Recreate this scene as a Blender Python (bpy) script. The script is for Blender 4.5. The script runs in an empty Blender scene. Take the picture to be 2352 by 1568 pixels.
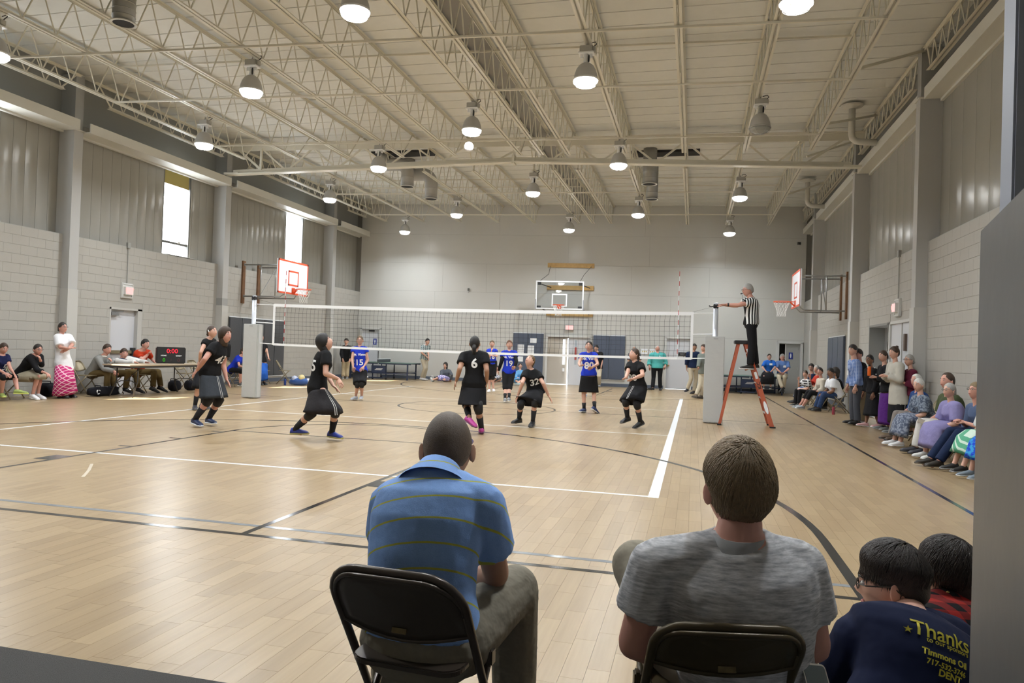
import bpy, bmesh, math, random
import numpy as np
from mathutils import Vector, Matrix
from mathutils.bvhtree import BVHTree
random.seed(7)
PI = math.pi
S = bpy.context.scene
COL = S.collection
V = Vector

# ---------------------------------------------------------------- camera, world, sun, exposure
YAW, PITCH, ROLL = 0.24309, 0.01243, 0.03367
CAM_H = 1.335
cd = bpy.data.cameras.new('camera')
cam = bpy.data.objects.new('camera', cd)
COL.objects.link(cam)
fw = V((-math.sin(YAW) * math.cos(PITCH), math.cos(YAW) * math.cos(PITCH), math.sin(PITCH)))
r0 = V((math.cos(YAW), math.sin(YAW), 0))
u0 = r0.cross(fw)
rt = math.cos(ROLL) * r0 + math.sin(ROLL) * u0
up = -math.sin(ROLL) * r0 + math.cos(ROLL) * u0
M = Matrix((rt, up, -fw)).transposed().to_4x4()
M.translation = V((0, 0, CAM_H))
cam.matrix_world = M
cd.sensor_width = 36
cd.lens = 36 * 1686.45 / 2352
cd.clip_start = 0.05
cd.clip_end = 200
S.camera = cam
S.view_settings.view_transform = 'Standard'
S.view_settings.look = 'None'
S.view_settings.gamma = 1
S.view_settings.use_curve_mapping = False
S.view_settings.exposure = 0.55

w = bpy.data.worlds.new('daylight')
S.world = w
w.use_nodes = True
w.node_tree.nodes['Background'].inputs[0].default_value = (0.86, 0.93, 1.0, 1)
w.node_tree.nodes['Background'].inputs[1].default_value = 9.0

sl = bpy.data.lights.new('sun', 'SUN')
sl.energy = 22
sl.angle = 0.01
sl.color = (1, 0.95, 0.86)
so = bpy.data.objects.new('sun', sl)
COL.objects.link(so)
so.location = (-30, 0, 30)
so.rotation_euler = V((0.50, 0.47, -1)).to_track_quat('-Z', 'Y').to_euler()

LAMP_W = 80
LAMP_TOP_W = 24

# ---------------------------------------------------------------- materials
MATS = {}
def mat(name, col, rough=0.6, metal=0.0, emit=None, estr=0, spec=0.5, noise=0.0, nscale=8.0, bump=0.0, bscale=60.0, coat=0.0, alpha=1):
    if name in MATS: return MATS[name]
    m = bpy.data.materials.new(name); m.use_nodes = True
    nt = m.node_tree; b = nt.nodes['Principled BSDF']
    b.inputs['Base Color'].default_value = (*col, 1)
    b.inputs['Roughness'].default_value = rough
    b.inputs['Metallic'].default_value = metal
    b.inputs['Specular IOR Level'].default_value = spec
    if coat: b.inputs['Coat Weight'].default_value = coat
    if alpha < 1: b.inputs['Alpha'].default_value = alpha
    if emit:
        b.inputs['Emission Color'].default_value = (*emit, 1)
        b.inputs['Emission Strength'].default_value = estr
    if noise or bump:
        tc = nt.nodes.new('ShaderNodeTexCoord')
    if noise:
        n = nt.nodes.new('ShaderNodeTexNoise'); n.inputs['Scale'].default_value = nscale; n.inputs['Detail'].default_value = 4
        nt.links.new(tc.outputs['Object'], n.inputs['Vector'])
        mx = nt.nodes.new('ShaderNodeMix'); mx.data_type = 'RGBA'
        mx.inputs['A'].default_value = (*[c * (1 - noise) for c in col], 1)
        mx.inputs['B'].default_value = (*[min(1, c * (1 + noise)) for c in col], 1)
        nt.links.new(n.outputs['Fac'], mx.inputs['Factor'])
        nt.links.new(mx.outputs['Result'], b.inputs['Base Color'])
    if bump:
        n2 = nt.nodes.new('ShaderNodeTexNoise'); n2.inputs['Scale'].default_value = bscale; n2.inputs['Detail'].default_value = 3
        nt.links.new(tc.outputs['Object'], n2.inputs['Vector'])
        bp = nt.nodes.new('ShaderNodeBump'); bp.inputs['Strength'].default_value = bump; bp.inputs['Distance'].default_value = 0.02
        nt.links.new(n2.outputs['Fac'], bp.inputs['Height']); nt.links.new(bp.outputs['Normal'], b.inputs['Normal'])
    MATS[name] = m
    return m
def cloth(name, col, bump=0.5, bscale=9.0, noise=0.06):
    return mat(name, col, rough=0.85, spec=0.2, noise=noise, nscale=14, bump=bump, bscale=bscale)

class NB:
    """small node helper: object coordinates dotted with a direction, scalar maths, mixes"""
    def __init__(s, name, rough=0.85):
        s.m = bpy.data.materials.new(name); s.m.use_nodes = True; s.nt = s.m.node_tree
        s.b = s.nt.nodes['Principled BSDF']; s.b.inputs['Roughness'].default_value = rough
        s.b.inputs['Specular IOR Level'].default_value = 0.2
        s.tc = s.nt.nodes.new('ShaderNodeTexCoord'); MATS[name] = s.m
    def dot(s, d, coord='Object'):
        n = s.nt.nodes.new('ShaderNodeVectorMath'); n.operation = 'DOT_PRODUCT'
        s.nt.links.new(s.tc.outputs[coord], n.inputs[0]); n.inputs[1].default_value = d
        return n.outputs['Value']
    def mth(s, op, a, b=0.0, c=None):
        n = s.nt.nodes.new('ShaderNodeMath'); n.operation = op
        for i, x in enumerate((a, b, c)):
            if x is None: continue
            if isinstance(x, (int, float)): n.inputs[i].default_value = x
            else: s.nt.links.new(x, n.inputs[i])
        return n.outputs[0]
    def noise(s, sc, det=3, scale3=None):
        n = s.nt.nodes.new('ShaderNodeTexNoise'); n.inputs['Scale'].default_value = sc; n.inputs['Detail'].default_value = det
        src = s.tc.outputs['Object']
        if scale3:
            mp = s.nt.nodes.new('ShaderNodeMapping'); mp.inputs['Scale'].default_value = scale3
            s.nt.links.new(src, mp.inputs['Vector']); src = mp.outputs['Vector']
        s.nt.links.new(src, n.inputs['Vector']); return n.outputs['Fac']
    def mix(s, f, a, b):
        n = s.nt.nodes.new('ShaderNodeMix'); n.data_type = 'RGBA'
        for k, x in (('Factor', f), ('A', a), ('B', b)):
            if isinstance(x, tuple): n.inputs[k].default_value = (*x, 1)
            elif isinstance(x, (int, float)): n.inputs[k].default_value = x
            else: s.nt.links.new(x, n.inputs[k])
        return n.outputs['Result']
    def band(s, v, period, width, off=0.0):
        f = s.mth('FRACT', s.mth('MULTIPLY_ADD', v, 1.0 / period, off))
        return s.mth('LESS_THAN', f, width / period)
    def bump(s, v, st=0.4, dist=0.02):
        n = s.nt.nodes.new('ShaderNodeBump'); n.inputs['Strength'].default_value = st; n.inputs['Distance'].default_value = dist
        s.nt.links.new(v, n.inputs['Height']); s.nt.links.new(n.outputs['Normal'], s.b.inputs['Normal'])
    def out(s, c):
        s.nt.links.new(c, s.b.inputs['Base Color']); return s.m

def stripes(name, base, line, d, period, width, off=0.0, bump=0.4):
    k = NB(name); f = k.band(k.dot(d), period, width, off); k.bump(k.noise(9), bump); return k.out(k.mix(f, base, line))
def lattice(name, base, line, d1, d2, period, width, off=0.0):
    k = NB(name); f = k.mth('MAXIMUM', k.band(k.dot(d1), period, width, off), k.band(k.dot(d2), period, width, off))
    k.bump(k.noise(9), 0.4); return k.out(k.mix(f, base, line))
def mottled(name, a, b, scale, thr=0.5, scale3=None):
    k = NB(name); n = k.noise(scale, 4, scale3)
    f = k.mth('MULTIPLY', k.mth('SUBTRACT', n, thr - 0.06), 8.0)
    c = k.nt.nodes.new('ShaderNodeClamp'); k.nt.links.new(f, c.inputs[0]); k.bump(k.noise(9), 0.4)
    return k.out(k.mix(c.outputs[0], a, b))

# ---------------------------------------------------------------- mesh helpers
def link(name, me, m=None, parent=None, smooth=False):
    o = bpy.data.objects.new(name, me); COL.objects.link(o)
    if m is not None:
        for x in (m if isinstance(m, (list, tuple)) else [m]): me.materials.append(x)
    if smooth:
        me.polygons.foreach_set('use_smooth', [True] * len(me.polygons))
    if parent is not None: o.parent = parent
    return o
class MB:
    """collects shapes, builds them as one mesh object"""
    def __init__(s): s.v = []; s.f = []; s.mi = []; s.cur = 0
    def add(s, vs, fs):
        n = len(s.v); s.v += [tuple(x) for x in vs]; s.f += [tuple(i + n for i in f) for f in fs]; s.mi += [s.cur] * len(fs); return s
    def box(s, x0, y0, z0, x1, y1, z1):
        return s.add([(x0,y0,z0),(x1,y0,z0),(x1,y1,z0),(x0,y1,z0),(x0,y0,z1),(x1,y0,z1),(x1,y1,z1),(x0,y1,z1)],
                     [(0,3,2,1),(4,5,6,7),(0,1,5,4),(1,2,6,5),(2,3,7,6),(3,0,4,7)])
    def obox(s, c, ax, ay, az, hx, hy, hz):
        c = V(c); ax = V(ax) * hx; ay = V(ay) * hy; az = V(az) * hz
        q = [c + i * ax + j * ay + k * az for k in (-1, 1) for (i, j) in ((-1,-1),(1,-1),(1,1),(-1,1))]
        return s.add(q, [(0,3,2,1),(4,5,6,7),(0,1,5,4),(1,2,6,5),(2,3,7,6),(3,0,4,7)])
    def bar(s, a, b, wd, ht=None, upv=(0, 0, 1)):
        a = V(a); b = V(b); d = (b - a); L = d.length; d.normalize(); ht = ht or wd
        x = d.cross(V(upv))
        if x.length < 1e-3: x = d.cross(V((1, 0, 0)))
        x.normalize(); y = x.cross(d)
        return s.obox((a + b) / 2, x, d, y, wd / 2, L / 2, ht / 2)
    def rings(s, rs, n=12, cap=True):
        """rs: list of (centre, axis a, axis b) with axes scaled to radii"""
        vs = []
        for c, a, b in rs:
            c = V(c); a = V(a); b = V(b)
            for i in range(n):
                t = 2 * PI * i / n; vs.append(c + a * math.cos(t) + b * math.sin(t))
        fs = []
        for k in range(len(rs) - 1):
            for i in range(n):
                j = (i + 1) % n; fs.append((k*n+i, k*n+j, (k+1)*n+j, (k+1)*n+i))
        if cap:
            fs.append(tuple(range(n - 1, -1, -1))); fs.append(tuple(range((len(rs)-1)*n, len(rs)*n)))
        return s.add(vs, fs)
    def tube(s, pts, r, n=8, cap=True):
        pts = [V(p) for p in pts]; rr = r if isinstance(r, (list, tuple)) else [r] * len(pts)
        rs = []; ref = None
        for i, p in enumerate(pts):
            d = (pts[min(i+1, len(pts)-1)] - pts[max(i-1, 0)]).normalized()
            if ref is None:
                ref = d.cross(V((0, 0, 1)))
                if ref.length < 0.1: ref = d.cross(V((1, 0, 0)))
            a = (ref - d * ref.dot(d)).normalized(); ref = a; b = d.cross(a)
            rs.append((p, a * rr[i], b * rr[i]))
        return s.rings(rs, n, cap)
    def capsule(s, a, b, ra, rb, n=12):
        a = V(a); b = V(b); d = (b - a).normalized()
        P = []; R = []
        for k in (1.0, .75, .4): P.append(a - d * ra * math.sin(k * PI / 2)); R.append(max(ra * math.cos(k * PI / 2), .001))
        P.append(a); R.append(ra); P.append(b); R.append(rb)
        for k in (.4, .75, 1.0): P.append(b + d * rb * math.sin(k * PI / 2)); R.append(max(rb * math.cos(k * PI / 2), .001))
        return s.tube(P, R, n)
    def ell(s, c, ax, ay, az, n=12, m=8):
        c = V(c); ax = V(ax); ay = V(ay); az = V(az)
        rs = []
        for k in range(m + 1):
            t = -PI / 2 + PI * k / m; q = max(math.cos(t), .01)
            rs.append((c + az * math.sin(t), ax * q, ay * q))
        return s.rings(rs, n)
    def lathe(s, c, prof, n=20, cap=True):
        c = V(c); return s.rings([(c + V((0, 0, z)), V((r, 0, 0)), V((0, r, 0))) for r, z in prof], n, cap)
    def mesh(s, name):
        me = bpy.data.meshes.new(name); me.from_pydata(s.v, [], s.f); me.update()
        return me
    def build(s, name, m, parent=None, smooth=False, loc=None, bevel=0):
        me = s.mesh(name); o = link(name, me, m, parent, smooth)
        if isinstance(m, (list, tuple)): me.polygons.foreach_set('material_index', s.mi)
        if loc is not None: o.location = loc
        if bevel:
            bm = bmesh.new(); bm.from_mesh(me)
            bmesh.ops.bevel(bm, geom=bm.edges, offset=bevel, segments=2, affect='EDGES'); bm.to_mesh(me); bm.free()
        return o
def tag(o, label, cat, group=None):
    o['label'] = label; o['category'] = cat
    if group: o['group'] = group
    return o
def stru(o): o['kind'] = 'structure'; return o
def stuff(o): o['kind'] = 'stuff'; return o
def empty(name, loc=(0, 0, 0), rz=0.0):
    o = bpy.data.objects.new(name, None); COL.objects.link(o); o.location = loc; o.rotation_euler = (0, 0, rz); o.empty_display_size = .2
    return o
def rbox_pts(w, h, r, n=4):
    pts = []
    for cx, cy, a0 in ((w/2-r, h/2-r, 0), (-w/2+r, h/2-r, 90), (-w/2+r, -h/2+r, 180), (w/2-r, -h/2+r, 270)):
        for k in range(n + 1):
            a = math.radians(a0 + 90 * k / n); pts.append((cx + r * math.cos(a), cy + r * math.sin(a)))
    return pts
def prism(mb, pts2, c, ax, ay, az, d):
    """extrude a 2D outline"""
    c = V(c); ax = V(ax); ay = V(ay); az = V(az); n = len(pts2)
    vs = [c + ax * x + ay * y - az * d / 2 for x, y in pts2] + [c + ax * x + ay * y + az * d / 2 for x, y in pts2]
    fs = [tuple(range(n - 1, -1, -1)), tuple(range(n, 2 * n))] + [(i, (i+1) % n, n + (i+1) % n, n + i) for i in range(n)]
    return mb.add(vs, fs)
def text_mesh(body, size, ext=0.002, bold=0.0, space=1.0):
    cu = bpy.data.curves.new('t', 'FONT'); cu.body = body; cu.size = size; cu.extrude = ext; cu.align_x = 'CENTER'; cu.align_y = 'CENTER'
    cu.offset = bold; cu.space_character = space; cu.resolution_u = 3
    o = bpy.data.objects.new('t', cu); COL.objects.link(o)
    dg = bpy.context.evaluated_depsgraph_get(); dg.update()
    me = bpy.data.meshes.new_from_object(o.evaluated_get(dg)); bpy.data.objects.remove(o)
    return me
def sign_text(name, body, size, c, ax, ay, m, parent, ext=0.003, bold=0.0):
    me = text_mesh(body, size, ext, bold)
    ax = V(ax).normalized(); ay = V(ay).normalized(); az = ax.cross(ay)
    T = Matrix((ax, ay, az)).transposed().to_4x4(); T.translation = V(c)
    me.transform(T); me.materials.clear()
    return link(name, me, m, parent)
def emis(name, col, st):
    if name in MATS: return MATS[name]
    m = bpy.data.materials.new(name); m.use_nodes = True; nt = m.node_tree; nt.nodes.clear()
    e = nt.nodes.new('ShaderNodeEmission'); e.inputs[0].default_value = (*col, 1); e.inputs[1].default_value = st
    o = nt.nodes.new('ShaderNodeOutputMaterial'); nt.links.new(e.outputs[0], o.inputs[0]); MATS[name] = m; return m
def glass(name, tint=(1, 1, 1), gloss=0.08, clear=1.0):
    m = bpy.data.materials.new(name); m.use_nodes = True; nt = m.node_tree; nt.nodes.clear()
    t = nt.nodes.new('ShaderNodeBsdfTransparent'); t.inputs[0].default_value = (*tint, 1)
    g = nt.nodes.new('ShaderNodeBsdfGlossy'); g.inputs['Roughness'].default_value = 0.02
    mx = nt.nodes.new('ShaderNodeMixShader'); mx.inputs[0].default_value = gloss
    o = nt.nodes.new('ShaderNodeOutputMaterial')
    nt.links.new(t.outputs[0], mx.inputs[1]); nt.links.new(g.outputs[0], mx.inputs[2]); nt.links.new(mx.outputs[0], o.inputs[0]); return m
# ---------------------------------------------------------------- the hall
XL, XR = -14.0, 4.2
SKF, SKC = 0.104, 0.06             # the end wall and the column lines stand slightly askew to the long walls
def yw(x): return 29.95 + SKF * (x + 4.9)
def yc(x, y): return y + SKC * (x - XL)
Y0 = 2.54          # where the wood pattern floor starts
YW = -3.0          # the wall behind the photographer
DECK = 7.42
m_floor_plain = None

def floor_mat():
    k = NB('printed_wood_floor', 0.33); k.b.inputs['Specular IOR Level'].default_value = 0.5
    at = k.nt.nodes.new('ShaderNodeAttribute'); at.attribute_name = 'tone'
    g = k.noise(1.0, 6, (55, 2.2, 1)); g2 = k.noise(1.0, 4, (13, 1.1, 1)); big = k.noise(0.35, 2)
    t = k.mth('ADD', k.mth('MULTIPLY', at.outputs['Fac'], 0.42), k.mth('ADD', k.mth('MULTIPLY', g, 0.45), k.mth('MULTIPLY', g2, 0.55)))
    c = k.mix(k.mth('SUBTRACT', t, 0.22), (0.255, 0.168, 0.082), (0.455, 0.335, 0.190))
    c = k.mix(k.mth('MULTIPLY', big, 0.25), c, (0.45, 0.36, 0.24))
    k.b.inputs['Coat Weight'].default_value = 0.0
    k.b.inputs['Roughness'].default_value = 0.29
    return k.out(c)
FLOOR = floor_mat()
fl = MB().box(XL - .2, Y0, -.12, XR + .2, 31.4, -.012).build('floor', mat('subfloor', (.30, .21, .12), .6)); stru(fl)
PW, PL = 0.1, 0.42
planks = []
nx = int((XR - XL) / PW)
for i in range(nx + 1):
    x0 = XL + i * PW; off = random.random() * PL; y = Y0 - off
    while y < 31.3:
        a = max(y, Y0); b = y + PL
        if b > Y0 + .01: planks.append((x0, a, min(b, 31.3)))
        y += PL
def campos(x, y, z):
    q = V((x, y, z - CAM_H)); d = q.dot(fw)
    return d, 1176 + 1686.45 * q.dot(rt) / max(d, .01), 784 - 1686.45 * q.dot(up) / max(d, .01)
def inview(p):
    d, u, v = campos(p[0] + PW / 2, (p[1] + p[2]) / 2, 0)
    return d > .5 and -60 < u < 2240 and v < 1620
vis = sorted([p for p in planks if inview(p)], key=lambda p: campos(p[0], p[1], 0)[0])
near = set(vis[:300])
G_ = 0.0002
def plank_mesh(ps, name):
    mb = MB()
    for (x, a, b) in ps:
        e = .0004
        mb.add([(x+G_,a+G_,-.012),(x+PW-G_,a+G_,-.012),(x+PW-G_,b-G_,-.012),(x+G_,b-G_,-.012),
                (x+G_+e,a+G_+e,0),(x+PW-G_-e,a+G_+e,0),(x+PW-G_-e,b-G_-e,0),(x+G_+e,b-G_-e,0)],
               [(4,5,6,7),(0,1,5,4),(1,2,6,5),(2,3,7,6),(3,0,4,7)])
    me = mb.mesh(name); at = me.attributes.new('tone', 'FLOAT', 'FACE')
    at.data.foreach_set('value', [t for p in ps for t in [random.random()] * 5]); return me
for p in vis[:300]:
    link('plank', plank_mesh([p], 'plank'), FLOOR, fl)
stuff(link('far_planks', plank_mesh([p for p in planks if p not in near], 'far_planks'), FLOOR, fl))

# court markings, painted on the floor
LB = mat('black_line_paint', (.03, .03, .03), .14)
LW = mat('white_line_paint', (.85, .88, .9), .3)
LG = mat('grey_line_paint', (.24, .255, .27), .14)
def line(pts, wd, m, z=.0012, closed=False):
    mb = MB(); pts = [V((p[0], p[1], 0)) for p in pts]; n = len(pts); vs = []
    for i, p in enumerate(pts):
        a = pts[(i-1) % n] if closed else pts[max(i-1, 0)]; b = pts[(i+1) % n] if closed else pts[min(i+1, n-1)]
        d = (b - a).normalized(); s_ = V((-d.y, d.x, 0)) * wd / 2
        vs += [p + s_ + V((0,0,z)), p - s_ + V((0,0,z)), p + s_ + V((0,0,z-.0009)), p - s_ + V((0,0,z-.0009))]
    fs = []
    for i in range(n if closed else n - 1):
        j = (i + 1) % n; a = i*4; b = j*4
        fs += [(a, a+1, b+1, b), (a, b, b+2, a+2), (a+1, a+3, b+3, b+1)]
    mb.add(vs, fs); return mb.build('court_line', m, fl)
def arc(cx, cy, r, a0, a1, n=40): return [(cx + r*math.cos(math.radians(a0 + (a1-a0)*i/n)), cy + r*math.sin(math.radians(a0 + (a1-a0)*i/n))) for i in range(n + 1)]
X0, YE, YA, YN, YA2, YE2 = -4.83, 7.08, 12.6, 15.5, 18.4, 23.69
YB, YFT = 4.52, 9.68
line([(X0-8.9, YE), (X0+4.55, YE)], .05, LW); line([(X0-8.9, YE2), (X0+4.55, YE2)], .05, LW, .0013)
line([(X0+4.5, YE-.05), (X0+4.5, YE2)], .1, LW, .0016); line([(X0-4.5, YE), (X0-4.5, YE2)], .05, LW, .0014)
line([(X0-4.5, YA), (X0+4.5, YA)], .045, LW); line([(X0-4.5, YA2), (X0+4.5, YA2)], .045, LW)
line([(X0-7.35, YB), (X0+7.35, YB)], .05, LB); line([(X0-7.35, YB+.24), (X0+6.2, YB+.24)], .05, LG)
line([(2.49, YB-1), (2.49, 28.3)], .05, LB); line([(-13.35, YB-1), (-13.35, 28.3)], .05, LB)
line([(-13.35, 16.33), (2.49, 16.33)], .04, LB, .0011); line(arc(X0, 16.33, 1.8, 0, 360, 64)[:-1], .05, LB, .0015, True)
for sgn, yb, yft in ((1, YB, YFT), (-1, 28.3, 23.1)):
    for x in (-1.83, 1.83):
        line([(X0+x, yb), (X0+x, yft)], .05, LB, .0015)
        sx = 1 if x > 0 else -1
        line([(X0+x+sx*.12, yb+sgn*1.95), (X0+x+sx*.12, yb+sgn*2.25)], .2, LB, .0012)
        for q in (3.15, 4.05, 4.95): line([(X0+x, yb+sgn*q), (X0+x+sx*.2, yb+sgn*q)], .05, LB, .0017)
    line([(X0-1.83, yft), (X0+1.83, yft)], .05, LB, .0011)
    line(arc(X0, yft, 1.83, 0, 180*sgn), .05, LB, .0018)
    R3 = 5.81; yh = yb + sgn*1.35
    line([(X0+R3, yb), (X0+R3, yh)] + arc(X0, yh, R3, 0, 180*sgn, 60) + [(X0-R3, yh), (X0-R3, yb)], .07 if sgn > 0 else .05, LB, .0019)
# scuff left on the floor
line([(-5.59, 5.81), (-5.82, 6.12), (-6.09, 6.44)], .03, mat('scuff', (.58, .50, .38), .4), .0012)

cpt = mat('grey_carpet', (.11, .105, .10), .95, noise=.35, nscale=220, bump=.8, bscale=400)
lob = MB().box(XL - .2, YW - .1, -.12, XR + .2, Y0 - .002, .004).build('trim_1', cpt); stru(lob)

# painted surfaces
GREYW = mat('warm_grey_block_paint', (.42, .405, .37), .45, noise=.04, nscale=3, bump=.12, bscale=90)
MORT = mat('painted_mortar', (.42, .405, .37), .45)
GW = mat('end_wall_paint', (.56, .555, .525), .27, noise=.03, nscale=1.2, bump=.06, bscale=3)
SID = mat('glossy_siding_paint', (.33, .32, .29), .20, noise=.05, nscale=2, bump=.25, bscale=1.6)
COLM = mat('column_paint', (.46, .46, .45), .38)
CREAM = mat('cream_steel_paint', (.70, .67, .57), .42, noise=.04, nscale=5)
CREAM2 = mat('cream_deck_paint', (.72, .72, .68), .6, noise=.05, nscale=6)
DARKG = mat('dark_grey_beam_paint', (.27, .275, .26), .5)
LGREY = mat('light_beam_paint', (.62, .61, .55), .45)

def block_wall(name, x, inward, y0, y1, ztop, holes):
    base = MB().box(x - .15 if inward > 0 else x + .006, y0, 0, x - .006 if inward > 0 else x + .15, y1, ztop - .004)
    base = None
    mb = MB()
    xa, xb = (x - .26, x - .006) if inward > 0 else (x + .006, x + .26)
    # base with the door openings left free
    ys = sorted(holes)
    cur = y0
    for (a, b, zt) in ys:
        mb.box(xa, cur, 0, xb, a, ztop); mb.box(xa, a, zt, xb, b, ztop); cur = b
    mb.box(xa, cur, 0, xb, y1, ztop)
    wo = mb.build(name, MORT); stru(wo)
    bl = []
    rows = int(round(ztop / .2032)); ch = ztop / rows
    for r in range(rows):
        y = y0 - (.2 if r % 2 else 0)
        while y < y1:
            a, b = max(y, y0), min(y + .4064, y1); z0, z1 = r * ch, (r + 1) * ch
            ok = b - a > .05
            for (ha, hb, hz) in holes:
                if z0 < hz - .02:
                    if a >= ha - .01 and b <= hb + .01: ok = False
                    elif a < ha < b: b = ha
                    elif a < hb < b: a = hb
            if ok and b - a > .03: bl.append((a, b, z0, z1))
            y += .4064
    g = .003
    def bm_(q, mb):
        a, b, z0, z1 = q; e = .0018; gy = .0006
        xo = x; xi = xb if inward > 0 else xa
        xs = x - e * (1 if inward > 0 else -1)
        vs = [(xi,a+gy,z0+g),(xi,b-gy,z0+g),(xi,b-gy,z1-g),(xi,a+gy,z1-g),(xs,a+gy,z0+g),(xs,b-gy,z0+g),(xs,b-gy,z1-g),(xs,a+gy,z1-g),
              (xo,a+gy+e,z0+g+e),(xo,b-gy-e,z0+g+e),(xo,b-gy-e,z1-g-e),(xo,a+gy+e,z1-g-e)]
        fs = [(8,9,10,11),(4,5,9,8),(5,6,10,9),(6,7,11,10),(7,4,8,11),(0,1,5,4),(1,2,6,5),(2,3,7,6),(3,0,4,7)]
        if inward > 0: fs = [tuple(reversed(f)) for f in fs]
        mb.add(vs, fs)
    def sz(q):
        d, u, v = campos(x, (q[0]+q[1])/2, (q[2]+q[3])/2)
        if d < 1 or not (-10 < u < 2340 and 0 < v < 1568): return 0
        if name == 'wall_right' and u > 2250: return 0
        _, ua, _ = campos(x, q[0], q[2]); _, ub, _ = campos(x, q[1], q[2])
        return abs(ua - ub) + 20 / d
    bl.sort(key=sz, reverse=True)
    for q in bl[:300]:
        t = MB(); bm_(q, t); t.build('block', GREYW, wo)
    t = MB()
    for q in bl[300:]: bm_(q, t)
    stuff(t.build('other_blocks', GREYW, wo))
    return wo
DL = (15.17, 16.27, 2.08)
RD = (17.95, 19.8, 2.25); RW = (15.9, 17.78, 2.25)
wl_ = block_wall('wall_left', XL, 1, YW, yw(XL) + .1, 3.64, [DL])
wr_ = block_wall('wall_right', XR, -1, YW, yw(XR) + .1, 3.64, [RW, RD])
# upper siding, set back above the block ledge, panel by panel
WIN = [(11.05, 12.15), (17.15, 18.27), (23.35, 24.55)]
def siding(parent, x, inward, pitch):
    y = YW
    z0, z1 = 3.64, (6.32 if inward > 0 else 6.6)
    k = 0
    while y < 31.0:
        yb = min(y + pitch, 31.0)
        segs = [(y, yb)]
        if inward > 0:
            for wa, wb in WIN:
                ns = []
                for a, b in segs:
                    if b <= wa or a >= wb: ns.append((a, b))
                    else:
                        if a < wa: ns.append((a, wa))
                        if b > wb: ns.append((wb, b))
                segs = ns
        for a, b in segs:
            if b - a < .02: continue
            mb = MB(); t = .012; g = .003
            xf = x
            n = 6; prof = []
            for i in range(n + 1):
                u = i / n; prof.append((a + g + (b - a - 2*g) * u, .006 * math.sin(PI * u)))
            vs = []; 
            for yy, dd in prof:
                vs += [(xf + inward * dd, yy, z0), (xf + inward * dd, yy, z1), (xf - inward * .03, yy, z0), (xf - inward * .03, yy, z1)]
            fs = []
            for i in range(n):
                p, q = i*4, (i+1)*4; fs += [(p, q, q+1, p+1), (p+2, p+3, q+3, q+2)]
            fs += [(0, 1, 3, 2), (n*4, n*4+2, n*4+3, n*4+1)]
            if inward > 0: pass
            mb.add(vs, fs); mb.build('siding_panel', SID, parent)
        y = yb; k += 1
siding(wl_, XL - .22, 1, .305)
siding(wr_, XR + .19, -1, .61)
MB().box(XL - .33, YW, 3.6, XL - .255, WIN[0][0], 6.4).box(XL - .33, WIN[0][1], 3.6, XL - .255, WIN[1][0], 6.4).box(XL - .33, WIN[1][1], 3.6, XL - .255, WIN[2][0], 6.4).box(XL - .33, WIN[2][1], 3.6, XL - .255, 31, 6.4).build('siding_backing', DARKG, wl_)
MB().box(XR + .225, YW, 3.6, XR + .35, 31.2, 6.55).build('siding_backing', DARKG, wr_)
MB().box(XL - .24, YW, 3.635, XL + .0, 29.05, 3.645).build('ledge', mat('ledge_trim', (.36, .36, .34), .4), wl_)
MB().box(XR - .0, YW, 3.635, XR + .2, 30.9, 3.645).build('ledge', MATS['ledge_trim'], wr_)
# dark wall band above and the eave beams
MB().box(XL - .33, YW, 6.3, XL - .2, 31, DECK + .1).build('dark_band', DARKG, wl_)
MB().box(XR + .18, YW, 6.52, XR + .35, 31.2, DECK + .1).build('dark_band', DARKG, wr_)

# far end wall: large painted panels with recessed joints
fu = V((1, SKF, 0)).normalized(); fn = V((SKF, -1, 0)).normalized()      # along the wall to the right; out of the wall to the camera
def wp(u, z, n=0.0):
    """point on the end wall: u metres right of x=-14, z up, n off the wall"""
    return V((XL, yw(XL), 0)) + fu * u + V((0, 0, z)) + fn * n
LW_ = (XR - XL) / fu.x
def ux(x): return (x - XL) / fu.x
wf = MB(); 
FD = [(ux(-13.85), ux(-13.0), 2.06), (ux(-5.92), ux(-4.1), 1.98), (ux(-1.12), ux(-.12), 2.06), (ux(3.22), ux(4.12), 2.0)]
cur = -.3
for a, b, zt in FD:
    wf.obox(wp((cur + a) / 2, DECK / 2, -.16), fu, fn, (0, 0, 1), (a - cur) / 2, .14, DECK / 2 + .05)
    wf.obox(wp((a + b) / 2, (zt + DECK) / 2, -.16), fu, fn, (0, 0, 1), (b - a) / 2, .14, (DECK - zt) / 2 + .05); cur = b
wf.obox(wp((cur + LW_ + .3) / 2, DECK / 2, -.16), fu, fn, (0, 0, 1), (LW_ + .3 - cur) / 2, .14, DECK / 2 + .05)
wfar = wf.build('wall_far', mat('dark_joint', (.2, .19, .17), .8)); stru(wfar)  # dark base colour seen in the joints between panels
def wpanel(u0_, u1_, z0, z1):
    g = .0022
    MB().obox(wp((u0_+u1_)/2, (z0+z1)/2, -.012), fu, fn, (0,0,1), (u1_-u0_)/2 - g, .012, (z1-z0)/2 - g).build('wall_panel', GW, wfar)
rows_ = [(2.12, 3.74, [0, 3.3, 6.1, 9.6, 13.1, 16.4, LW_]), (3.74, 4.93, [0, 3.62, 5.5, 8.4, 11.5, 14.6, LW_]), (4.93, 6.15, [0, 3.0, 8.9, 12.2, 15.2, LW_]), (6.15, DECK, [0, 6.0, 12.0, LW_])]
for z0, z1, us in rows_:
    for a, b in zip(us[:-1], us[1:]): wpanel(a, b, z0, z1)
cur = 0
for a, b, zt in FD:
    if a > cur: wpanel(cur, a, 0, 2.12)
    wpanel(a, b, zt, 2.12); cur = b
wpanel(cur, LW_, 0, 2.12)
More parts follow.
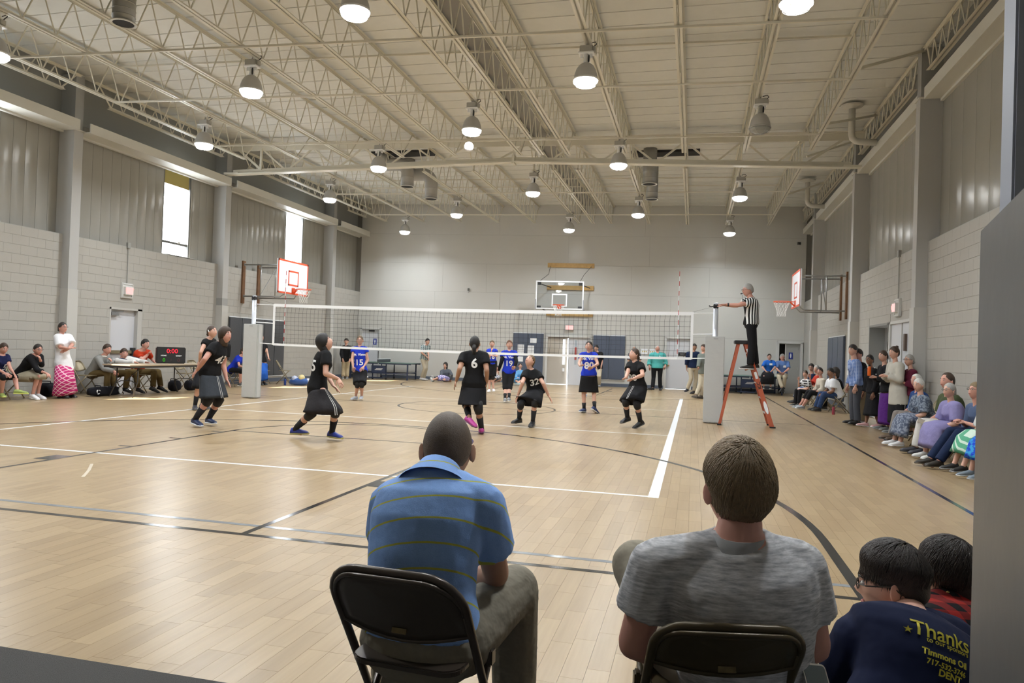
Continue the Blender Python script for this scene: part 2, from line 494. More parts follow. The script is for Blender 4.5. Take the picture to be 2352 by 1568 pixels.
for i, (a, b) in enumerate([(0, FD[0][0]), (FD[0][1], FD[1][0]), (FD[1][1], FD[2][0]), (FD[2][1], FD[3][0])]):
    if b - a > .1: stru(MB().obox(wp((a+b)/2, .065, .006), fu, fn, (0,0,1), (b-a)/2, .006, .065).build('baseboard_far', mat('slate_baseboard', (.10, .12, .16), .5)))
stru(MB().box(XL, yc(XL, 19.3), 0, XL + .012, 28.9, .13).build('baseboard_left', MATS['slate_baseboard']))
stru(MB().box(XR - .012, 20.4, 0, XR, 30.8, .13).build('baseboard_right', MATS['slate_baseboard']))

# roof deck: panel rows
def deck():
    root = MB().box(XL - .3, YW - .3, DECK + .05, XR + .3, 31.6, DECK + .12).build('ceiling', DARKG); stru(root)
    P = .575; y = -2.485; k = 0
    while y < 31.2:
        for (xa, xb) in ((XL - .2, -4.75), (-4.1, XR + .2)):
            dz = random.uniform(-.004, .004); g = .009
            mb = MB()
            # a shallow pan with a turned lip
            mb.box(xa, y + g, DECK + dz, xb, y + P - g, DECK + .05 + dz)
            mb.box(xa, y + P - g - .03, DECK - .012 + dz, xb, y + P - g, DECK + dz)
            mb.build('deck_panel', CREAM2, root)
        y += P; k += 1
    return root
deck()
stru(MB().box(-4.75, YW, DECK - .02, -4.1, 31.2, DECK + .1).build('ridge_trim', mat('ridge_grey', (.28, .27, .25), .6)))

stru(MB().box(XL - .2, YW - .2, 0, XR + .2, YW, DECK + .1).build('wall_near', GREYW))

# ---------------------------------------------------------------- columns, eave beams
def column(i, x, y, right):
    s_ = -1 if right else 1
    xin = x + s_ * .2; xs = x - s_ * .21
    lbls = {0: 'behind the seated spectators, nearest the camera', 1: 'in the middle of the wall', 2: 'by the far corner'}
    t = empty('steel_column', (x, y, 0))
    tag(t, ('light grey boxed steel column on the right wall, ' if right else 'light grey boxed steel column on the left wall, ') + lbls[i], 'column', 'wall columns')
    def b(nm, x0, y0, z0, x1, y1, z1, m): MB().box(min(x0,x1)-x, y0-y, z0, max(x0,x1)-x, y1-y, z1).build(nm, m, t)
    b('shaft', x, y, 2.4 if i != 1 or right else 2.62, xin, y + .26, 3.64, COLM); zc_ = 6.33 if right else 6.02; b('tall_shaft', xs, y, 3.64, xin, y + .26, zc_, COLM)
    b('base_wrap', x, y - .015, 0, xin + s_ * .02, y + .275, 2.4, mat('base_wrap_paint', (.52, .515, .49), .4))
    if i == 1 and not right: b('bare_band', x, y - .004, 2.4, xin + s_*.004, y + .264, 2.62, mat('bare_band_paint', (.33, .33, .32), .5))
    b('cap_plate', xs, y - .03, zc_, xin + s_ * .03, y + .29, zc_ + .03, LGREY)
    b('upper_shaft', xs, y + .01, zc_ + .03, xin - s_ * .01, y + .25, 7.3, mat('upper_shaft_grey', (.33, .335, .325), .5))
    return t
for i, y in enumerate((13.7, 19.3, 26.1)):
    column(i, XL, y, False); 
for i, y in enumerate((15.18, 20.97, 27.7)):
    column(i, XR, y, True)
ys = [YW, 7.7, 13.7, 19.3, 26.1, 29.0]
names = ['nearest', 'second', 'third', 'fourth', 'farthest']
for i in range(5):
    a = ys[i] + (.26 if i else 0); b = ys[i+1]
    t = empty('eave_beam', (XL + .2, (a+b)/2, 6.1)); tag(t, 'long pale horizontal beam above the left wall siding, %s bay' % names[i], 'beam', 'left eave beams')
    MB().box(-.32, a-(a+b)/2, -.1, .169, b-(a+b)/2-.04, -.07).build('bottom_flange', LGREY, t)
    MB().box(.17, a-(a+b)/2, -.1, .2, b-(a+b)/2-.04, .12).build('face', LGREY, t)
    MB().box(-.33, a-(a+b)/2, -.14, -.25, b-(a+b)/2-.04, -.1).build('siding_head_trim', LGREY, t)
yr = [YW, 9.2, 15.18, 20.97, 27.7, 30.9]
for i in range(5):
    a = yr[i] + (.26 if i else 0); b = yr[i+1]
    t = empty('eave_beam', (XR - .2, (a+b)/2, 6.41)); tag(t, 'long pale horizontal beam above the right wall siding, %s bay' % names[i], 'beam', 'right eave beams')
    MB().box(.081, a-(a+b)/2, -.1, .36, b-(a+b)/2-.04, -.07).build('bottom_flange', LGREY, t)
    MB().box(.05, a-(a+b)/2, -.1, .08, b-(a+b)/2-.04, .12).build('face', LGREY, t)
    MB().box(.33, a-(a+b)/2, -.15, .39, b-(a+b)/2-.04, -.1).build('siding_head_trim', LGREY, t)

# ---------------------------------------------------------------- girders
def girder(yb, lbl):
    t = empty('roof_girder', (0, 0, 0)); tag(t, lbl, 'roof truss', 'roof girders')
    def P_(x, z, dy=0): return V((x, yc(x, yb) + dy, z))
    xa, xm, xb = XL + .5, -5.0, XR - .45
    zb0, zbm, zt = 6.3, 6.56, 7.06
    def zb(x): return zb0 + (zbm - zb0) * (1 - abs(x - xm) / (xm - xa)) if abs(x - xm) < (xm - xa) else zb0
    mb = MB()
    for a, b in ((xa, xm), (xm, xb)):
        mb.bar(P_(a, zb(a)), P_(b, zb(b)), .22, .03); mb.bar(P_(a, zb(a) + .07, 0), P_(b, zb(b) + .07, 0), .03, .14)
    mb.build('bottom_chord', CREAM, t)
    mb = MB()
    mb.bar(P_(xa - .4, zt + .14), P_(xb + .35, zt + .14), .2, .03); mb.bar(P_(xa - .4, zt + .04), P_(xb + .35, zt + .04), .03, .2)
    mb.build('top_chord', CREAM, t)
    JX = [-12.6, -11.0, -9.45, -7.9, -6.4, -4.65, -3.35, -1.87, -.39, 1.1, 2.66]
    for i in range(len(JX) - 1):
        m_ = (JX[i] + JX[i+1]) / 2
        for q in (JX[i], JX[i+1]):
            MB().bar(P_(q, zt, .03), P_(m_ + (.07 if q > m_ else -.07), zb(m_) + .1, .03), .045, .045, (0, 1, 0)).build('diagonal', CREAM, t)
    for q in (JX[0], xm):
        MB().bar(P_(q, zt, -.02), P_(q, zb(q) + .1, -.02), .06, .06, (0, 1, 0)).build('post', CREAM, t)
    MB().bar(P_(xa, zt + .1, .03), P_(JX[0], zb(JX[0]) + .1, .03), .06, .06, (0, 1, 0)).build('diagonal', CREAM, t)
    MB().bar(P_(xb, zt + .1, .03), P_(JX[-1], zb(JX[-1]) + .1, .03), .06, .06, (0, 1, 0)).build('diagonal', CREAM, t)
    MB().obox(P_(xm, zbm + .06), (1,0,0), (0,1,0), (0,0,1), .035, .13, .12).build('splice_plate', CREAM, t)
    MB().bar(P_(xa - .25, zb0 + .02), P_(xa + .2, zb0 + .02), .2, .06).build('end_seat', CREAM, t)
    MB().bar(P_(xb - .2, zb0 + .02), P_(xb + .25, zb0 + .02), .2, .06).build('end_seat', CREAM, t)
    return JX
JX = girder(19.15, 'heavy cream roof girder crossing the hall above the net, bolted at mid span')
girder(7.4, 'heavy cream roof girder crossing the hall near the camera')
# ---------------------------------------------------------------- open web joists
ordn = ['first', 'second', 'third', 'fourth', 'fifth', 'sixth', 'seventh', 'eighth', 'ninth', 'tenth', 'eleventh']
def joist(x, ya, yb_, zt, zbm, lbl, group, pitch=.66, inset=.75):
    t = empty('roof_joist', (x, (ya + yb_) / 2, zt)); tag(t, lbl, 'roof joist', group)
    h = (yb_ - ya) / 2; zb = zbm - zt
    mb = MB()
    for s_ in (-.035, .035): mb.box(s_-.022, -h, -.005, s_+.022, h, .0); mb.box(s_*.45-.003, -h, -.045, s_*.45+.003, h, 0)
    mb.build('top_chord', CREAM, t)
    mb = MB(); a = -h + inset; b = h - inset
    for s_ in (-.035, .035): mb.box(s_-.028, a, zb, s_+.028, b, zb+.006); mb.box(s_*.4-.003, a, zb, s_*.4+.003, b, zb+.055)
    mb.build('bottom_chord', CREAM, t)
    n = int(round((b - a) / pitch)); p = (b - a) / n
    pts = [(0, -h + .12, -.03)]
    for i in range(n):
        pts.append((0, a + i * p + (.06 if i == 0 else 0), zb + .03)); pts.append((0, a + (i + .5) * p, -.03))
    pts.append((0, b - .06, zb + .03)); pts.append((0, h - .12, -.03))
    mb = MB()
    for i in range(len(pts) - 1): mb.tube([pts[i], pts[i+1]], .013 if i not in (0, len(pts)-2) else .018, 6)
    mb.build('web_rods', CREAM, t)
for i, x in enumerate(JX):
    if i == 5: continue
    joist(x, yc(x, 7.5), yc(x, 19.1), DECK - .07, 6.53, 'cream open-web roof joist, %s from the left wall, before the middle girder' % ordn[i], 'near bay joists')
    joist(x, yc(x, 19.2), yw(x) - .03, DECK - .07, 6.53, 'cream open-web roof joist, %s from the left wall, beyond the middle girder' % ordn[i], 'far bay joists')
for x, w_ in ((-4.62, 'left'), (-4.05, 'right')):
    joist(x, yc(x, 7.5), yc(x, 19.1), DECK - .07, 6.53, 'cream open-web roof joist on the %s side of the dark ridge gap, near bay' % w_, 'near bay joists')
    joist(x, yc(x, 19.2), yw(x) - .03, DECK - .07, 6.53, 'cream open-web roof joist on the %s side of the dark ridge gap, far bay' % w_, 'far bay joists')
for k, (a, b) in enumerate(zip(ys[1:], ys[2:])):
    joist(XL + .42, a + .3, b - .1, 7.2, 6.72, 'slim edge joist along the left wall above the pale beam, %s bay' % names[k], 'left edge joists', .45, .45)
for k, (a, b) in enumerate(zip(yr[1:], yr[2:])):
    joist(XR - .16, a + .3, b - .1, 7.25, 6.72, 'deep edge joist along the right wall above the pale beam, %s bay' % names[k], 'right edge joists', .45, .3)
# bridging angles tying the joists together
for k, (y, z) in enumerate([(13.5, 7.33), (10.9, 6.5), (13.45, 6.52), (16.9, 6.52), (22.9, 6.52), (25.6, 7.33), (26.7, 6.52), (24.4, 7.33)]):
    o = MB().bar((JX[0], yc(JX[0], y) - y, 0), (JX[-1], yc(JX[-1], y) - y, 0), .035, .035).build('bridging_angle', CREAM); o.location = (0, y, z)
    tag(o, 'thin steel angle tying the roof joists together, %s, %s from camera' % ('at the deck' if z > 7 else 'at the chords', ordn[sorted([q for q in (13.5, 10.9, 13.45, 16.9, 22.9, 25.6, 26.7, 24.4)]).index(y)]), 'brace', 'joist bridging')
# diagonal braces at the right wall
for k, (a, b) in enumerate([((2.66, 14.1, 6.56), (4.05, 15.2, 7.25)), ((2.66, 17.3, 6.56), (4.1, 19.0, 7.25)), ((2.66, 20.0, 6.56), (4.05, 20.9, 7.2)), ((2.66, 24.6, 6.56), (3.9, 25.4, 7.1))]):
    o = MB().bar(a, b, .05, .05).build('diagonal_brace', CREAM)
    tag(o, 'slanting steel brace from the last joist to the right wall, %s from the camera' % ordn[k], 'brace', 'wall braces')
# ---------------------------------------------------------------- windows
BR = mat('dark_window_frame', (.12, .12, .11), .5)
for i, (a, b) in enumerate(WIN):
    r = empty('window_%d' % (i + 1), (XL - .25, (a + b) / 2, 3.66)); stru(r)
    hw = (b - a) / 2; zt = 2.42 if i else 2.42
    def b_(nm, x0, y0, z0, x1, y1, z1, m): MB().box(x0, y0, z0, x1, y1, z1).build(nm, m, r)
    b_('jamb', -.1, -hw, 0, .02, -hw + .035, zt, BR); b_('jamb', -.1, hw - .035, 0, .02, hw, zt, BR)
    b_('head', -.1, -hw, zt - .04, .02, hw, zt, BR); b_('sill', -.1, -hw, -.03, .25, hw, .0, mat('sill_paint', (.6, .6, .58), .4))
    b_('transom', -.07, -hw + .035, .34, -.01, hw - .035, .40, BR)
    MB().box(-.05, -hw + .035, .02, -.044, hw - .035, .34).build('pane', glass('window_glass') if 'wg' not in MATS else MATS['wg'], r)
    MB().box(-.05, -hw + .035, .40, -.044, hw - .035, zt - .04).build('pane', MATS.setdefault('wg', glass('window_glass2')), r)
    if i == 1: b_('roller_blind', -.03, -hw + .04, 1.98, -.02, hw - .04, zt - .04, mat('ochre_blind', (.38, .31, .10), .8))
    if i == 1: b_('latch', -.01, .1, .39, .02, .2, .43, LGREY)

# ---------------------------------------------------------------- lamps
LENS = emis('lamp_lens_glow', (1.0, .99, .97), 22)
OFFL = mat('unlit_lamp_lens', (.35, .36, .34), .2)
ALU = mat('spun_aluminium', (.50, .50, .49), .45, .3)
BAL = mat('ballast_box_paint', (.42, .41, .37), .5)
WHT = mat('bracket_white', (.85, .85, .84), .4)
BLK = mat('black_plastic', (.02, .02, .022), .4)
STEEL = mat('galvanised_steel', (.45, .45, .44), .4, .6)
def lamp(x, y, lbl, on=True):
    zl = 5.92
    t = empty('high_bay_lamp', (x, y, zl)); tag(t, lbl, 'ceiling lamp', 'high bay lamps')
    MB().lathe((0,0,0), [(.205,0),(.2,.03),(.19,.09),(.165,.17),(.125,.235),(.08,.27),(.05,.28)], 28).build('dome', ALU, t, True)
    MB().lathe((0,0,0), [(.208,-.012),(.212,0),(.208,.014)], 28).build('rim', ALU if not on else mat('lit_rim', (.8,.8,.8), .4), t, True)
    MB().lathe((0,0,0), [(.207,-.004),(.195,-.04),(.15,-.085),(.075,-.11),(.01,-.118)], 28).build('lens', LENS if on else OFFL, t, True)
    mb = MB(); 
    for k in range(6):
        a = k * PI / 3; pr = [(.214,0),(.205,-.05),(.158,-.098),(.08,-.125),(0,-.13)]
        mb.tube([(r*math.cos(a), r*math.sin(a), z) for r, z in pr], .0035, 5)
    mb.tube([(.17*math.cos(q*PI/8), .17*math.sin(q*PI/8), -.09) for q in range(17)], .0035, 5)
    mb.build('wire_guard', STEEL if not on else mat('wire_guard_lit', (.7,.7,.68), .4, .3), t)  # paler guard when on: the lamp glow is put into its colour
    MB().lathe((0,0,.27), [(.055,0),(.05,.05),(.042,.07),(.042,.16)], 14).build('socket', WHT if on else BAL, t, True)  # white socket when on: the uplight is painted into its colour
    mb = MB().box(-.13, -.09, .435, .13, .09, .455); mb.box(-.1, -.015, .37, -.06, .015, .44).box(.06, -.015, .37, .1, .015, .44); mb.build('bracket', WHT, t)
    MB().lathe((.05, -.06, .28), [(.012,0),(.016,.03),(.016,.09),(.01,.12)], 8).build('cable_plug', BLK, t)
    MB().box(-.11, -.075, .455, .11, .075, .565).build('ballast_box', BAL, t, bevel=.008)
    MB().box(.11, -.05, .47, .15, .05, .55).build('junction_box', BAL, t, bevel=.006)
    MB().tube([(0,0,.565),(0,0,.6),(.012,0,.62),(0,0,.645)], .01, 6).build('hook', STEEL, t)
    MB().tube([(.1,.03,.56),(.16,.05,.62),(.13,.08,.67),(.04,.06,.64)], .008, 6).build('cable', BLK, t)
    if on:
        l = bpy.data.lights.new('lamp_light', 'AREA'); l.shape = 'DISK'; l.size = .36; l.energy = LAMP_W; l.color = (.91, .96, 1.0); l.spread = 2.7
        o = bpy.data.objects.new('lamp_light', l); COL.objects.link(o); o.parent = t; o.location = (0, 0, -.14)
        l = bpy.data.lights.new('lamp_uplight', 'POINT'); l.energy = LAMP_TOP_W; l.shadow_soft_size = .03; l.color = (.91, .96, 1.0)
        o = bpy.data.objects.new('lamp_uplight', l); COL.objects.link(o); o.parent = t; o.location = (0, 0, .405)
RX = ['over the left sideline', 'left of centre', 'near the roof ridge', 'right of the ridge', 'near the right wall']
for c, (x, yl) in enumerate([(-11.28, (9.57, 14.87, 21.0, 27.2)), (-8.0, (11.8, 17.4, 23.8)), (-4.65, (9.17, 14.63, 20.67, 27.0)), (-1.9, (12.19, 17.78, 24.18)), (1.14, (9.93, 15.24, 21.77, 28.0))]):
    for k, y in enumerate(yl):
        off = (c == 4 and k == 1)
        lamp(x, y, 'unlit dome lamp with a bare wire guard, over the referee side' if off else 'lit white dome lamp %s, %s one from the camera' % (RX[c], ordn[k]), not off)

for x, y, q in ((-8.0, 5.6, 'left of centre'), (-4.65, 3.2, 'near the roof ridge'), (-1.9, 6.0, 'right of the ridge'), (1.14, 3.9, 'near the right wall')):
    lamp(x, y, 'lit white dome lamp %s, behind the picture edge' % q)

# ---------------------------------------------------------------- ducts and rain pipes
DUCT = mat('duct_metal', (.34, .34, .32), .4, .5, noise=.12, nscale=6)
INS = mat('duct_inside', (.02, .02, .02), .9)
def ring_tube(mb, pts, r, n=20): mb.tube(pts, r, n)
def duct(loc, top, r, ln, lbl, tilt=0, elbow=False, m=DUCT):
    t = empty('air_duct', loc); tag(t, lbl, 'duct', 'round air ducts')
    if elbow:
        pts = [(0, 0, 0), (0, 0, ln * .45)] + [(-r * 1.5 * (1 - math.cos(q * PI / 12)), 0, ln * .45 + r * 1.5 * math.sin(q * PI / 12)) for q in range(1, 7)]
        pts += [(-r * 1.5 - top + .15, 0, ln * .45 + r * 1.5), (-r * 1.5 - top, 0, ln * .45 + r * 1.9), (-r * 1.5 - top, 0, DECK - loc[2])]
    else: pts = [(0, 0, 0), (0, 0, ln * .5), (0, 0, ln)]
    MB().tube(pts, r, 20).build('duct_body', m, t, True)
    mb = MB()
    for z in ([ln * .1, ln * .3] if elbow else [ln * q / 6 for q in range(1, 6)]): mb.lathe((0, 0, z), [(r, -.008), (r + .008, 0), (r, .008)], 20, False)
    mb.build('seam', m, t)
    MB().lathe((0, 0, 0), [(r + .03, -.012), (r + .035, 0), (r + .0, .012), (r - .01, 0), (r - .01, -.012), (r+.03, -.012)], 24, False).build('collar', LGREY, t, True)
    MB().lathe((0, 0, -.004), [(r - .012, 0), (r - .012, .003)], 20).build('opening', INS, t)
duct((-9.05, 9.85, 6.38), 0, .17, .62, 'round silver duct hanging open, at the top left near the camera')
tt = empty('air_duct', (-9.05, 9.85, 7.05)); tag(tt, 'ribbed silver duct elbow above the hanging duct near the camera', 'duct', 'round air ducts')
MB().tube([(0,0,-.05),(-.05,.05,.08),(-.3,.2,.18),(-.75,.45,.2)], .2, 20).build('duct_body', DUCT, tt, True)
duct((-8.85, 21.4, 6.35), .5, .2, .9, 'grey duct with elbow opening down, left one of the pair beyond the girder', elbow=True, m=mat('duct_grey_paint', (.40, .39, .36), .5))
duct((-8.35, 22.2, 6.12), .5, .2, 1.1, 'grey duct with elbow opening down, lower right one of the pair beyond the girder', elbow=True, m=MATS['duct_grey_paint'])
duct((-1.42, 21.9, 6.38), 0, .2, 1.06, 'straight round duct beyond the girder, upper one right of centre')
duct((-1.42, 23.3, 6.22), 0, .18, 1.22, 'straight round duct beyond the girder, lower one right of centre')
for x, y, l in ((-9.0, 21.4, 'left'), (-1.0, 22.3, 'right')):
    o = MB().box(-1.0, -.25, -.04, 1.0, .25, .04).build('roof_opening', mat('roof_opening_dark', (.03, .03, .03), .9)); o.location = (x, y, DECK - .03)
    tag(o, 'dark framed opening in the roof deck above the %s pair of ducts' % l, 'vent')
PIPE = mat('pale_pipe', (.60, .58, .52), .4)
for (x, y, z, l) in ((3.45, 18.6, 6.55, 'near the referee side column'), (3.5, 25.9, 6.5, 'by the far right corner')):
    t = empty('rain_pipe', (x, y, z)); tag(t, 'pale rain pipe with an elbow dropping from the roof, ' + l, 'pipe', 'roof drain pipes')
    MB().tube([(0,0,.78),(0,0,.15),(.02,0,.05),(.09,0,-.02),(.18,0,-.04),(.55,.05,-.06)], .075, 14).build('pipe', PIPE, t, True)
    MB().lathe((0,0,.74), [(.08,0),(.24,.05),(.25,.08),(.08,.1)], 20).build('drain_flange', PIPE, t)

# ---------------------------------------------------------------- doors and what hangs on the walls
DW = mat('white_door_paint', (.62, .63, .66), .35)
DG = mat('grey_door_paint', (.36, .36, .34), .4)
FRM = mat('door_frame_paint', (.50, .49, .46), .4)
# door 1, left wall
d1 = empty('door_1', (XL - .12, 15.72, 0)); stru(d1)
MB().box(-.03, -.5, 0, .015, .4, 2.03).build('door_leaf', DW, d1)
MB().box(-.04, -.55, 0, .12, -.5, 2.08).box(-.04, .4, 0, .12, .55, 2.08).box(-.04, -.55, 2.03, .12, .55, 2.08).build('door_frame', FRM, d1)
MB().box(.02, -.42, .93, .08, .3, 1.01).build('panic_bar', mat('brass_bar', (.30, .26, .17), .35, .7), d1)
MB().box(.02, .28, .88, .1, .38, 1.08).build('latch_case', BLK, d1)
MB().box(.02, -.46, 1.88, .1, -.22, 1.96).build('door_closer', mat('closer_grey', (.2, .2, .2), .4), d1)
MB().bar((.07, -.3, 1.96), (.12, -.1, 1.99), .02).build('closer_arm', MATS['closer_grey'], d1)
RED = emis('exit_red_glow', (1.0, .22, .20), 2.2)
def exit_sign(loc, ax, n, lbl, board=True, hw=.11):
    t = empty('exit_sign', loc); tag(t, lbl, 'exit sign', 'exit signs'); ax = V(ax).normalized(); n = V(n).normalized(); z = V((0,0,1))
    if board:
        MB().obox(n * .02, ax, n, z, .19, .02, .19).build('back_board', mat('board_white', (.62, .62, .60), .5), t)
        mb = MB()
        for s in (-1, 1): mb.obox(n * .045 + ax * .165 * s, ax, n, z, .012, .01, .17); mb.obox(n * .045 + z * .165 * s, ax, n, z, .17, .01, .012)
        mb.build('board_frame', mat('board_frame_w', (.7, .7, .68), .4), t)
    MB().obox(n * .07, ax, n, z, hw + .02, .04, .10).build('housing', mat('sign_housing', (.75, .73, .70), .4), t)
    MB().obox(n * .112, ax, n, z, hw, .003, .08).build('lit_face', emis('exit_face', (1.0, .38, .36), 1.3), t)
    sign_text('exit_letters', 'EXIT', .13, n * .118, ax, z, RED, t)
    return t
exit_sign((XL, 15.68, 2.52), (0, 1, 0), (1, 0, 0), 'red lit EXIT sign on a white board above the left wall door')
exit_sign((XR, 17.1, 2.52), (0, -1, 0), (-1, 0, 0), 'red lit EXIT sign on a white board on the right wall')
exit_sign(wp(ux(-5.0), 2.36), fu, fn, 'red lit EXIT sign above the double doors of the end wall', False, .15)
for (x, s, y, z1, lbl) in ((XL + .02, 1, 15.68, 3.6, 'left'), (XR - .02, -1, 17.1, 3.6, 'right')):
    t = empty('conduit', (x, y, 2.7)); tag(t, 'thin vertical conduit running up from the %s wall exit sign' % lbl, 'pipe', 'conduits')
    MB().tube([(0,0,0),(0,0,.92)], .011, 8).build('pipe', mat('conduit_paint', (.33,.33,.31), .4), t); MB().box(-.03, -.05, .9, .03, .05, 1.04).build('junction_box', MATS['conduit_paint'], t)
# padded wall mats
MATB = mat('slate_vinyl_mat', (.085, .105, .15), .42, bump=.15, bscale=30)
def wall_mat(c, ax, n, w_, z0, z1, k, lbl, m=MATB, base=True):
    t = empty('wall_mat', c); tag(t, lbl, 'wall mat', 'padded wall mats'); ax = V(ax).normalized(); n = V(n).normalized(); z = V((0,0,1))
    for i in range(k):
        u_ = -w_/2 + w_*(i+.5)/k
        MB().obox(ax * u_ + n * .035 + z * ((z0+z1)/2), ax, n, z, w_/k/2 - .004, .03, (z1-z0)/2).build('pad', m, t, bevel=.012)
    MB().obox(z * (z1 + .02) + n * .02, ax, n, z, w_/2 + .01, .018, .014).build('top_strip', LW, t)
    if base: MB().obox(z * (z0 - .02) + n * .02, ax, n, z, w_/2 + .01, .018, .012).build('bottom_strip', LW, t)
    return t
wall_mat((XL, 21.5, 0), (0,1,0), (1,0,0), 3.15, .22, 2.08, 5, 'wide dark grey padded wall mat under the left hoop', mat('charcoal_vinyl_mat', (.075, .08, .09), .45, bump=.15, bscale=30))
wall_mat((XR, 23.9, 0), (0,-1,0), (-1,0,0), 2.5, .2, 2.07, 3, 'slate blue padded wall mat on the right wall behind seated spectators')
wall_mat(wp(ux(-6.68), 0), fu, fn, 1.27, .2, 2.07, 2, 'slate blue padded wall mat with white papers, left of the double doors')
wall_mat(wp(ux(-3.37), 0), fu, fn, 1.3, .3, 2.07, 2, 'slate blue padded wall mat right of the double doors')
PAP = mat('white_paper', (.85, .87, .9), .7)
for k, (dx, z, l) in enumerate([(-.3, 1.5, 'upper left'), (-.31, 1.28, 'second left'), (-.33, 1.0, 'lowest left'), (.12, 1.47, 'middle right'), (.12, 1.25, 'lower right'), (.22, 1.78, 'topmost')]):
    o = MB().obox((0,0,0), fu, fn, (0,0,1), .135, .002, .105).build('paper_sheet', PAP); o.location = wp(ux(-6.68) + dx, z, .07)
    tag(o, 'white paper sheet taped to the slate mat, %s one' % l, 'paper', 'papers on the mat')
    for q in range(3): MB().obox((0,0,.06-.04*q), fu, fn, (0,0,1), .09, .0025, .003).build('print_line', mat('grey_print', (.5,.52,.55), .8), o)
def door_far(n, u0_, u1_, zt, leaves, name_m, hinge=None):
    t = empty('door_%d' % n, wp((u0_+u1_)/2, 0)); stru(t); w_ = (u1_ - u0_) / 2; z = V((0,0,1))
    mb = MB()
    for s in (-1, 1): mb.obox(fu * (w_ + .0) * s + z * (zt/2 + .02) + fn * .01, fu, fn, z, .045, .07, zt/2 + .03)
    mb.obox(z * (zt + .02) + fn * .01, fu, fn, z, w_ + .045, .07, .04); mb.build('door_frame', name_m, t)
    for (a, b, ang, m, side) in leaves:
        L = b - a
        ca, sa = math.cos(ang), math.sin(ang)
        if side == 'l': o_ = fu * (a - (u1_-u0_)/2); d = fu * ca - fn * sa
        else: o_ = fu * (b - (u1_-u0_)/2); d = -fu * ca - fn * sa
        nn = V((-d.y, d.x, 0)); 
        MB().obox(o_ + d * (L/2) + z * (zt/2 - .005) - fn * .03, d, nn, z, L/2 - .006, .02, zt/2 - .012).build('door_leaf', m, t)
    return t
TAN = mat('tan_door_paint', (.50, .46, .40), .4)
FW = mat('frame_white', (.60, .60, .58), .4)
d2 = door_far(2, FD[1][0], FD[1][1], FD[1][2], [(0, .9, .12, TAN, 'l'), (.92, 1.82, .0, DW, 'r')], FW)
def on_far(name, u_, z_, hw, hh, m, par, n=.0, th=.004):
    o = MB().obox(wp(u_, z_, n) - par.location, fu, fn, (0,0,1), hw, th, hh).build(name, m, par); return o
DAYGLOW = mat('door_daylight_glow', (.9, .95, 1.0), .1, emit=(.9, .97, 1.0), estr=.7)  # emission stands in for daylight behind the door glass
on_far('vision_panel', ux(-5.2), 1.35, .05, .52, DAYGLOW, d2, .01); on_far('vision_panel', ux(-4.72), 1.35, .045, .5, mat('door_glass_dim', (.45, .5, .55), .1), d2, .0)
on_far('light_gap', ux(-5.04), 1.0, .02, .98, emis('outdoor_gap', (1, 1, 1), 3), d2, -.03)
on_far('latch_plate', ux(-5.2), .62, .045, .07, PAP, d2, .012)
on_far('red_notice', ux(-4.72), 1.3, .04, .26, mat('red_notice', (.45, .08, .07), .6), d2, .008)
on_far('threshold', ux(-5.45), .015, .45, .015, DAYGLOW, d2, .02)  # glowing strip stands in for daylight along the door foot
d3 = door_far(3, FD[2][0], FD[2][1], FD[2][2], [(0, 1.0, 0, DW, 'r')], FW)
on_far('door_handle', ux(-1.0), .95, .05, .02, mat('brass', (.5, .38, .15), .3, .9), d3, .03, .03)
on_far('room_sign', ux(-.45), 1.42, .16, .075, BLK, d3, .0)
on_far('sign_line', ux(-.45), 1.445, .10, .008, mat('dim_print', (.25,.25,.25), .6), d3, .004); on_far('sign_line', ux(-.45), 1.40, .08, .008, MATS['dim_print'], d3, .004)
d4 = door_far(4, FD[0][0], FD[0][1], FD[0][2], [(0, .86, 0, DW, 'l')], FW)
on_far('door_closer', ux(-13.4), 1.98, .12, .03, BLK, d4, .02, .02)
BLU = mat('sign_blue', (.03, .05, .30), .4)
def rest_sign(par, x, z_, n_):
    on_far('restroom_sign', x, z_, .075, .13, BLU, par, n_)
    mb = MB(); c = wp(x, z_, n_ + .006) - par.location
    mb.obox(c + V((0,0,.07)), fu, fn, (0,0,1), .018, .003, .018); mb.obox(c + V((0,0,.01)), fu, fn, (0,0,1), .026, .003, .04); mb.obox(c - V((0,0,.055)), fu, fn, (0,0,1), .016, .003, .035)
    mb.build('pictogram', LW, par)
rest_sign(d4, ux(-13.25), 1.52, .0)
on_far('dark_gap', ux(-13.07), .95, .03, .18, BLK, d4, .0)
d5 = door_far(5, FD[3][0], FD[3][1], FD[3][2], [(.30, .9, 0, DG, 'r')], FW)
on_far('dark_opening', ux(3.36), .98, .13, .98, mat('dark_room', (.008, .007, .006), .9), d5, -.12)  # near-black sheet stands in for the unlit room beyond
on_far('leaf_edge', ux(3.52), .98, .02, .98, FW, d5, .0)
rest_sign(d5, ux(3.72), 1.5, .0)
for z_ in (.3, 1.0, 1.75): on_far('hinge', ux(4.0), z_, .012, .06, STEEL, d5, .02, .012)
bx = MB().obox(wp(ux(3.67), 1.05, -.4), fu, fn, (0,0,1), .6, .12, 1.1).build('dark_backing', MATS['dark_room']); stru(bx)  # box behind the door, painted near-black as the unlit room
bx = MB().obox(wp(ux(-5.0), 1.05, -.42), fu, fn, (0,0,1), 1.1, .08, 1.1).build('bright_backing', mat('outside_glow_wall', (.9, .9, .88), .8)); stru(bx)  # pale backing colour stands in for the bright outdoors
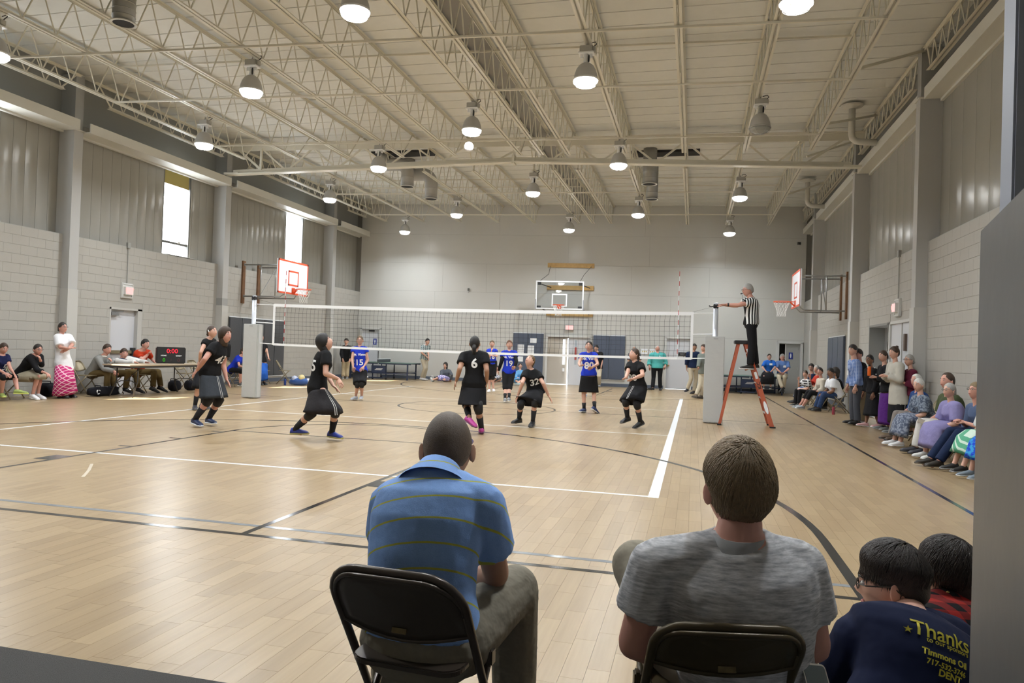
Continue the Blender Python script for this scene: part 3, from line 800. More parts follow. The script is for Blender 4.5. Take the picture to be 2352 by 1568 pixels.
# right wall: recess and white door
r1 = empty('door_6', (XR, 18.87, 0)); stru(r1)
MB().box(.35, -.92, 0, .4, .93, 2.25).build('recess_back', mat('recess_grey', (.25, .25, .24), .6), r1)
MB().box(0, -.93, 0, .4, -.88, 2.25).box(0, .88, 0, .4, .93, 2.25).box(0, -.93, 2.2, .4, .93, 2.25).build('recess_lining', MATS['recess_grey'], r1)
MB().box(.0, -.95, 0, .06, -.86, 2.25).build('jamb', FW, r1)
d7 = empty('door_7', (XR, 16.84, 0)); stru(d7)
MB().box(.02, -.88, 0, .07, .88, 2.2).build('door_leaf', DW, d7)
MB().box(-.02, -.95, 0, .06, -.88, 2.25).box(-.02, .88, 0, .06, .95, 2.25).box(-.02, -.95, 2.19, .06, .95, 2.25).build('door_frame', FW, d7)
MB().box(.0, .0, 0, .02, .02, 2.19).build('meeting_stile', FRM, d7)
MB().box(-.03, -.35, 1.6, .02, -.25, 1.95).build('alarm_panel', mat('brown_plate', (.12, .08, .06), .4), d7)
# small things on the end wall
o = MB().obox((0,0,0), fu, fn, (0,0,1), .035, .03, .05).build('wall_sensor', mat('sensor_dark', (.12,.12,.11), .5)); o.location = wp(ux(-9.27), 3.84, .03); tag(o, 'small dark sensor box high on the end wall, left of the glass backboard', 'sensor')
MB().tube([(.01,-.02,-.05),(.04,-.03,-.1),(.0,-.03,-.13)], .008, 6).build('wire', mat('wire_grey', (.25,.25,.24), .6), o)
o = MB().obox((0,0,0), fu, fn, (0,0,1), .06, .05, .05).build('security_camera', mat('cam_dark', (.08,.08,.08), .4)); o.location = wp(ux(3.9), 5.95, .06); tag(o, 'small dark security camera in the top right corner of the end wall', 'camera')
MB().obox(fn * .07 - V((0,0,.02)), fu, fn, (0,0,1), .03, .03, .03).build('lens', BLK, o)
for k, (dx, l) in enumerate([(0, 'left'), (.32, 'right')]):
    o = MB().obox((0,0,0), fu, fn, (0,0,1), .13, .002, .11).build('notice', PAP); o.location = wp(ux(-1.95) + dx, 1.48, .02); tag(o, 'white notice with yellow print on the end wall, %s one beside the teal shirted man' % l, 'notice', 'end wall notices')
    for q in range(3): MB().obox(fu * (-.07 + .07*q), fu, fn, (0,0,1), .02, .003, .03).build('yellow_print', mat('ochre_print', (.55,.42,.12), .7), o)

# ---------------------------------------------------------------- basketball goals
ORG = mat('goal_orange', (.75, .09, .02), .35)
WOODD = mat('dark_wood_board', (.16, .075, .03), .55, noise=.3, nscale=12)
WOODL = mat('pine_board', (.52, .33, .12), .55, noise=.25, nscale=10)
NETM = mat('white_cord', (.80, .80, .78), .8)
def rim_net(t, c, ax, n, R=.229):
    """hoop centre c, ax along board, n out of board"""
    c = V(c); ax = V(ax).normalized(); n = V(n).normalized(); z = V((0,0,1))
    mb = MB(); mb.tube([c + ax*R*math.cos(q*PI/16) + n*R*math.sin(q*PI/16) for q in range(33)], .011, 8)
    for q in range(12):
        a = q*PI/6; p = c + ax*R*math.cos(a) + n*R*math.sin(a) - z*.02; mb.tube([p, p - z*.012], .006, 5)
    mb.build('rim', ORG, t, True)
    b = c - n * (R + .15)
    mb = MB(); mb.obox(b + n*.01 - z*.05, ax, n, z, .08, .012, .09)
    for s in (-1, 1): mb.bar(b + n*.01 + ax*.06*s - z*.0, c - n*R*.75 + ax*.12*s, .05, .012); mb.bar(b + n*.01 + ax*.05*s - z*.13, c - n*(R+.01) + ax*.03*s - z*.01, .012, .03)
    mb.build('rim_bracket', ORG, t)
    mb = MB(); N = 12
    lv = [(R*.98, -.02), (R*.82, -.12), (R*.66, -.21), (R*.56, -.29), (R*.52, -.37), (R*.55, -.44)]
    for k in range(len(lv) - 1):
        for i in range(N):
            a0 = (i + (.5 if k % 2 else 0)) * 2*PI/N
            for sg in (-.5, .5):
                a1 = a0 + sg*2*PI/N
                p = c + (ax*math.cos(a0) + n*math.sin(a0))*lv[k][0] + z*lv[k][1]; q = c + (ax*math.cos(a1) + n*math.sin(a1))*lv[k+1][0] + z*lv[k+1][1]
                mb.tube([p, q], .0045, 4, False)
    mb.build('hoop_net', NETM, t)
def goal_side(xw, xb, yc_, s, lbl):
    """opaque white board hung from the wall; s = direction away from the wall"""
    t = empty('basketball_goal', (xw, yc_, 0)); tag(t, lbl, 'basketball goal', 'side basketball goals'); D_ = xb - xw
    z0, z1, hw = 2.88, 3.94, .9
    BW = mat('board_white_paint', (.85, .86, .90), .3)
    MB().box(min(D_, D_ - s*.05), -hw, z0, max(D_, D_ - s*.05), hw, z1).build('backboard', BW, t, bevel=.01)
    f = D_ + s*.004; mb = MB()
    def fr(y0, y1, za, zb): mb.box(min(D_, f), y0, za, max(D_, f), y1, zb)
    e = .055
    fr(-hw, hw, z0, z0+e); fr(-hw, hw, z1-e, z1); fr(-hw, -hw+e, z0, z1); fr(hw-e, hw, z0, z1)
    mb.build('border_stripe', mat('board_red', (.72, .10, .04), .4), t)
    mb = MB()
    fr2 = [(-.305,.305,3.58,3.63),(-.305,.305,3.15,3.2),(-.305,-.255,3.15,3.63),(.255,.305,3.15,3.63)]
    for (a,b,c_,d_) in fr2: mb.box(min(D_, f), a, c_, max(D_, f), b, d_)
    mb.build('target_square', MATS['board_red'], t)
    rim_net(t, (D_ + s*.38, 0, 3.05), (0, 1, 0), (s, 0, 0))
    for y in (-.42, .42): MB().box(min(0, s*.05), y-.07, 2.55, max(0, s*.05), y+.07, 3.9).build('wall_board', WOODD, t)
    TB = mat('steel_tube', (.40, .40, .39), .3, .7)
    for y in (-.42, .42):
        MB().tube([(s*.05, y, 3.78), (D_ - s*.12, y, 3.78), (D_ - s*.04, y*.9, 3.7)], .021, 8).build('upper_arm', TB, t, True)
        MB().tube([(s*.05, y, 2.78), (D_ - s*.2, y, 2.78), (D_ - s*.06, y*.8, 2.9), (D_ - s*.055, y*.8, 3.3)], .021, 8).build('lower_arm', TB, t, True)
        MB().tube([(D_*.42, y, 3.78), (D_*.42, y, 2.78)], .019, 8).build('upright', TB, t, True)
    MB().tube([(D_*.42, -.42, 2.8), (D_*.42, .42, 3.76)], .012, 6).build('cross_tie', TB, t)
    for y in (-.42, .42):
        for z_ in (2.78, 3.78): MB().box(min(0, s*.07), y-.03, z_-.04, max(0, s*.07), y+.03, z_+.04).build('hinge_plate', TB, t)
goal_side(XL + .0, -12.45, 21.0, 1, 'white basketball board with orange border on the left wall')
goal_side(XR, 2.86, 23.0, -1, 'white basketball board with orange border on the right wall, seen edge-on')
# glass goal on the end wall
g = empty('basketball_goal', wp(ux(-5.02), 0)); tag(g, 'clear glass basketball backboard with white frame on the end wall', 'basketball goal')
gl = glass('backboard_glass', (.93, .95, .96), .07)
def gp(u_, z_, n_): return fu*u_ + V((0,0,z_)) + fn*n_
ZG0, ZG1, HB, NB_ = 3.06, 4.14, .93, 1.15
MB().obox(gp(-.35, (ZG0+ZG1)/2, NB_), fu, fn, (0,0,1), HB, .006, (ZG1-ZG0)/2).build('glass_pane', gl, g)
mb = MB()
for s in (-1, 1):
    mb.obox(gp(-.35 + HB*s, (ZG0+ZG1)/2, NB_), fu, fn, (0,0,1), .025, .02, (ZG1-ZG0)/2 + .025)
mb.obox(gp(-.35, ZG0, NB_), fu, fn, (0,0,1), HB, .02, .025); mb.obox(gp(-.35, ZG1, NB_), fu, fn, (0,0,1), HB, .02, .025); mb.build('board_frame', LW, g)
mb = MB()
for s in (-1, 1): mb.obox(gp(-.35 + .28*s, 3.4, NB_ + .01), fu, fn, (0,0,1), .025, .003, .24)
mb.obox(gp(-.35, 3.63, NB_ + .01), fu, fn, (0,0,1), .305, .003, .025); mb.obox(gp(-.35, 3.17, NB_ + .01), fu, fn, (0,0,1), .305, .003, .02); mb.build('target_square', LW, g)
rim_net(g, gp(-.35, 3.19, NB_ + .38), fu, fn)
for z_, nm in ((4.92, 'upper'), (4.0, 'middle'), (2.92, 'lower')):
    o = MB().obox(gp(0, z_, .04), fu, fn, (0,0,1), .96, .04, .09).build('wall_board', WOODL, g); o['label'] = nm + ' pine mounting board'
DST = mat('dark_strut', (.06, .06, .065), .4)
for s in (-1, 1):
    MB().tube([gp(.8*s, 4.0, .08), gp(-.35 + .8*s, 4.05, NB_ - .04)], .02, 8).build('strut', DST, g)
    MB().tube([gp(.8*s, 2.92, .08), gp(-.35 + .8*s, 3.12, NB_ - .04)], .02, 8).build('strut', DST, g)
    MB().tube([gp(.84*s, 4.88, .1), gp(.72*s - .15, 4.5, .5), gp(-.35 + .8*s, 4.16, NB_ - .04)], .009, 6).build('chain', DST, g)
    MB().obox(gp(-.35 + .82*s, 4.06, NB_ - .04), fu, fn, (0,0,1), .07, .02, .06).build('corner_bracket', DST, g)
    MB().obox(gp(-.35 + .82*s, 3.13, NB_ - .04), fu, fn, (0,0,1), .08, .02, .04).build('corner_bracket', DST, g)
    MB().obox(gp(-.35 + .95*s, 3.22, NB_), fu, fn, (0,0,1), .02, .035, .2).build('edge_padding', mat('grey_padding', (.35, .36, .38), .6), g)

# ---------------------------------------------------------------- volleyball net and posts
PX0, PX1, PY = -10.2, .41, 15.5
POLE = mat('net_pole_paint', (.62, .65, .70), .3, .3)
PAD = mat('grey_pad_vinyl', (.50, .51, .50), .35, bump=.5, bscale=4)
def net_post(x, s, lbl):
    t = empty('net_post', (x, PY, 0)); tag(t, lbl, 'net post', 'volleyball posts')
    MB().tube([(0,0,0),(0,0,2.42)], .05, 16).build('pole', POLE, t, True)
    MB().lathe((0,0,2.42), [(.052,0),(.052,.02),(.02,.03)], 16).build('pole_cap', POLE, t)
    MB().box(-.05, -.055, 2.33, .05, .055, 2.42).build('winch', BLK, t, bevel=.01)
    MB().tube([(0,-.08,2.38),(s*-.1,-.1,2.36),(s*-.14,-.1,2.38)], .012, 6).build('crank', BLK, t)
    w_ = .19
    for (a, b, c_, d_, nm) in ((-w_, -.12, w_, -.08, 'pad'), (-w_, .08, w_, .12, 'pad'), (-w_, -.08, -w_+.04, .08, 'pad'), (w_-.04, -.08, w_, .08, 'pad')):
        MB().box(a, b, .015, c_, d_, 1.76).build('pad', PAD, t, bevel=.012)
    MB().box(-.03, -.125, 1.7, .06, -.12, 1.73).build('strap_tab', mat('tab_grey', (.4,.4,.4), .5), t)
    MB().box(-w_ - .006, -.06, .2, -w_, .0, 1.2).build('closure_flap', mat('flap_grey', (.6,.6,.58), .5), t)
net_post(PX0, -1, 'padded volleyball post at the left end of the net'); net_post(PX1, 1, 'padded volleyball post at the right end of the net, beside the ladder')
nt = empty('volleyball_net', ((PX0+PX1)/2, PY, 0)); tag(nt, 'black mesh volleyball net with white tapes stretched across the court', 'volleyball net')
CX_ = (PX0+PX1)/2
NX0, NX1 = -9.66 - CX_, -.05 - CX_
def sag(x, z):
    u_ = (x - NX0) / (NX1 - NX0); return z - .035 * 4 * u_ * (1 - u_)
cord = mat('black_net_cord', (.03, .03, .03), .9)
mb = MB(); nv = 95
for i in range(nv + 1):
    x = NX0 + .05 + (NX1 - NX0 - .1) * i / nv
    pts = [(x + random.uniform(-.004, .004) + .01 * math.sin(z_*9), 0, sag(x, z_)) for z_ in (1.3, 1.55, 1.8, 2.05, 2.2)]
    mb.tube(pts, .0022, 4, False)
mb.build('vertical_cords', cord, nt)
mb = MB()
for k in range(9):
    z_ = 1.3 + .1 * k + .05
    mb.tube([(NX0 + (NX1-NX0)*i/24, 0, sag(NX0 + (NX1-NX0)*i/24, z_)) for i in range(25)], .0022, 4, False)
mb.build('horizontal_cords', cord, nt)
TAPE = mat('white_net_tape', (.88, .89, .90), .5)
def tape(nm, z0, z1, xa, xb, th=.006):
    mb = MB(); n = 24; vs = []
    for i in range(n + 1):
        x = xa + (xb - xa) * i / n
        vs += [(x, -th, sag(x, z0)), (x, -th, sag(x, z1)), (x, th, sag(x, z1)), (x, th, sag(x, z0))]
    fs = []
    for i in range(n):
        a = i*4; b = a+4
        fs += [(a, b, b+1, a+1), (a+1, b+1, b+2, a+2), (a+2, b+2, b+3, a+3), (a+3, b+3, b, a)]
    fs += [(0,1,2,3), (n*4+3, n*4+2, n*4+1, n*4)]
    mb.add(vs, fs); return mb.build(nm, TAPE, nt)
tape('top_tape', 2.185, 2.255, NX0, NX1); tape('bottom_tape', 1.27, 1.32, NX0, NX1)
for x in (NX0, NX1): MB().box(x - .025, -.008, 1.28, x + .025, .008, 2.25).build('end_band', TAPE, nt)
for x, m_ in ((-9.37 - CX_, 0), (-.33 - CX_, 1)):
    MB().box(x - .025, -.012, 1.27, x + .025, .012, 2.25).build('side_band', TAPE, nt) if False else None
    a = empty('antenna', (x, -.02, 1.28)); a.parent = nt
    zt = 1.80 if m_ else 1.75
    for q in range(18):
        z_ = q * zt / 18
        MB().tube([(0,0,z_), (0,0,z_ + zt/18)], .006, 6).build('antenna_band', mat('antenna_red', (.55,.04,.04), .4) if q % 2 else LW, a)
for z_, r_ in ((2.22, .009), (1.95 if False else 1.79, .012), (1.30, .01)):
    MB().tube([(PX0 - CX_, 0, z_ + .02), (NX0, 0, z_)], r_, 6).build('tie_strap', TAPE, nt)
    MB().tube([(NX1, 0, z_), (PX1 - CX_, 0, z_ + .02)], r_, 6).build('tie_strap', TAPE, nt)
MB().tube([(PX0 - CX_, -.02, 2.38), (NX0, 0, 2.25)], .002, 5).build('cable', cord, nt); MB().tube([(NX1, 0, 2.25), (PX1 - CX_, -.02, 2.38)], .002, 5).build('cable', cord, nt)
# ball in the air
b = empty('volleyball', (-4.82, 15.0, 5.68)); tag(b, 'white volleyball high in the air in front of the roof girder', 'ball')
for k in range(6):
    d = [V((1,0,0)), V((-1,0,0)), V((0,1,0)), V((0,-1,0)), V((0,0,1)), V((0,0,-1))][k]
    e1 = V((d.y, d.z, d.x)); e2 = d.cross(e1); mb = MB()
    for s3 in range(3):
        vs = []; N = 6
        for i in range(N + 1):
            for j in range(3):
                p = d + e1 * (-1 + 2*i/N) * .985 + e2 * (-1 + 2/3*s3 + 2/3*j/2) * .985
                p = p.normalized() * .105; vs.append(p)
        fs = [(i*3+j, i*3+j+1, (i+1)*3+j+1, (i+1)*3+j) for i in range(N) for j in range(2)]
        mb.add(vs, fs)
    mb.build('panel', mat('ball_white', (.80,.80,.84), .4), b, True)

# ---------------------------------------------------------------- ladder
t = empty('step_ladder', (1.03, 15.38, 0)); tag(t, 'orange fibreglass step ladder the referee stands on', 'ladder')
FIB = mat('orange_fibreglass', (.45, .105, .05), .5)
topc = V((-.1, -.02, 1.63)); fa = V((.49, 0, 0)); ra = V((-.5, .03, 0))
for s in (-1, 1):
    yo = V((0, 1, 0)) * s
    MB().bar(fa + yo * .29, topc + V((.07, 0, 0)) + yo * .16, .03, .085, (1, 0, 0)).build('front_rail', FIB, t)
    MB().bar(ra + yo * .27, topc + V((-.07, 0, 0)) + yo * .15, .03, .055, (1, 0, 0)).build('rear_rail', FIB, t)
    MB().box(.44, .29*s - .03, 0, .55, .29*s + .03, .03).build('rubber_foot', BLK, t); MB().box(-.54, .27*s - .03 + .03, 0, -.46, .27*s + .03 + .03, .03).build('rubber_foot', BLK, t)
for k in range(1, 6):
    q = k / 5.6; p = fa.lerp(topc + V((.07,0,0)), q); wd = .29 + (.16 - .29) * q
    MB().box(p.x - .045, p.y - wd, p.z - .02, p.x + .045, p.y + wd, p.z).build('step', STEEL, t)
    q = (k - .3) / 5.6; p = ra.lerp(topc - V((.07,0,0)), q); wd = .27 + (.15 - .27) * q
    MB().box(p.x - .015, p.y - wd, p.z - .012, p.x + .015, p.y + wd, p.z + .012).build('rear_rung', STEEL, t)
MB().box(topc.x - .15, -.22, 1.62, topc.x + .12, .18, 1.69).build('top_cap', BLK, t, bevel=.01)
def on_rail(name, q, ln, m, wd=.06, body=None):
    p = (fa + V((0,-.29,0))).lerp(topc + V((.07, -.16, 0)), q); d = (topc + V((.07,-.16,0)) - fa - V((0,-.29,0))).normalized(); n = V((0,-1,0)); x = d.cross(n).normalized()
    if body is None: MB().obox(p + n*.018, x, n, d, wd/2, .003, ln/2).build(name, m, t)
    else: sign_text(name, body, wd, p + n*.02, d, -x, m, t, bold=.002)
on_rail('label', .88, .2, LW); on_rail('label', .74, .08, ORG); on_rail('label', .62, .14, LW, .05); on_rail('lettering', .50, .1, BLK, .085, 'ICC')
p = (fa + V((0,-.29,0))).lerp(topc + V((.07, -.16, 0)), .24); d = (topc + V((.07,-.16,0)) - fa - V((0,-.29,0))).normalized(); x = d.cross(V((0,-1,0))).normalized()
MB().rings([(p + V((0,-.019,0)), d*.13, x*.032), (p + V((0,-.024,0)), d*.13, x*.032)], 20).build('oval_sticker', LW, t)

# ---------------------------------------------------------------- table tennis tables, pushed to the end wall
TGR = mat('table_green', (.10, .17, .155), .5); TBL = mat('table_frame_navy', (.025, .04, .09), .4)
def pp_table(x, y, rz, lbl, L=2.74, W_=1.5, net=True):
    t = empty('table_tennis_table', (x, y, 0), rz); t.scale = (1, 1, .9); tag(t, lbl, 'table', 'table tennis tables')
    for s in (-1, 1):
        MB().box(s*L/4 - L/4 + .004, -W_/2, .735, s*L/4 + L/4 - .004, W_/2, .76).build('table_top', TGR, t)
        [MB().box(s*L/4 - L/4 + .02, q_ - .015, .685, s*L/4 + L/4 - .02, q_ + .015, .735).build('apron', TBL, t) for q_ in (-W_/2 + .035, W_/2 - .035)]
        for sy in (-1, 1):
            MB().box(s*(L/2 - .18) - .025, sy*(W_/2-.12) - .025, 0, s*(L/2 - .18) + .025, sy*(W_/2-.12) + .025, .69).build('leg', TBL, t)
            MB().box(s*.28 - .02, sy*(W_/2-.2) - .02, .1, s*.28 + .02, sy*(W_/2-.2) + .02, .69).build('leg', TBL, t)
            MB().lathe((s*.28, sy*(W_/2-.2), 0), [(.03,0),(.04,.05),(.03,.1)], 10).build('castor', BLK, t)
        MB().box(s*(L/2-.18) - .02, -W_/2 + .12, .3, s*(L/2-.18) + .02, W_/2 - .12, .33).build('brace', TBL, t)
    for sy in (-1, 1): MB().box(-L/2 + .18, sy*(W_/2-.12) - .015, .26, L/2 - .18, sy*(W_/2-.12) + .015, .3).build('side_rail', TBL, t)
    MB().box(-.42, -W_/2 + .1, .06, .2, -W_/2 + .15, .1).build('base_bar', TBL, t)
    MB().box(-.3, -W_/2 + .09, .3, .28, -W_/2 + .11, .62).build('logo_plate', TBL, t)
    mb = MB(); 
    for k in range(3): mb.box(-.16 + k*.03, -W_/2 + .082, .42 + k*.03, .12 + k*.03, -W_/2 + .09, .435 + k*.03)
    mb.build('logo_mark', LW, t)
    if net:
        MB().box(-.01, -W_/2 - .1, .76, .01, W_/2 + .1, .91).build('table_net', mat('table_net_dark', (.07,.08,.09), .8), t); MB().box(-.012, -W_/2 - .1, .9, .012, W_/2 + .1, .92).build('net_tape', LW, t)
pp_table(-12.35, 28.05, math.atan(SKF), 'green table tennis table with its net up, against the end wall left of centre')
pp_table(2.0, 29.7, math.atan(SKF), 'green table tennis table with no net, behind the ladder', net=False)

# ---------------------------------------------------------------- folding chairs
CHM = mat('brown_chair_steel', (.075, .06, .048), .28, .35); CHT = mat('tan_chair_steel', (.30, .25, .16), .35, .4)
def back_outline(w_, h_, r0_=None):
    pts = []
    for k in range(11): a = math.radians(180 * k / 10); 
    r = min(h_ * .5, r0_ or 9)
    # rounded top corners, bowed lower edge
    n = 8
    for k in range(n + 1): a = math.radians(90*k/n); pts.append((w_/2 - r + r*math.cos(a), h_/2 - r + r*math.sin(a)))
    for k in range(n + 1): a = math.radians(90 + 90*k/n); pts.append((-w_/2 + r + r*math.cos(a), h_/2 - r + r*math.sin(a)))
    for k in range(9): u_ = k/8; pts.append((-w_/2 + w_*u_, -h_*.34 - h_*.16*math.sin(PI*u_)))
    return pts
def folding_chair(loc, rz, m, hero=False, w_=.44, zt=.78, hb=.23, rc=.085):
    """faces +Y in its own frame, origin on the floor below the seat"""
    t = empty('folding_chair', loc, rz)
    n = 10 if hero else 6; r = .0125 if hero else .012; hw = w_/2
    zb = zt - .02; yb_, yf = -.26, .2
    def side(z): return yb_ + (yf - yb_) * (zb - z) / zb      # the sloping rail
    top = []
    for k in range(7): a = math.radians(90*k/6); top.append((-hw + rc - rc*math.cos(a), zb - rc + rc*math.sin(a)))
    top2 = [(-x, z) for x, z in reversed(top)]
    pts = [(-hw, side(0), 0.0), (-hw, side(.43), .43)] + [(x, side(z), z) for x, z in top + top2] + [(hw, side(.43), .43), (hw, side(0), 0.0)]
    MB().tube(pts, r, n).build('front_frame', m, t, True)
    pts = [(-hw + .03, .14, .43), (-hw + .03, -.23, 0.0)], [(hw - .03, .14, .43), (hw - .03, -.23, 0.0)]
    for q in pts: MB().tube(q, r, n).build('rear_leg', m, t, True)
    MB().tube([(-hw, side(.14), .14), (hw, side(.14), .14)], .009, n).build('front_crossbar', m, t)
    MB().tube([(-hw + .03, -.19, .05), (hw - .03, -.19, .05)], .009, n).build('rear_crossbar', m, t)
    # pressed steel seat
    sw = hw - .03; mb = MB()
    prism(mb, rbox_pts(2*sw, .39, .06, 5), (0, .02, .435), (1,0,0), (0,1,0), (0,0,1), .018); mb.build('seat', m, t, bevel=.004 if hero else 0)
    # curved back panel
    zc = zb - hb/2 - .01; mb = MB(); out = back_outline(w_ - .01, hb, rc + .01); N = len(out)
    cv_ = lambda x: -.035 * (1 - (2*x/w_)**2)
    nx_, nz_ = (24, 8) if hero else (8, 3)
    sl_ = (yf - yb_) / zb
    def yat(x, dz): return side(zc + dz) + cv_(x)
    vs = []; 
    for x, dz in out: vs.append((x, yat(x, dz) + .008, zc + dz))
    for x, dz in out: vs.append((x, yat(x, dz) - .008, zc + dz))
    # inner ring and centre line for a smooth bow
    inn = [(x*.8, dz*.75) for x, dz in out]
    for x, dz in inn: vs.append((x, yat(x, dz) + .002, zc + dz))
    for x, dz in inn: vs.append((x, yat(x, dz) - .002, zc + dz))
    inn2 = [(x*.4, dz*.4) for x, dz in out]
    for x, dz in inn2: vs.append((x, yat(x, dz) + .002, zc + dz))
    for x, dz in inn2: vs.append((x, yat(x, dz) - .002, zc + dz))
    vs.append((0, yat(0, 0) + .002, zc)); vs.append((0, yat(0, 0) - .002, zc)); c0 = 6*N
    fs = []
    for i in range(N):
        j = (i+1) % N
        fs += [(i, j, N+j, N+i), (i, 2*N+i, 2*N+j, j), (N+i, N+j, 3*N+j, 3*N+i), (2*N+i, 4*N+i, 4*N+j, 2*N+j), (3*N+i, 3*N+j, 5*N+j, 5*N+i), (4*N+i, c0, 4*N+j), (5*N+i, 5*N+j, c0+1)]
    mb.add(vs, fs); mb.build('backrest', m, t, True)
    if hero:
        MB().tube([(x, yat(x, dz) - .004, zc + dz) for x, dz in out + out[:1]], .007, 8).build('backrest_rim', m, t, True)
        MB().obox((0, yat(0, -hb*.33) - .009, zc - hb*.33), (1,0,0), (0,1,-.3), (0,.3,1), .022, .002, .007).build('worn_badge', mat('badge_gold', (.16, .12, .05), .5, .4, noise=.5, nscale=60), t)
        for s in (-1, 1):
            MB().box(s*(hw) - .008, .0, .40, s*(hw) + .012, .04, .45).build('pivot_bracket', m, t, bevel=.005)
        for x_, y_ in ((-hw, side(0)), (hw, side(0)), (-hw + .03, -.23), (hw - .03, -.23)): MB().lathe((x_, y_, 0), [(.016,0),(.016,.03)], 10).build('rubber_foot', BLK, t)
    return t
def cpy(src, loc, rz):
    r = src.copy(); COL.objects.link(r); r.location = loc; r.rotation_euler = (0, 0, rz)
    for c in list(src.children):
        d = c.copy(); COL.objects.link(d); d.parent = r
    return r
hc1 = folding_chair((-0.762, 2.115, 0), -.06, CHM, True, .40, .745, .205, .10); tag(hc1, 'dark brown steel folding chair under the man in the blue striped polo', 'chair', 'folding chairs')
hc2 = folding_chair((0.053, 2.124, 0), .22, mat('olive_chair_steel', (.065, .048, .022), .35, .3), True, .365, .70, .125, .07); tag(hc2, 'dark olive steel folding chair under the man in the grey heather shirt', 'chair', 'folding chairs')
pc = folding_chair((0, 0, 0), 0, CHT); first = True
CH = [(-13.68, 12.2, -1.3, 'tan folding chair under the woman in the black cardigan'), (-14.0+.12, 12.05-.9, -1.3, 'tan folding chair under the seated girl at the left edge'),
      (-13.62, 14.12, -1.35, 'tan folding chair under the young man in the grey sweatshirt'), (-13.35, 14.9, -1.35, 'tan folding chair under the young man in the white track jacket'),
      (-13.3, 15.6, -1.35, 'tan folding chair under the young man in the orange shirt'), (-13.2, 17.0, -1.4, 'empty tan folding chair behind the scorer table'), (-13.45, 17.9, -1.4, 'empty tan folding chair behind the table at the left wall by the second column'),
      (-13.2, 19.1, -1.45, 'tan folding chair under the seated player in blue'), (-13.3, 20.75, -1.45, 'tan folding chair with a black bag, behind the woman in the blue skirt'), (-12.95, 21.5, -1.1, 'empty tan folding chair beside the mesh ball bag')]
for (x, y, rz, lb) in CH:
    o = pc if first else cpy(pc, (0,0,0), 0); first = False
    o.location = (x, y, 0); o.rotation_euler = (0, 0, rz); tag(o, lb, 'chair', 'folding chairs')
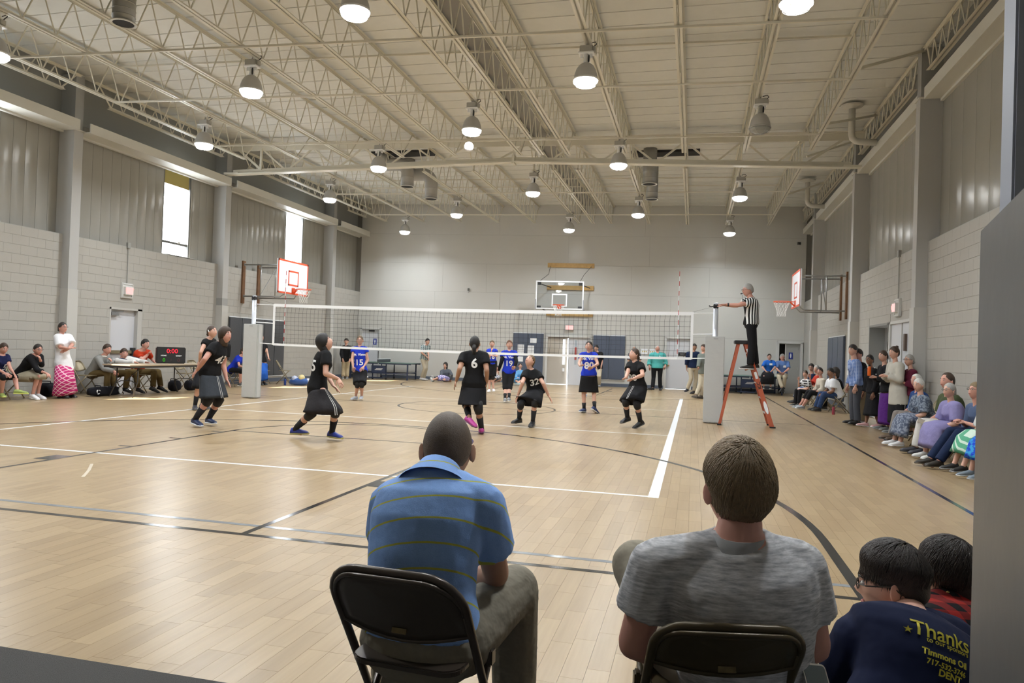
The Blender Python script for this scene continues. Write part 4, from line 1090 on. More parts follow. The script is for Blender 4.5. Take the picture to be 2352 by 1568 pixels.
# joint positions in metres: head, neck, shoulders, elbows, wrists, finger tips, hips, knees, ankles, toes (right, left)
PEOPLE = {
 'a': ([[-13.411,11.825,1.033],[-13.43,11.821,0.909],[-13.472,11.76,0.844],[-13.452,11.94,0.868],[-13.362,11.661,0.628],[-13.315,11.899,0.65],[-13.151,11.669,0.544],[-13.129,11.829,0.542],[-13.002,11.674,0.485],[-12.998,11.778,0.466],[-13.529,11.802,0.456],[-13.645,11.98,0.47],[-13.166,11.635,0.476],[-13.188,11.909,0.47],[-13.295,11.726,0.144],[-12.954,11.763,0.227],[-13.064,11.613,0.092],[-12.865,11.868,0.157]], [0.92, -0.3, -0.26], 1.6),
 'b': ([[-13.133,12.359,1.023],[-13.2,12.344,0.906],[-13.192,12.243,0.841],[-13.255,12.536,0.874],[-13.002,12.242,0.609],[-13.078,12.412,0.712],[-12.771,12.233,0.559],[-12.976,12.26,0.86],[-12.726,12.357,0.459],[-13.104,12.343,0.926],[-13.49,12.277,0.469],[-13.622,12.45,0.484],[-13.03,12.288,0.476],[-13.162,12.482,0.489],[-13.123,12.27,0.102],[-13.192,12.459,0.101],[-12.996,12.251,0.019],[-13.073,12.469,0.016]], [0.97, -0.24, -0.05], 1.66),
 'c': ([[-13.137,12.952,1.497],[-13.162,12.947,1.346],[-13.156,12.847,1.294],[-13.127,13.111,1.302],[-13.007,12.778,1.08],[-12.934,13.017,1.136],[-12.774,12.785,1.063],[-12.862,12.815,1.036],[-12.762,12.941,1.118],[-13.016,12.788,0.98],[-13.073,12.874,0.732],[-13.106,13.072,0.729],[-12.904,12.74,0.408],[-12.939,12.953,0.4],[-13.053,12.888,0.074],[-13.049,13.095,0.07],[-12.926,12.899,0.018],[-12.958,13.097,0.018]], [0.98, -0.08, 0.16], 1.66),
 'd': ([[-13.3,14.384,1.04],[-13.379,14.367,0.888],[-13.405,14.238,0.813],[-13.408,14.566,0.827],[-13.226,14.228,0.598],[-13.221,14.45,0.654],[-12.995,14.286,0.547],[-13.101,14.293,0.794],[-12.895,14.349,0.422],[-13.223,14.395,0.86],[-13.648,14.305,0.461],[-13.75,14.486,0.483],[-13.196,14.314,0.508],[-13.259,14.557,0.515],[-13.212,14.315,0.092],[-13.223,14.539,0.097],[-13.056,14.303,0.026],[-13.059,14.54,0.022]], [0.98, -0.2, 0.0], 1.72),
 'e': ([[-13.2,14.798,0.948],[-13.27,14.782,0.824],[-13.244,14.666,0.772],[-13.22,15.001,0.817],[-12.97,14.641,0.752],[-13.177,15.27,0.771],[-12.729,14.629,0.768],[-12.895,15.178,0.751],[-12.714,14.79,0.717],[-12.728,15.189,0.725],[-13.356,14.766,0.462],[-13.488,14.99,0.498],[-12.967,14.691,0.51],[-13.061,15.044,0.514],[-13.064,14.739,0.141],[-12.968,15.021,0.134],[-12.898,14.761,0.026],[-12.778,15.038,0.018]], [0.86, -0.52, 0.0], 1.7),
 'f': ([[-13.165,15.449,1.181],[-13.245,15.431,1.044],[-13.366,15.402,0.969],[-13.279,15.681,0.989],[-13.143,15.336,0.803],[-13.338,15.896,0.81],[-13.165,15.55,0.928],[-13.136,15.771,0.737],[-13.053,15.494,1.051],[-12.993,15.684,0.686],[-13.448,15.491,0.474],[-13.518,15.68,0.483],[-12.944,15.515,0.509],[-13.019,15.76,0.508],[-12.85,15.397,0.139],[-12.872,15.69,0.142],[-12.804,15.502,0.011],[-12.764,15.77,0.016]], [0.99, -0.08, 0.1], 1.75),
 'g': ([[-8.997,12.311,1.499],[-9.055,12.298,1.368],[-9.084,12.24,1.31],[-9.096,12.495,1.323],[-9.052,12.076,1.103],[-8.972,12.363,1.123],[-9.204,12.245,0.926],[-8.881,12.301,0.918],[-9.263,12.261,0.772],[-8.817,12.257,0.773],[-9.17,12.277,0.78],[-9.158,12.486,0.777],[-9.104,12.113,0.437],[-9.12,12.33,0.427],[-9.274,12.261,0.079],[-9.263,12.469,0.066],[-9.193,12.158,0.018],[-9.15,12.447,0.0]], [0.97, -0.09, 0.22], 1.65),
 'h': ([[-7.033,9.95,1.422],[-7.117,9.931,1.303],[-7.127,9.806,1.243],[-7.108,10.088,1.248],[-7.128,9.612,1.053],[-7.144,10.083,0.959],[-7.338,9.718,0.876],[-7.056,10.057,0.729],[-7.443,9.707,0.746],[-6.933,10.023,0.619],[-7.271,9.847,0.829],[-7.261,10.025,0.825],[-7.171,9.805,0.438],[-7.16,10.035,0.413],[-7.418,9.82,0.118],[-7.386,10.106,0.109],[-7.257,9.758,0.03],[-7.13,9.995,0.048]], [0.97, -0.14, 0.21], 1.68),
 'i': ([[-12.817,19.03,1.042],[-12.884,19.015,0.917],[-12.946,18.949,0.817],[-12.888,19.169,0.843],[-12.806,18.816,0.629],[-12.761,19.033,0.653],[-12.593,18.725,0.602],[-12.582,18.893,0.6],[-12.442,18.661,0.583],[-12.455,18.794,0.563],[-13.169,18.95,0.491],[-13.243,19.137,0.485],[-12.788,18.879,0.483],[-12.859,19.109,0.452],[-12.866,18.978,0.112],[-12.751,18.971,0.118],[-12.692,18.971,0.023],[-12.739,19.165,0.025]], [0.97, 0.01, 0.22], 1.65),
 'j': ([[-13.107,20.327,1.47],[-13.101,20.331,1.296],[-13.105,20.228,1.222],[-13.017,20.455,1.228],[-13.069,20.168,0.964],[-12.913,20.423,0.983],[-12.984,20.094,0.761],[-12.783,20.297,0.832],[-12.923,20.041,0.617],[-12.833,20.446,0.782],[-13.053,20.247,0.732],[-13.041,20.456,0.731],[-12.924,20.092,0.404],[-12.926,20.298,0.4],[-13.021,20.263,0.086],[-13.021,20.469,0.079],[-12.912,20.188,0.022],[-12.912,20.394,0.022]], [0.93, -0.21, 0.32], 1.65),
 'k': ([[-5.005,9.324,1.355],[-5.013,9.324,1.231],[-4.91,9.206,1.184],[-5.142,9.499,1.176],[-4.863,9.113,0.933],[-5.135,9.622,0.933],[-4.782,9.324,0.864],[-4.963,9.549,0.747],[-4.685,9.293,0.731],[-4.821,9.505,0.667],[-5.023,9.246,0.711],[-5.155,9.419,0.698],[-4.745,9.225,0.437],[-5.096,9.201,0.376],[-4.878,9.387,0.115],[-5.436,9.357,0.13],[-4.689,9.337,0.042],[-5.292,9.373,0.069]], [0.81, 0.26, 0.53], 1.68),
 'l': ([[-13.464,26.848,1.473],[-13.475,26.848,1.312],[-13.613,26.815,1.22],[-13.301,26.892,1.231],[-13.58,26.666,0.979],[-13.199,26.776,0.992],[-13.463,26.589,0.775],[-13.178,26.645,0.785],[-13.38,26.535,0.631],[-13.163,26.551,0.638],[-13.536,26.84,0.724],[-13.38,26.879,0.73],[-13.441,26.646,0.377],[-13.287,26.685,0.383],[-13.327,26.395,0.085],[-13.17,26.439,0.09],[-13.491,26.706,0.007],[-13.305,26.752,0.013]], [0.34, -0.94, 0.0], 1.75),
 'm': ([[-7.928,16.529,1.453],[-7.929,16.531,1.307],[-8.061,16.499,1.237],[-7.794,16.565,1.246],[-8.054,16.396,0.992],[-7.728,16.585,0.983],[-7.966,16.296,0.801],[-7.747,16.412,0.827],[-7.999,16.405,0.681],[-7.837,16.343,0.707],[-7.978,16.527,0.698],[-7.825,16.564,0.704],[-7.837,16.302,0.417],[-7.739,16.316,0.421],[-7.989,16.532,0.088],[-7.846,16.567,0.102],[-8.005,16.374,0.027],[-7.797,16.425,0.044]], [0.33, -0.94, 0.1], 1.65),
 'n': ([[-10.536,28.192,1.58],[-10.606,28.177,1.434],[-10.687,28.054,1.369],[-10.521,28.301,1.378],[-10.662,27.883,1.141],[-10.468,28.137,1.149],[-10.51,28.052,0.98],[-10.394,28.003,0.953],[-10.414,28.158,0.878],[-10.342,27.908,0.814],[-10.69,28.111,0.882],[-10.61,28.286,0.884],[-10.546,28.023,0.508],[-10.528,28.146,0.506],[-10.712,28.116,0.119],[-10.676,28.28,0.085],[-10.529,28.111,0.035],[-10.505,28.22,0.033]], [0.72, -0.7, 0.0], 1.76),
 'o': ([[-9.657,27.982,0.65],[-9.661,27.983,0.491],[-9.796,27.951,0.405],[-9.49,28.027,0.43],[-9.754,27.763,0.215],[-9.332,27.856,0.29],[-9.589,27.614,0.137],[-9.389,27.953,0.091],[-9.473,27.509,0.082],[-9.43,28.023,-0.054],[-9.639,27.994,0.064],[-9.493,28.03,0.063],[-9.756,27.639,0.174],[-9.609,27.671,0.149],[-9.955,27.328,0.086],[-9.972,27.551,0.069],[-10.107,27.516,0.222],[-9.988,27.494,0.213]], [-0.17, -0.97, 0.15], 1.66),
 'q': ([[-3.372,11.147,1.425],[-3.362,11.151,1.3],[-3.216,11.188,1.234],[-3.533,11.109,1.223],[-3.132,11.052,1.014],[-3.533,10.921,1.024],[-3.169,11.205,0.82],[-3.636,11.089,0.827],[-3.189,11.202,0.653],[-3.683,11.079,0.666],[-3.283,11.177,0.78],[-3.439,11.138,0.775],[-3.235,10.992,0.439],[-3.543,11.348,0.46],[-3.228,11.199,0.093],[-3.364,10.957,0.271],[-3.282,11.393,0.023],[-3.296,10.924,0.173]], [-0.23, 0.94, 0.24], 1.68),
 's': ([[-6.154,22.23,1.519],[-6.161,22.23,1.366],[-6.266,22.204,1.303],[-6.038,22.261,1.311],[-6.178,22.043,1.118],[-5.947,22.08,1.149],[-6.089,21.96,1.307],[-6.021,21.865,1.17],[-6.112,22.065,1.425],[-6.074,21.715,1.184],[-6.221,22.221,0.928],[-6.072,22.257,0.933],[-6.208,22.229,0.504],[-6.105,22.255,0.508],[-6.196,22.237,0.093],[-6.071,22.268,0.109],[-6.176,22.089,0.03],[-6.018,22.128,0.052]], [0.24, -0.96, 0.15], 1.6),
 't': ([[-4.671,18.568,1.484],[-4.672,18.57,1.323],[-4.813,18.536,1.264],[-4.528,18.606,1.274],[-4.828,18.396,1.029],[-4.444,18.455,1.062],[-4.923,18.514,0.81],[-4.432,18.259,0.93],[-4.962,18.507,0.647],[-4.521,18.374,0.847],[-4.741,18.56,0.777],[-4.59,18.597,0.782],[-4.703,18.419,0.413],[-4.603,18.46,0.416],[-4.643,18.191,0.108],[-4.552,18.219,0.121],[-4.71,18.423,0.028],[-4.598,18.45,0.048]], [0.24, -0.97, 0.1], 1.68),
 'u': ([[-6.647,28.306,0.737],[-6.648,28.308,0.58],[-6.762,28.281,0.49],[-6.529,28.339,0.498],[-6.769,28.122,0.294],[-6.448,28.18,0.32],[-6.582,28.014,0.262],[-6.517,27.989,0.237],[-6.449,27.938,0.24],[-6.566,27.854,0.179],[-6.73,28.294,0.077],[-6.578,28.332,0.082],[-6.748,27.928,0.187],[-6.501,27.989,0.196],[-6.513,27.689,0.065],[-6.565,27.665,0.063],[-6.708,27.785,0.025],[-6.763,27.771,0.037]], [0.29, -0.95, 0.1], 1.55),
 'v': ([[-2.844,12.849,1.154],[-2.833,12.854,1.012],[-2.906,12.806,0.939],[-2.715,12.935,0.931],[-2.911,12.595,0.772],[-2.572,12.777,0.768],[-2.998,12.664,0.549],[-2.489,12.893,0.548],[-3.053,12.652,0.393],[-2.386,12.855,0.424],[-2.8,12.95,0.595],[-2.687,12.978,0.606],[-2.933,12.631,0.401],[-2.677,12.616,0.465],[-3.014,12.877,0.121],[-2.73,12.736,0.097],[-3.087,12.721,0.053],[-2.733,12.582,0.022]], [-0.29, -0.7, 0.65], 1.66),
 'w': ([[-2.292,16.438,1.485],[-2.299,16.438,1.347],[-2.431,16.406,1.286],[-2.156,16.474,1.295],[-2.469,16.209,1.099],[-2.063,16.309,1.097],[-2.409,15.982,1.056],[-2.153,16.097,1.033],[-2.366,16.144,1.073],[-2.265,16.208,0.973],[-2.348,16.432,0.858],[-2.198,16.469,0.863],[-2.375,16.43,0.468],[-2.155,16.485,0.475],[-2.356,16.44,0.078],[-2.106,16.321,0.132],[-2.407,16.304,0.029],[-2.083,16.354,0.042]], [-0.08, -0.96, 0.25], 1.68),
 'x': ([[-3.792,29.35,1.54],[-3.746,29.363,1.391],[-3.856,29.337,1.321],[-3.589,29.402,1.33],[-3.848,29.342,1.047],[-3.552,29.416,1.028],[-3.772,29.261,0.819],[-3.558,29.278,0.827],[-3.72,29.206,0.665],[-3.631,29.308,0.674],[-3.769,29.365,0.76],[-3.629,29.4,0.765],[-3.728,29.132,0.435],[-3.604,29.168,0.439],[-3.749,29.379,0.096],[-3.637,29.407,0.085],[-3.77,29.22,0.037],[-3.616,29.258,0.034]], [-0.31, -0.95, 0.0], 1.72),
 'y': ([[-2.226,28.521,1.548],[-2.222,28.524,1.415],[-2.381,28.485,1.34],[-2.045,28.569,1.352],[-2.421,28.397,1.075],[-1.976,28.486,1.091],[-2.307,28.246,0.915],[-2.041,28.318,0.924],[-2.227,28.141,0.803],[-2.087,28.198,0.807],[-2.285,28.516,0.802],[-2.11,28.56,0.808],[-2.262,28.388,0.418],[-2.088,28.431,0.424],[-2.235,28.177,0.083],[-2.062,28.22,0.089],[-2.276,28.374,0.018],[-2.048,28.43,0.026]], [0.05, -1.0, 0.0], 1.74),
 'z': ([[-1.061,13.635,1.333],[-1.038,13.643,1.202],[-1.135,13.723,1.144],[-0.932,13.567,1.14],[-1.164,13.506,0.987],[-0.875,13.362,0.976],[-1.168,13.279,0.921],[-1.033,13.2,0.909],[-1.243,13.422,0.882],[-1.139,13.319,0.862],[-1.07,13.744,0.718],[-0.905,13.63,0.737],[-1.176,13.448,0.49],[-0.968,13.361,0.467],[-1.153,13.674,0.185],[-0.909,13.586,0.127],[-1.232,13.557,0.091],[-0.985,13.517,0.023]], [-0.75, -0.61, 0.26], 1.66),
 'A': ([[-1.363,28.759,1.598],[-1.353,28.763,1.431],[-1.574,28.71,1.34],[-1.13,28.82,1.356],[-1.66,28.692,1.059],[-1.027,28.849,1.081],[-1.632,28.552,0.854],[-1.056,28.695,0.888],[-1.617,28.694,0.751],[-1.115,28.834,0.798],[-1.466,28.743,0.872],[-1.237,28.799,0.88],[-1.476,28.745,0.468],[-1.238,28.804,0.477],[-1.489,28.587,0.099],[-1.213,28.815,0.083],[-1.54,28.58,0.028],[-1.191,28.667,0.018]], [0.24, -0.97, 0.05], 1.76),
 'B': ([[0.014,27.172,1.672],[-0.022,27.165,1.507],[-0.201,27.122,1.436],[0.139,27.206,1.448],[-0.243,27.053,1.162],[0.21,27.227,1.178],[-0.241,27.118,0.928],[0.179,27.356,0.967],[-0.203,27.13,0.757],[0.157,27.447,0.818],[-0.111,27.15,0.959],[0.078,27.197,0.966],[-0.061,27.065,0.549],[0.104,27.312,0.522],[-0.189,27.151,0.177],[0.041,27.25,0.093],[-0.26,26.97,0.079],[-0.045,27.127,0.017]], [0.14, -0.99, 0.0], 1.76),
 'C': ([[0.301,24.554,1.618],[0.295,24.555,1.454],[0.196,24.583,1.369],[0.432,24.538,1.377],[0.167,24.403,1.147],[0.48,24.362,1.159],[0.148,24.215,0.986],[0.438,24.2,0.974],[0.157,24.386,0.943],[0.408,24.085,0.844],[0.268,24.607,0.844],[0.425,24.543,0.852],[0.233,24.506,0.448],[0.347,24.529,0.429],[0.107,24.351,0.101],[0.268,24.515,0.042],[-0.026,24.545,0.038],[0.179,24.462,-0.007]], [-0.52, -0.86, 0.0], 1.76),
 'R': ([[0.993,15.116,2.674],[1.063,15.136,2.528],[1.027,15.292,2.484],[1.069,14.994,2.447],[0.801,15.16,2.371],[0.826,14.873,2.363],[0.564,15.066,2.372],[0.578,14.873,2.37],[0.418,14.971,2.35],[0.408,14.831,2.376],[1.084,15.24,2.03],[1.065,15.05,2.021],[1.139,15.259,1.625],[1.098,15.063,1.609],[1.194,15.278,1.219],[1.078,15.064,1.206],[1.103,15.235,1.146],[0.975,15.039,1.138]], [-0.94, -0.35, 0.0], 1.75),
 'D': ([[2.725,28.804,1.42],[2.728,28.806,1.291],[2.586,28.772,1.217],[2.887,28.846,1.228],[2.486,28.642,1.017],[2.927,28.678,1.033],[2.623,28.549,0.864],[2.774,28.668,0.867],[2.698,28.66,0.777],[2.667,28.589,0.779],[2.599,28.781,0.796],[2.815,28.834,0.804],[2.516,28.349,0.705],[2.777,28.414,0.714],[2.527,28.357,0.326],[2.765,28.416,0.322],[2.515,28.2,0.259],[2.751,28.259,0.26]], [0.05, -0.99, 0.15], 1.6),
 'E': ([[3.199,28.921,1.417],[3.203,28.924,1.283],[3.032,28.883,1.208],[3.392,28.972,1.22],[2.985,28.709,0.986],[3.412,28.794,1.001],[3.122,28.549,0.859],[3.241,28.681,0.861],[3.179,28.706,0.808],[3.18,28.786,0.735],[3.105,28.907,0.764],[3.321,28.96,0.772],[3.048,28.461,0.675],[3.261,28.514,0.682],[3.157,28.312,0.32],[3.228,28.634,0.298],[3.089,28.292,0.196],[3.203,28.475,0.145]], [0.24, -0.97, 0.05], 1.75),
 'p': ([[-7.505,27.926,0.628],[-7.497,27.956,0.452],[-7.637,27.993,0.408],[-7.356,27.918,0.408],[-7.703,27.98,0.187],[-7.306,27.873,0.187],[-7.63,27.787,0.107],[-7.465,27.742,0.107],[-7.581,27.656,0.053],[-7.573,27.654,0.053],[-7.558,28.034,0.14],[-7.404,27.993,0.14],[-7.756,27.758,0.33],[-7.371,27.655,0.33],[-7.626,27.586,0.09],[-7.569,27.571,0.09],[-7.656,27.476,0.05],[-7.599,27.46,0.05]], [-0.26, -0.97, 0.0], 1.5),
 'r': ([[-5.893,19.66,1.4],[-5.896,19.691,1.222],[-6.043,19.679,1.177],[-5.749,19.704,1.177],[-6.094,19.694,0.926],[-5.701,19.729,0.926],[-6.089,19.634,0.721],[-5.696,19.669,0.721],[-6.086,19.592,0.575],[-5.692,19.626,0.575],[-5.977,19.745,0.774],[-5.825,19.758,0.774],[-5.994,19.713,0.403],[-5.803,19.73,0.403],[-6.007,19.742,0.09],[-5.795,19.761,0.09],[-6.025,19.606,0.04],[-5.754,19.629,0.04]], [0.09, -1.0, 0.0], 1.5204735199272221),
 'Q': ([[-3.004,21.922,1.457],[-3.007,21.954,1.272],[-3.159,21.941,1.225],[-2.854,21.967,1.225],[-3.217,21.905,0.993],[-2.792,21.943,0.993],[-3.082,21.74,0.913],[-2.896,21.757,0.913],[-2.988,21.626,0.858],[-2.968,21.628,0.858],[-3.091,22.007,0.808],[-2.934,22.021,0.808],[-3.108,21.975,0.42],[-2.911,21.992,0.42],[-3.121,22.004,0.09],[-2.904,22.023,0.09],[-3.138,21.863,0.04],[-2.862,21.887,0.04]], [0.09, -1.0, 0.0], 1.5770750166635934),
 'F': ([[3.5,24.03,1.12],[3.535,24.033,0.92],[3.52,24.197,0.87],[3.549,23.869,0.87],[3.485,24.255,0.62],[3.525,23.806,0.62],[3.307,24.118,0.54],[3.325,23.909,0.54],[3.179,24.021,0.483],[3.183,23.983,0.483],[3.637,24.132,0.44],[3.652,23.953,0.44],[3.216,24.126,0.47],[3.237,23.886,0.47],[3.046,24.111,0.1],[3.067,23.872,0.1],[2.895,24.118,0.04],[2.919,23.839,0.04]], [-0.44, -0.9, 0.0], 1.7),
 'G': ([[3.1,22.35,0.95],[3.126,22.36,0.791],[3.081,22.483,0.751],[3.171,22.236,0.751],[2.952,22.457,0.577],[3.169,22.183,0.545],[2.93,22.342,0.777],[2.981,22.306,0.525],[2.917,22.276,0.893],[2.868,22.379,0.513],[3.205,22.464,0.44],[3.254,22.33,0.44],[2.881,22.378,0.47],[2.951,22.188,0.47],[2.863,22.372,0.1],[2.932,22.181,0.1],[2.744,22.35,0.04],[2.827,22.121,0.04]], [-0.58, -0.81, 0.0], 1.35),
 'H': ([[3.5,23.02,1.09],[3.533,23.023,0.899],[3.52,23.18,0.852],[3.547,22.866,0.852],[3.388,23.188,0.642],[3.531,22.815,0.604],[3.337,23.083,0.842],[3.354,22.98,0.584],[3.301,23.01,0.982],[3.236,23.09,0.571],[3.635,23.118,0.44],[3.65,22.947,0.44],[3.234,23.113,0.47],[3.254,22.882,0.47],[3.214,23.111,0.1],[3.234,22.881,0.1],[3.07,23.119,0.04],[3.094,22.848,0.04]], [-0.59, -0.81, 0.0], 1.62),
 'I': ([[3.35,21.46,1.04],[3.383,21.466,0.85],[3.356,21.621,0.802],[3.41,21.311,0.802],[3.316,21.674,0.564],[3.391,21.247,0.564],[3.158,21.525,0.484],[3.192,21.333,0.484],[3.048,21.42,0.428],[3.053,21.394,0.428],[3.476,21.569,0.44],[3.506,21.4,0.44],[3.077,21.529,0.47],[3.117,21.301,0.47],[2.86,21.491,0.1],[2.901,21.263,0.1],[2.716,21.486,0.04],[2.763,21.219,0.04]], [-0.58, -0.81, 0.0], 1.6190476190476193),
 'K': ([[3.75,21.48,1.05],[3.784,21.483,0.857],[3.77,21.642,0.808],[3.798,21.324,0.808],[3.735,21.699,0.567],[3.773,21.262,0.567],[3.562,21.563,0.487],[3.58,21.365,0.487],[3.441,21.468,0.431],[3.443,21.438,0.431],[3.886,21.579,0.44],[3.901,21.406,0.44],[3.479,21.574,0.47],[3.499,21.341,0.47],[3.459,21.572,0.1],[3.479,21.339,0.1],[3.313,21.579,0.04],[3.337,21.306,0.04]], [-0.99, -0.13, 0.0], 1.642857142857143),
 'J': ([[3.5,20.75,1.04],[3.533,20.756,0.85],[3.506,20.911,0.802],[3.56,20.601,0.802],[3.466,20.964,0.564],[3.541,20.537,0.564],[3.308,20.815,0.484],[3.342,20.623,0.484],[3.198,20.71,0.428],[3.203,20.684,0.428],[3.685,20.87,0.44],[3.715,20.701,0.44],[3.286,20.83,0.47],[3.326,20.602,0.47],[3.168,20.809,0.1],[3.208,20.581,0.1],[3.024,20.804,0.04],[3.071,20.537,0.04]], [-0.79, -0.61, 0.0], 1.6190476190476193),
 'L': ([[3.28,16.91,1.58],[3.314,16.916,1.38],[3.286,17.079,1.33],[3.343,16.754,1.33],[3.297,17.131,1.05],[3.371,16.708,1.05],[3.238,17.121,0.82],[3.312,16.697,0.82],[3.195,17.113,0.656],[3.27,16.69,0.656],[3.359,17.01,0.88],[3.388,16.843,0.88],[3.326,17.025,0.458],[3.362,16.818,0.458],[3.354,17.04,0.09],[3.394,16.813,0.09],[3.201,17.043,0.04],[3.251,16.758,0.04]], [-0.8, -0.59, 0.05], 1.7000000000000002),
 'M': ([[3.42,17.05,1.5],[3.453,17.056,1.309],[3.426,17.211,1.262],[3.48,16.901,1.262],[3.437,17.263,0.995],[3.509,16.855,0.995],[3.377,17.253,0.776],[3.449,16.845,0.776],[3.335,17.246,0.62],[3.407,16.837,0.62],[3.498,17.146,0.833],[3.526,16.986,0.833],[3.465,17.16,0.433],[3.5,16.962,0.433],[3.493,17.176,0.09],[3.531,16.957,0.09],[3.347,17.18,0.04],[3.396,16.903,0.04]], [-0.8, -0.59, 0.05], 1.62),
 'N': ([[3.5,16.37,1.39],[3.53,16.378,1.212],[3.492,16.52,1.168],[3.568,16.236,1.168],[3.498,16.573,0.919],[3.6,16.193,0.919],[3.441,16.558,0.715],[3.542,16.178,0.715],[3.399,16.547,0.57],[3.501,16.167,0.57],[3.568,16.467,0.768],[3.608,16.321,0.768],[3.534,16.478,0.399],[3.584,16.294,0.399],[3.483,16.475,0.09],[3.693,16.312,0.09],[3.347,16.469,0.04],[3.572,16.249,0.04]], [-0.74, -0.67, 0.05], 1.5099999999999998),
 'S': ([[3.62,15.79,1.47],[3.652,15.796,1.283],[3.625,15.948,1.236],[3.679,15.644,1.236],[3.597,15.993,0.993],[3.668,15.591,0.993],[3.467,15.818,1.053],[3.485,15.711,1.053],[3.375,15.695,1.095],[3.357,15.795,1.095],[3.698,15.884,0.815],[3.725,15.728,0.815],[3.665,15.899,0.424],[3.699,15.703,0.424],[3.692,15.914,0.09],[3.73,15.698,0.09],[3.549,15.919,0.04],[3.597,15.644,0.04]], [-0.9, -0.44, 0.0], 1.5899999999999999),
 'T': ([[3.62,14.99,1.53],[3.653,14.999,1.336],[3.611,15.153,1.287],[3.694,14.844,1.287],[3.579,15.197,1.035],[3.688,14.791,1.035],[3.459,15.009,1.095],[3.49,14.893,1.095],[3.372,14.875,1.138],[3.348,14.966,1.138],[3.689,15.094,0.851],[3.732,14.935,0.851],[3.655,15.106,0.442],[3.708,14.908,0.442],[3.682,15.123,0.09],[3.74,14.906,0.09],[3.533,15.114,0.04],[3.607,14.839,0.04]], [-0.85, -0.52, 0.1], 1.65),
 'U': ([[3.85,14.88,1.4],[3.881,14.883,1.221],[3.868,15.03,1.176],[3.894,14.736,1.176],[3.844,15.078,0.944],[3.878,14.684,0.944],[3.706,14.915,1.004],[3.714,14.82,1.004],[3.611,14.804,1.045],[3.601,14.914,1.045],[3.934,14.964,0.774],[3.948,14.812,0.774],[3.903,14.981,0.403],[3.919,14.79,0.403],[3.932,14.994,0.09],[3.95,14.782,0.09],[3.795,15.012,0.04],[3.819,14.741,0.04]], [-0.9, -0.43, 0.1], 1.52),
 'V': ([[3.7,13.83,1.05],[3.734,13.833,0.857],[3.72,13.992,0.808],[3.748,13.674,0.808],[3.685,14.049,0.567],[3.723,13.612,0.567],[3.512,13.913,0.487],[3.53,13.715,0.487],[3.391,13.818,0.431],[3.393,13.788,0.431],[3.836,13.929,0.44],[3.851,13.756,0.44],[3.429,13.924,0.47],[3.449,13.691,0.47],[3.359,13.918,0.1],[3.379,13.685,0.1],[3.213,13.925,0.04],[3.237,13.652,0.04]], [-0.85, -0.52, 0.0], 1.642857142857143),
 'W': ([[3.5,12.95,1.0],[3.531,12.954,0.821],[3.51,13.101,0.776],[3.552,12.808,0.776],[3.472,13.156,0.552],[3.53,12.744,0.552],[3.32,13.014,0.472],[3.345,12.839,0.472],[3.217,12.916,0.417],[3.218,12.904,0.417],[3.629,13.05,0.44],[3.651,12.89,0.44],[3.252,13.027,0.47],[3.283,12.808,0.47],[3.182,13.017,0.1],[3.213,12.798,0.1],[3.047,13.018,0.04],[3.083,12.759,0.04]], [-0.85, -0.52, 0.0], 1.523809523809524),
 'X': ([[3.62,12.0,1.1],[3.656,12.004,0.893],[3.635,12.174,0.841],[3.677,11.835,0.841],[3.598,12.23,0.582],[3.654,11.772,0.582],[3.417,12.087,0.502],[3.444,11.867,0.502],[3.287,11.984,0.445],[3.293,11.935,0.445],[3.754,12.11,0.44],[3.777,11.925,0.44],[3.319,12.087,0.47],[3.349,11.843,0.47],[3.249,12.079,0.1],[3.279,11.834,0.1],[3.092,12.079,0.04],[3.127,11.795,0.04]], [-0.9, -0.43, 0.1], 1.76),
 'Y': ([[3.48,11.44,0.98],[3.51,11.445,0.806],[3.485,11.586,0.763],[3.535,11.304,0.763],[3.445,11.64,0.546],[3.516,11.24,0.546],[3.303,11.493,0.466],[3.332,11.329,0.466],[3.208,11.395,0.412],[3.209,11.39,0.412],[3.605,11.541,0.44],[3.632,11.387,0.44],[3.24,11.508,0.47],[3.278,11.295,0.47],[3.221,11.504,0.1],[3.258,11.291,0.1],[3.089,11.501,0.04],[3.133,11.249,0.04]], [-0.88, -0.47, 0.1], 1.4761904761904763),
 'Z': ([[3.55,10.67,1.01],[3.582,10.674,0.828],[3.561,10.823,0.782],[3.602,10.526,0.782],[3.534,10.87,0.546],[3.59,10.473,0.546],[3.402,10.7,0.606],[3.415,10.6,0.606],[3.31,10.582,0.647],[3.295,10.688,0.647],[3.679,10.771,0.44],[3.702,10.609,0.44],[3.296,10.747,0.47],[3.327,10.526,0.47],[3.059,10.714,0.1],[3.09,10.492,0.1],[2.921,10.715,0.04],[2.957,10.453,0.04]], [-0.87, -0.42, 0.25], 1.5476190476190477),
 'b1': ([[3.55,10.27,0.94],[3.578,10.275,0.778],[3.555,10.407,0.737],[3.601,10.143,0.737],[3.515,10.461,0.534],[3.582,10.079,0.534],[3.384,10.316,0.454],[3.409,10.17,0.454],[3.298,10.221,0.402],[3.296,10.23,0.402],[3.674,10.366,0.44],[3.699,10.222,0.44],[3.332,10.336,0.47],[3.368,10.133,0.47],[3.214,10.315,0.1],[3.25,10.112,0.1],[3.091,10.314,0.04],[3.134,10.072,0.04]], [-0.98, -0.17, 0.0], 1.380952380952381),
 'b2': ([[3.5,9.7,0.87],[3.527,9.705,0.711],[3.505,9.834,0.671],[3.55,9.576,0.671],[3.465,9.888,0.473],[3.531,9.511,0.473],[3.337,9.743,0.393],[3.362,9.603,0.393],[3.254,9.65,0.341],[3.252,9.663,0.341],[3.623,9.794,0.44],[3.648,9.654,0.44],[3.29,9.766,0.47],[3.325,9.566,0.47],[3.221,9.754,0.1],[3.256,9.554,0.1],[3.1,9.753,0.04],[3.142,9.514,0.04]], [-0.98, -0.17, 0.0], 1.35),
